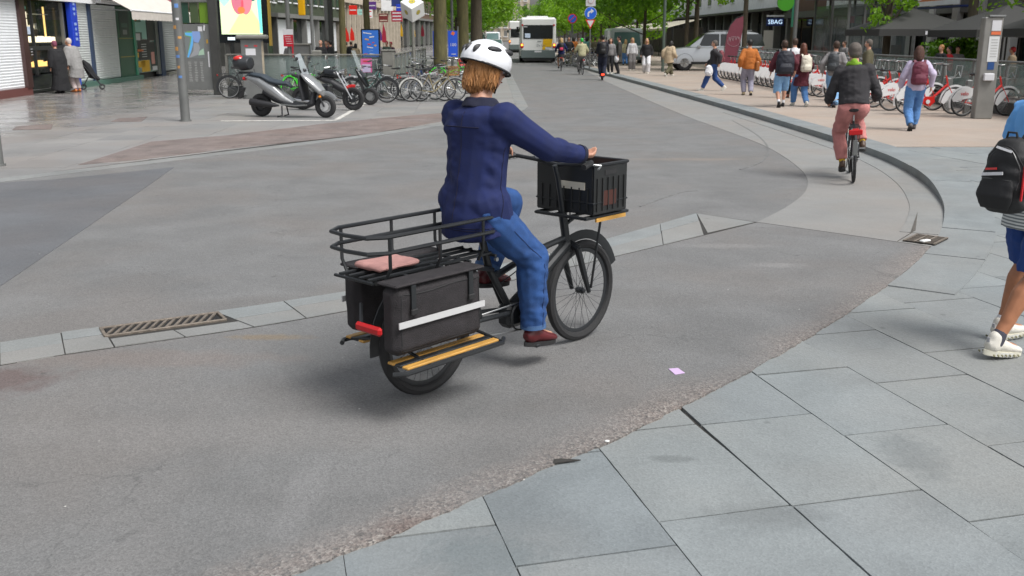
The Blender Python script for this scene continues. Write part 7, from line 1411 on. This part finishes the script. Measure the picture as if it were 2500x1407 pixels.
a_, Ja = person("long-haired woman in maroon coat and blue jeans", gz(1952, 260), R(95), 1.66, top=(MAR, -.62, 1, .018), bot=(JEANM, 'straight', .03), shoe=OTR, hair=(HR2, 'long'), vox=.014, walk=.30, fem=1)
backpack("cream white backpack on the woman in the maroon coat", a_, Ja, (.30, .42, .18), cloth("cream_nylon", (.62, .58, .48), .6), .014, off=-.02)
a_, Ja = person("youth in maroon shirt, denim knee shorts and white socks", gz(1906, 262), R(84), 1.74, top=(MAR, -.15, .9, .022), bot=(JEANL, 'shorts', 1.15), shoe=BLKC, socks=WHC, hair=(HB, 'short'), vox=.014, walk=.26, legf=-1)
backpack("large round navy backpack on the youth in shorts", a_, Ja, (.46, .58, .26), cloth("midnight_nylon", (.010, .012, .022), .6), .014, drop=.02)
a_, Ja = person("tall person in black trousers and white top half hidden between two backpacks", gz(1932, 240), R(80), 1.78, top=(WHC, -.05, 1, .014), bot=(BLKC, 'slim', .03), shoe=mat("rust_boot", (.22, .06, .03), .6), hair=(HB, 'short'), vox=.018, walk=.18)
a_, Ja = person("man in tan jacket and grey trousers with a shoulder bag", gz(1824, 233), R(88), 1.74, top=(TAN, -.12, 1, .024), bot=(cloth("lilac_grey_trousers", (.27, .26, .33)), 'straight', .02), shoe=mat("sand_shoe", (.45, .36, .22), .7), hair=(HD, 'short'), vox=.016, walk=.12)
wp = inworld(a_, (.0, -.24, .72)); o = thing("shoulder_bag", "tan leather shoulder bag at the hip of the man in tan", "bag", wp, a_.rotation_euler[2]); q = MB(); q.box((0, 0, .17), (.34, .14, .32), bev=.04); robj("bag_body", q, mat("tan_leather", (.32, .11, .025), .45), .014, o, 3); q = MB(); q.tube([(.1, .02, .3), (0, .06, .62), (-.1, .02, .3)], .012, 6); q.build("strap", mat("tan_leather", 0), o)
a_, Ja = person("grey-haired person in dark jacket and blue jeans striding left", gz(1740, 222), R(170), 1.70, top=(CHAR, -.12, 1, .016), bot=(cloth("deep_jeans", (.02, .06, .20)), 'straight', .05), shoe=OTR, hair=(HG, 'short'), vox=.016, walk=.42)
backpack("dusty red backpack on the grey-haired person walking left", a_, Ja, (.28, .40, .18), cloth("dusty_red_nylon", (.20, .05, .06), .6), .016)
wp = inworld(a_, (.16, .26, .50)); o = thing("carrier_bag", "white carrier bag hanging from the hand of the person walking left", "bag", wp); q = MB(); q.tube([(0, 0, 0), (0, 0, .1), (0, 0, .3), (0, 0, .36)], [.10, .15, .10, .02], 12, ry=[.06, .09, .05, .02]); robj("bag_body", q, WHC, .014, o, 3, .02, 12)
a_, Ja = person("person in beige coat and wide dark trousers leaning forward at the car", gz(1632, 186), R(40), 1.62, lean=R(10), top=(BEI, -.45, 1, .05), bot=(OLV, 'wide', .02), shoe=OTR, hair=(HD, 'bob'), vox=.02, walk=.35, fem=1)
a_, Ja = person("woman with long blond hair, black coat and white trousers", gz(1577, 180), R(262), 1.72, top=(BLKC, -.85, 1, .02), bot=(WHC, 'wide', .02), shoe=OTR, hair=(HL, 'long'), vox=.02, walk=.15, fem=1)
a_, Ja = person("blond woman in white blouse left of the black coat", (6.35, 53.6, .108), R(265), 1.70, top=(WHC, -.1, 1, .014), bot=(cloth("grey_trousers", (.20, .19, .19)), 'wide', .02), shoe=OTR, hair=(HL, 'long'), vox=.022, fem=1)
a_, Ja = person("tall man in long dark coat and cap near the kerb", gz(1510, 181), R(175), 1.80, top=(cloth("dark_olive_coat", (.035, .035, .03)), -.75, 1, .014), bot=(BLKC, 'straight', .02), shoe=BLK, hair=(mat("black_cap", (.01, .01, .012), .8), 'hat'), vox=.02)
a_, Ja = person("woman with wavy brown hair carrying a round white bag", gz(1490, 181), R(250), 1.70, top=(GRC, -.1, 1, .016), bot=(BLKC, 'slim', .02), shoe=OTR, hair=(HB, 'bob'), vox=.02, fem=1)
wp = inworld(a_, (.05, .30, .55)); o = thing("round_bag", "round white bag between the wavy-haired woman and the man in the cap", "bag", wp); q = MB(); q.ell((0, 0, .16), (.12, .17, .17), 14); robj("bag_body", q, WHC, .02, o, 2); q = MB(); q.circ((0, 0, .36), .09, .01, 14, 5, axis='X'); q.build("handle", WHC, o)
a_, Ja = person("man in black jacket and dark trousers riding a kick scooter away", gz(1470, 196, .0), R(88), 1.82, pelvis=(0, 0, 1.08), ank=((.12, .07, .24), (-.14, -.06, .24)), wr=((.38, .2, 1.12), (.38, -.2, 1.12)), grip=True, top=(cloth("ink_jacket", (.008, .01, .018)), -.15, 1, .022), bot=(cloth("ink_trousers", (.012, .016, .035)), 'straight', .02), shoe=BLK, hair=(HD, 'short'), vox=.02)
backpack("black backpack on the kick scooter rider", a_, Ja, (.32, .48, .2), BPK, .02)
ks = thing("kick_scooter", "electric kick scooter with glowing red tail light under the black jacketed man", "kick scooter", gz(1470, 196, .0), R(88)); MB().box((0, 0, .16), (.62, .17, .05), bev=.01).build("deck", GUN, ks)
for x in (-.42, .46): wheel(ks, x, .11, .11, TYR, GUN, .025, 8)
MB().tube([(.46, 0, .12), (.40, 0, .30), (.34, 0, 1.15)], .022).build("stem", GUN, ks); MB().tube([(.34, -.24, 1.16), (.34, .24, 1.16)], .014).build("handlebar", GUN, ks); q = MB(); q.box((-.48, 0, .26), (.05, .14, .07), bev=.01); q.build("tail_light", emis("lamp_red", (1, .06, .02), 1.6), ks); MB().circ((-.42, 0, .11), .14, (.006, .04), 10, 5, a0=R(20), a1=R(170)).build("mudguard", RED, ks)
def rider(label, blabel, loc, rz, top, bot, hair, H=1.74, **k):
    b_ = bicycle(blabel, loc, rz, stand=False); p_, J_ = person(label, loc, rz, H, lean=R(10), pelvis=(.24, 0, .98), ank=((.42, .13, .22), (.44, -.13, .47)), wr=((.60, .30, 1.05), (.60, -.30, 1.05)), grip=True, top=top, bot=bot, shoe=BLK, hair=hair, vox=.022, khint=(1, .25, 0), **k); return p_, J_
p_, J_ = rider("cyclist with blond hair and dark skirt riding away beside the bus", "bicycle of the skirted rider beside the bus", gz(1370, 174, .0), R(88), (NAVY, -.1, 1, .016), (BLKC, 'skirt', .42), (HL, 'bob'), fem=1)
backpack("black backpack with pink mark on the skirted cyclist", p_, J_, (.30, .42, .18), BPK, .022, pocket=cloth("pink_pocket", (.6, .05, .12)))
p_, J_ = rider("cyclist with green cap and pale vest riding away", "bicycle of the green capped rider", gz(1422, 183, .0), R(95), (cloth("khaki_vest", (.38, .36, .22)), -.1, 1, .02), (cloth("grey_trousers", 0), 'straight', .03), (mat("green_cap", (.02, .42, .04), .6), 'hat'))
# crowd further back, right side
random.seed(3)
TOPS = [GRC, BEI, BLKC, WHC, OLV, TAN, cloth("teal_coat", (.10, .25, .22)), cloth("dusty_rose_coat", (.45, .22, .2)), cloth("khaki_vest", 0)]
CR_ = [(1452, 158, 4, "person in olive coat half hidden by the kick scooter rider"), (1462, 156, 5, "person in tan brown top behind the green capped cyclist"), (1400, 158, 5, "person in tan top beside the no-parking sign pole"), (1412, 156, 1, "person in cream coat left of the green cap"), (1440, 156, 7, "person in pink-beige coat right of the green cap"), (1432, 157, 6, "person in pale teal coat behind the green capped cyclist"), (1540, 168, 2, "person in black jacket at the right corner of the pale van"), (1526, 160, 8, "person in khaki jacket in front of the pale van"), (1388, 160, 2, "person in dark coat under the no-parking sign"), (1480, 152, 7, "person in rose coat in front of the van's left side"), (1470, 150, 3, "person in white top beyond the bicycles")]
for i, (x, y, c, lb) in enumerate(CR_): person(lb, gz(x, y), R((80, 260, 95, 270, 85)[i % 5]), (1.7, 1.62, 1.78)[i % 3], top=(TOPS[c], -.15, 1, .02), bot=([BLKC, JEANM, OLV][i % 3], 'straight', .02), shoe=BLK, hair=([HB, HL, HD][i % 3], ['short', 'long', 'bob'][i % 3]), vox=.03, walk=.15 * (i % 3))
pb0 = bicycle("parked bicycle in the dark cluster by the signs, behind the cyclists", gz(1415, 158), R(20), roll=R(4), fm=GUN, gm=ALU, group="bicycles parked in a cluster beside the traffic signs")
for k, (x, y, a) in enumerate(((1425, 160, 200), (1432, 162, 30), (1440, 160, 190), (1445, 163, 15), (1453, 161, 170), (1400, 160, 25), (1460, 163, 200), (1408, 162, 160))): dup(pb0, gz(x, y), R(a), "parked bicycle in the dark cluster by the signs, behind the cyclists")
# cafe guests, right
for i, (px, Y, z, c, hr_, lb, H_) in enumerate(((2300, 31, 0, 2, HR, "guest with ginger hair and black jumper at the cafe railing", 1.55), (2320, 31.5, 0, -1, HD, "guest in bright red jacket by the hedge", 1.5), (2340, 32, 0, 0, HB, "guest in grey top right of the red jacket", 1.5), (2475, 30, 0, 1, mat("red_cap", (.35, .02, .02), .7), "guest with red cap and cream top near the right edge", 1.5), (2122, 27.8, 0, 4, HG, "grey-capped person in dark coat just beyond the cyclist's shoulder", 1.72), (2062, 42, 0, 0, HB, "brown-haired person in grey jacket by the pavilion", 1.6))):
    p = at(px, 110, Y); person(lb, (p.x, p.y, .108), R((200, 180, 240, 150, 160, 200)[i]), H_, top=((cloth("bright_red_jacket", (.65, .02, .03)) if c < 0 else TOPS[c]), -.1, 1, .018), bot=(BLKC, 'straight', .02), shoe=BLK, hair=(hr_, 'hat' if i in (3, 4) else 'short'), vox=.024)
# left side people
a_, Ja = person("woman in long black coat and mauve hat looking into the jewellery shop", gz(150, 228, .003), R(150), 1.76, lean=R(8), top=(BLKC, -1.55, 1, .05), bot=(BLKC, 'straight', .02), shoe=BLK, hair=(cloth("mauve_hat", (.22, .06, .10)), 'hat'), vox=.016, fem=1)
a_, Ja = person("woman in grey coat and cream hood beside the black coated woman", gz(190, 225, .003), R(160), 1.86, lean=R(14), top=(cloth("dove_coat", (.27, .265, .26)), -.85, 1, .045), bot=(cloth("pale_pink_trousers", (.55, .46, .45)), 'straight', .08), shoe=mat("orange_shoe", (.5, .16, .04), .6), hair=(cloth("cream_hood", (.58, .50, .45)), 'hat'), vox=.016, fem=1, hy=.4)
q = MB(); f_ = Ja['T']; q.tube([f_(.95, -.02, .07), f_(.6, -.09, -.0), f_(.2, -.07, -.12)], .008, 5, ry=[.02] * 3); q.build("shoulder_strap", BEI, a_)
st = thing("stroller", "folded black pushchair parked right of the two women", "stroller", gz(225, 219, .003), R(20)); q = MB(); q.tube([(-.3, .2, 1.0), (0, .22, .6), (.35, .2, .12)], .014); q.tube([(-.3, -.2, 1.0), (0, -.22, .6), (.35, -.2, .12)], .014); q.tube([(-.3, -.2, 1.0), (-.3, .2, 1.0)], .016); q.tube([(0, .22, .6), (-.28, .2, .12)], .014); q.tube([(0, -.22, .6), (-.28, -.2, .12)], .014); q.build("frame", GUN, st)
q = MB(); q.tube([(-.22, 0, 1.05), (-.1, 0, .85), (.05, 0, .5), (.3, 0, .35)], [.04, .14, .14, .04], 12, ry=[.16, .2, .2, .16]); robj("seat_and_hood", q, BLKC, .018, st, 3)
for x, y in ((.35, .2), (.35, -.2), (-.28, .2), (-.28, -.2)): MB().circ((x, y, .10), .08, .02, 16, 6).build("wheel", TYR, st)
for (px, Y, c, hr_, hs2, lb, rz, H_) in ((783, 43.5, BLKC, SK, 'bald', "bald man in black jacket facing the camera behind the railing", 260, 1.74), (797, 45.5, MAR, HB, 'short', "man in maroon top between two dark jackets", 250, 1.72), (806, 44, BLKC, HD, 'short', "dark-haired man in black jacket turned to the bald man", 170, 1.72), (706, 47, GRC, HR, 'short', "ginger-haired person behind the red stop flag", 270, 1.62), (921, 52, LIL, HD, 'bob', "person in lilac top near the blue poster", 90, 1.62), (944, 50, cloth("grey_green_coat", (.10, .13, .11)), mat("crimson_hat", (.45, .02, .06), .7), 'hat', "person in red hat leaning on the railing", 250, 1.66), (954, 50.8, cloth("plum_coat", (.10, .05, .08)), mat("crimson_hat", 0), 'hat', "person in plum coat beside the red-hatted one", 240, 1.62), (868, 53, BEI, HD, 'bob', "seated person in beige by the red flags", 120, 1.52), (857, 56, BLKC, HB, 'short', "dark figure between the two red flags", 80, 1.6), (845, 58, OLV, HD, 'short', "person in khaki below the left red flag", 80, 1.55)):
    p = at(px, 110, Y); person(lb, (p.x, p.y, .004), R(rz), H_, top=(c, -.15, 1, .022), bot=(BLKC if px != 797 else JEANL, 'straight', .02), shoe=BLK, hair=(hr_, hs2), vox=.024)
for s_ in list(bpy.data.scenes):
    if s_ is not SC: bpy.data.scenes.remove(s_)
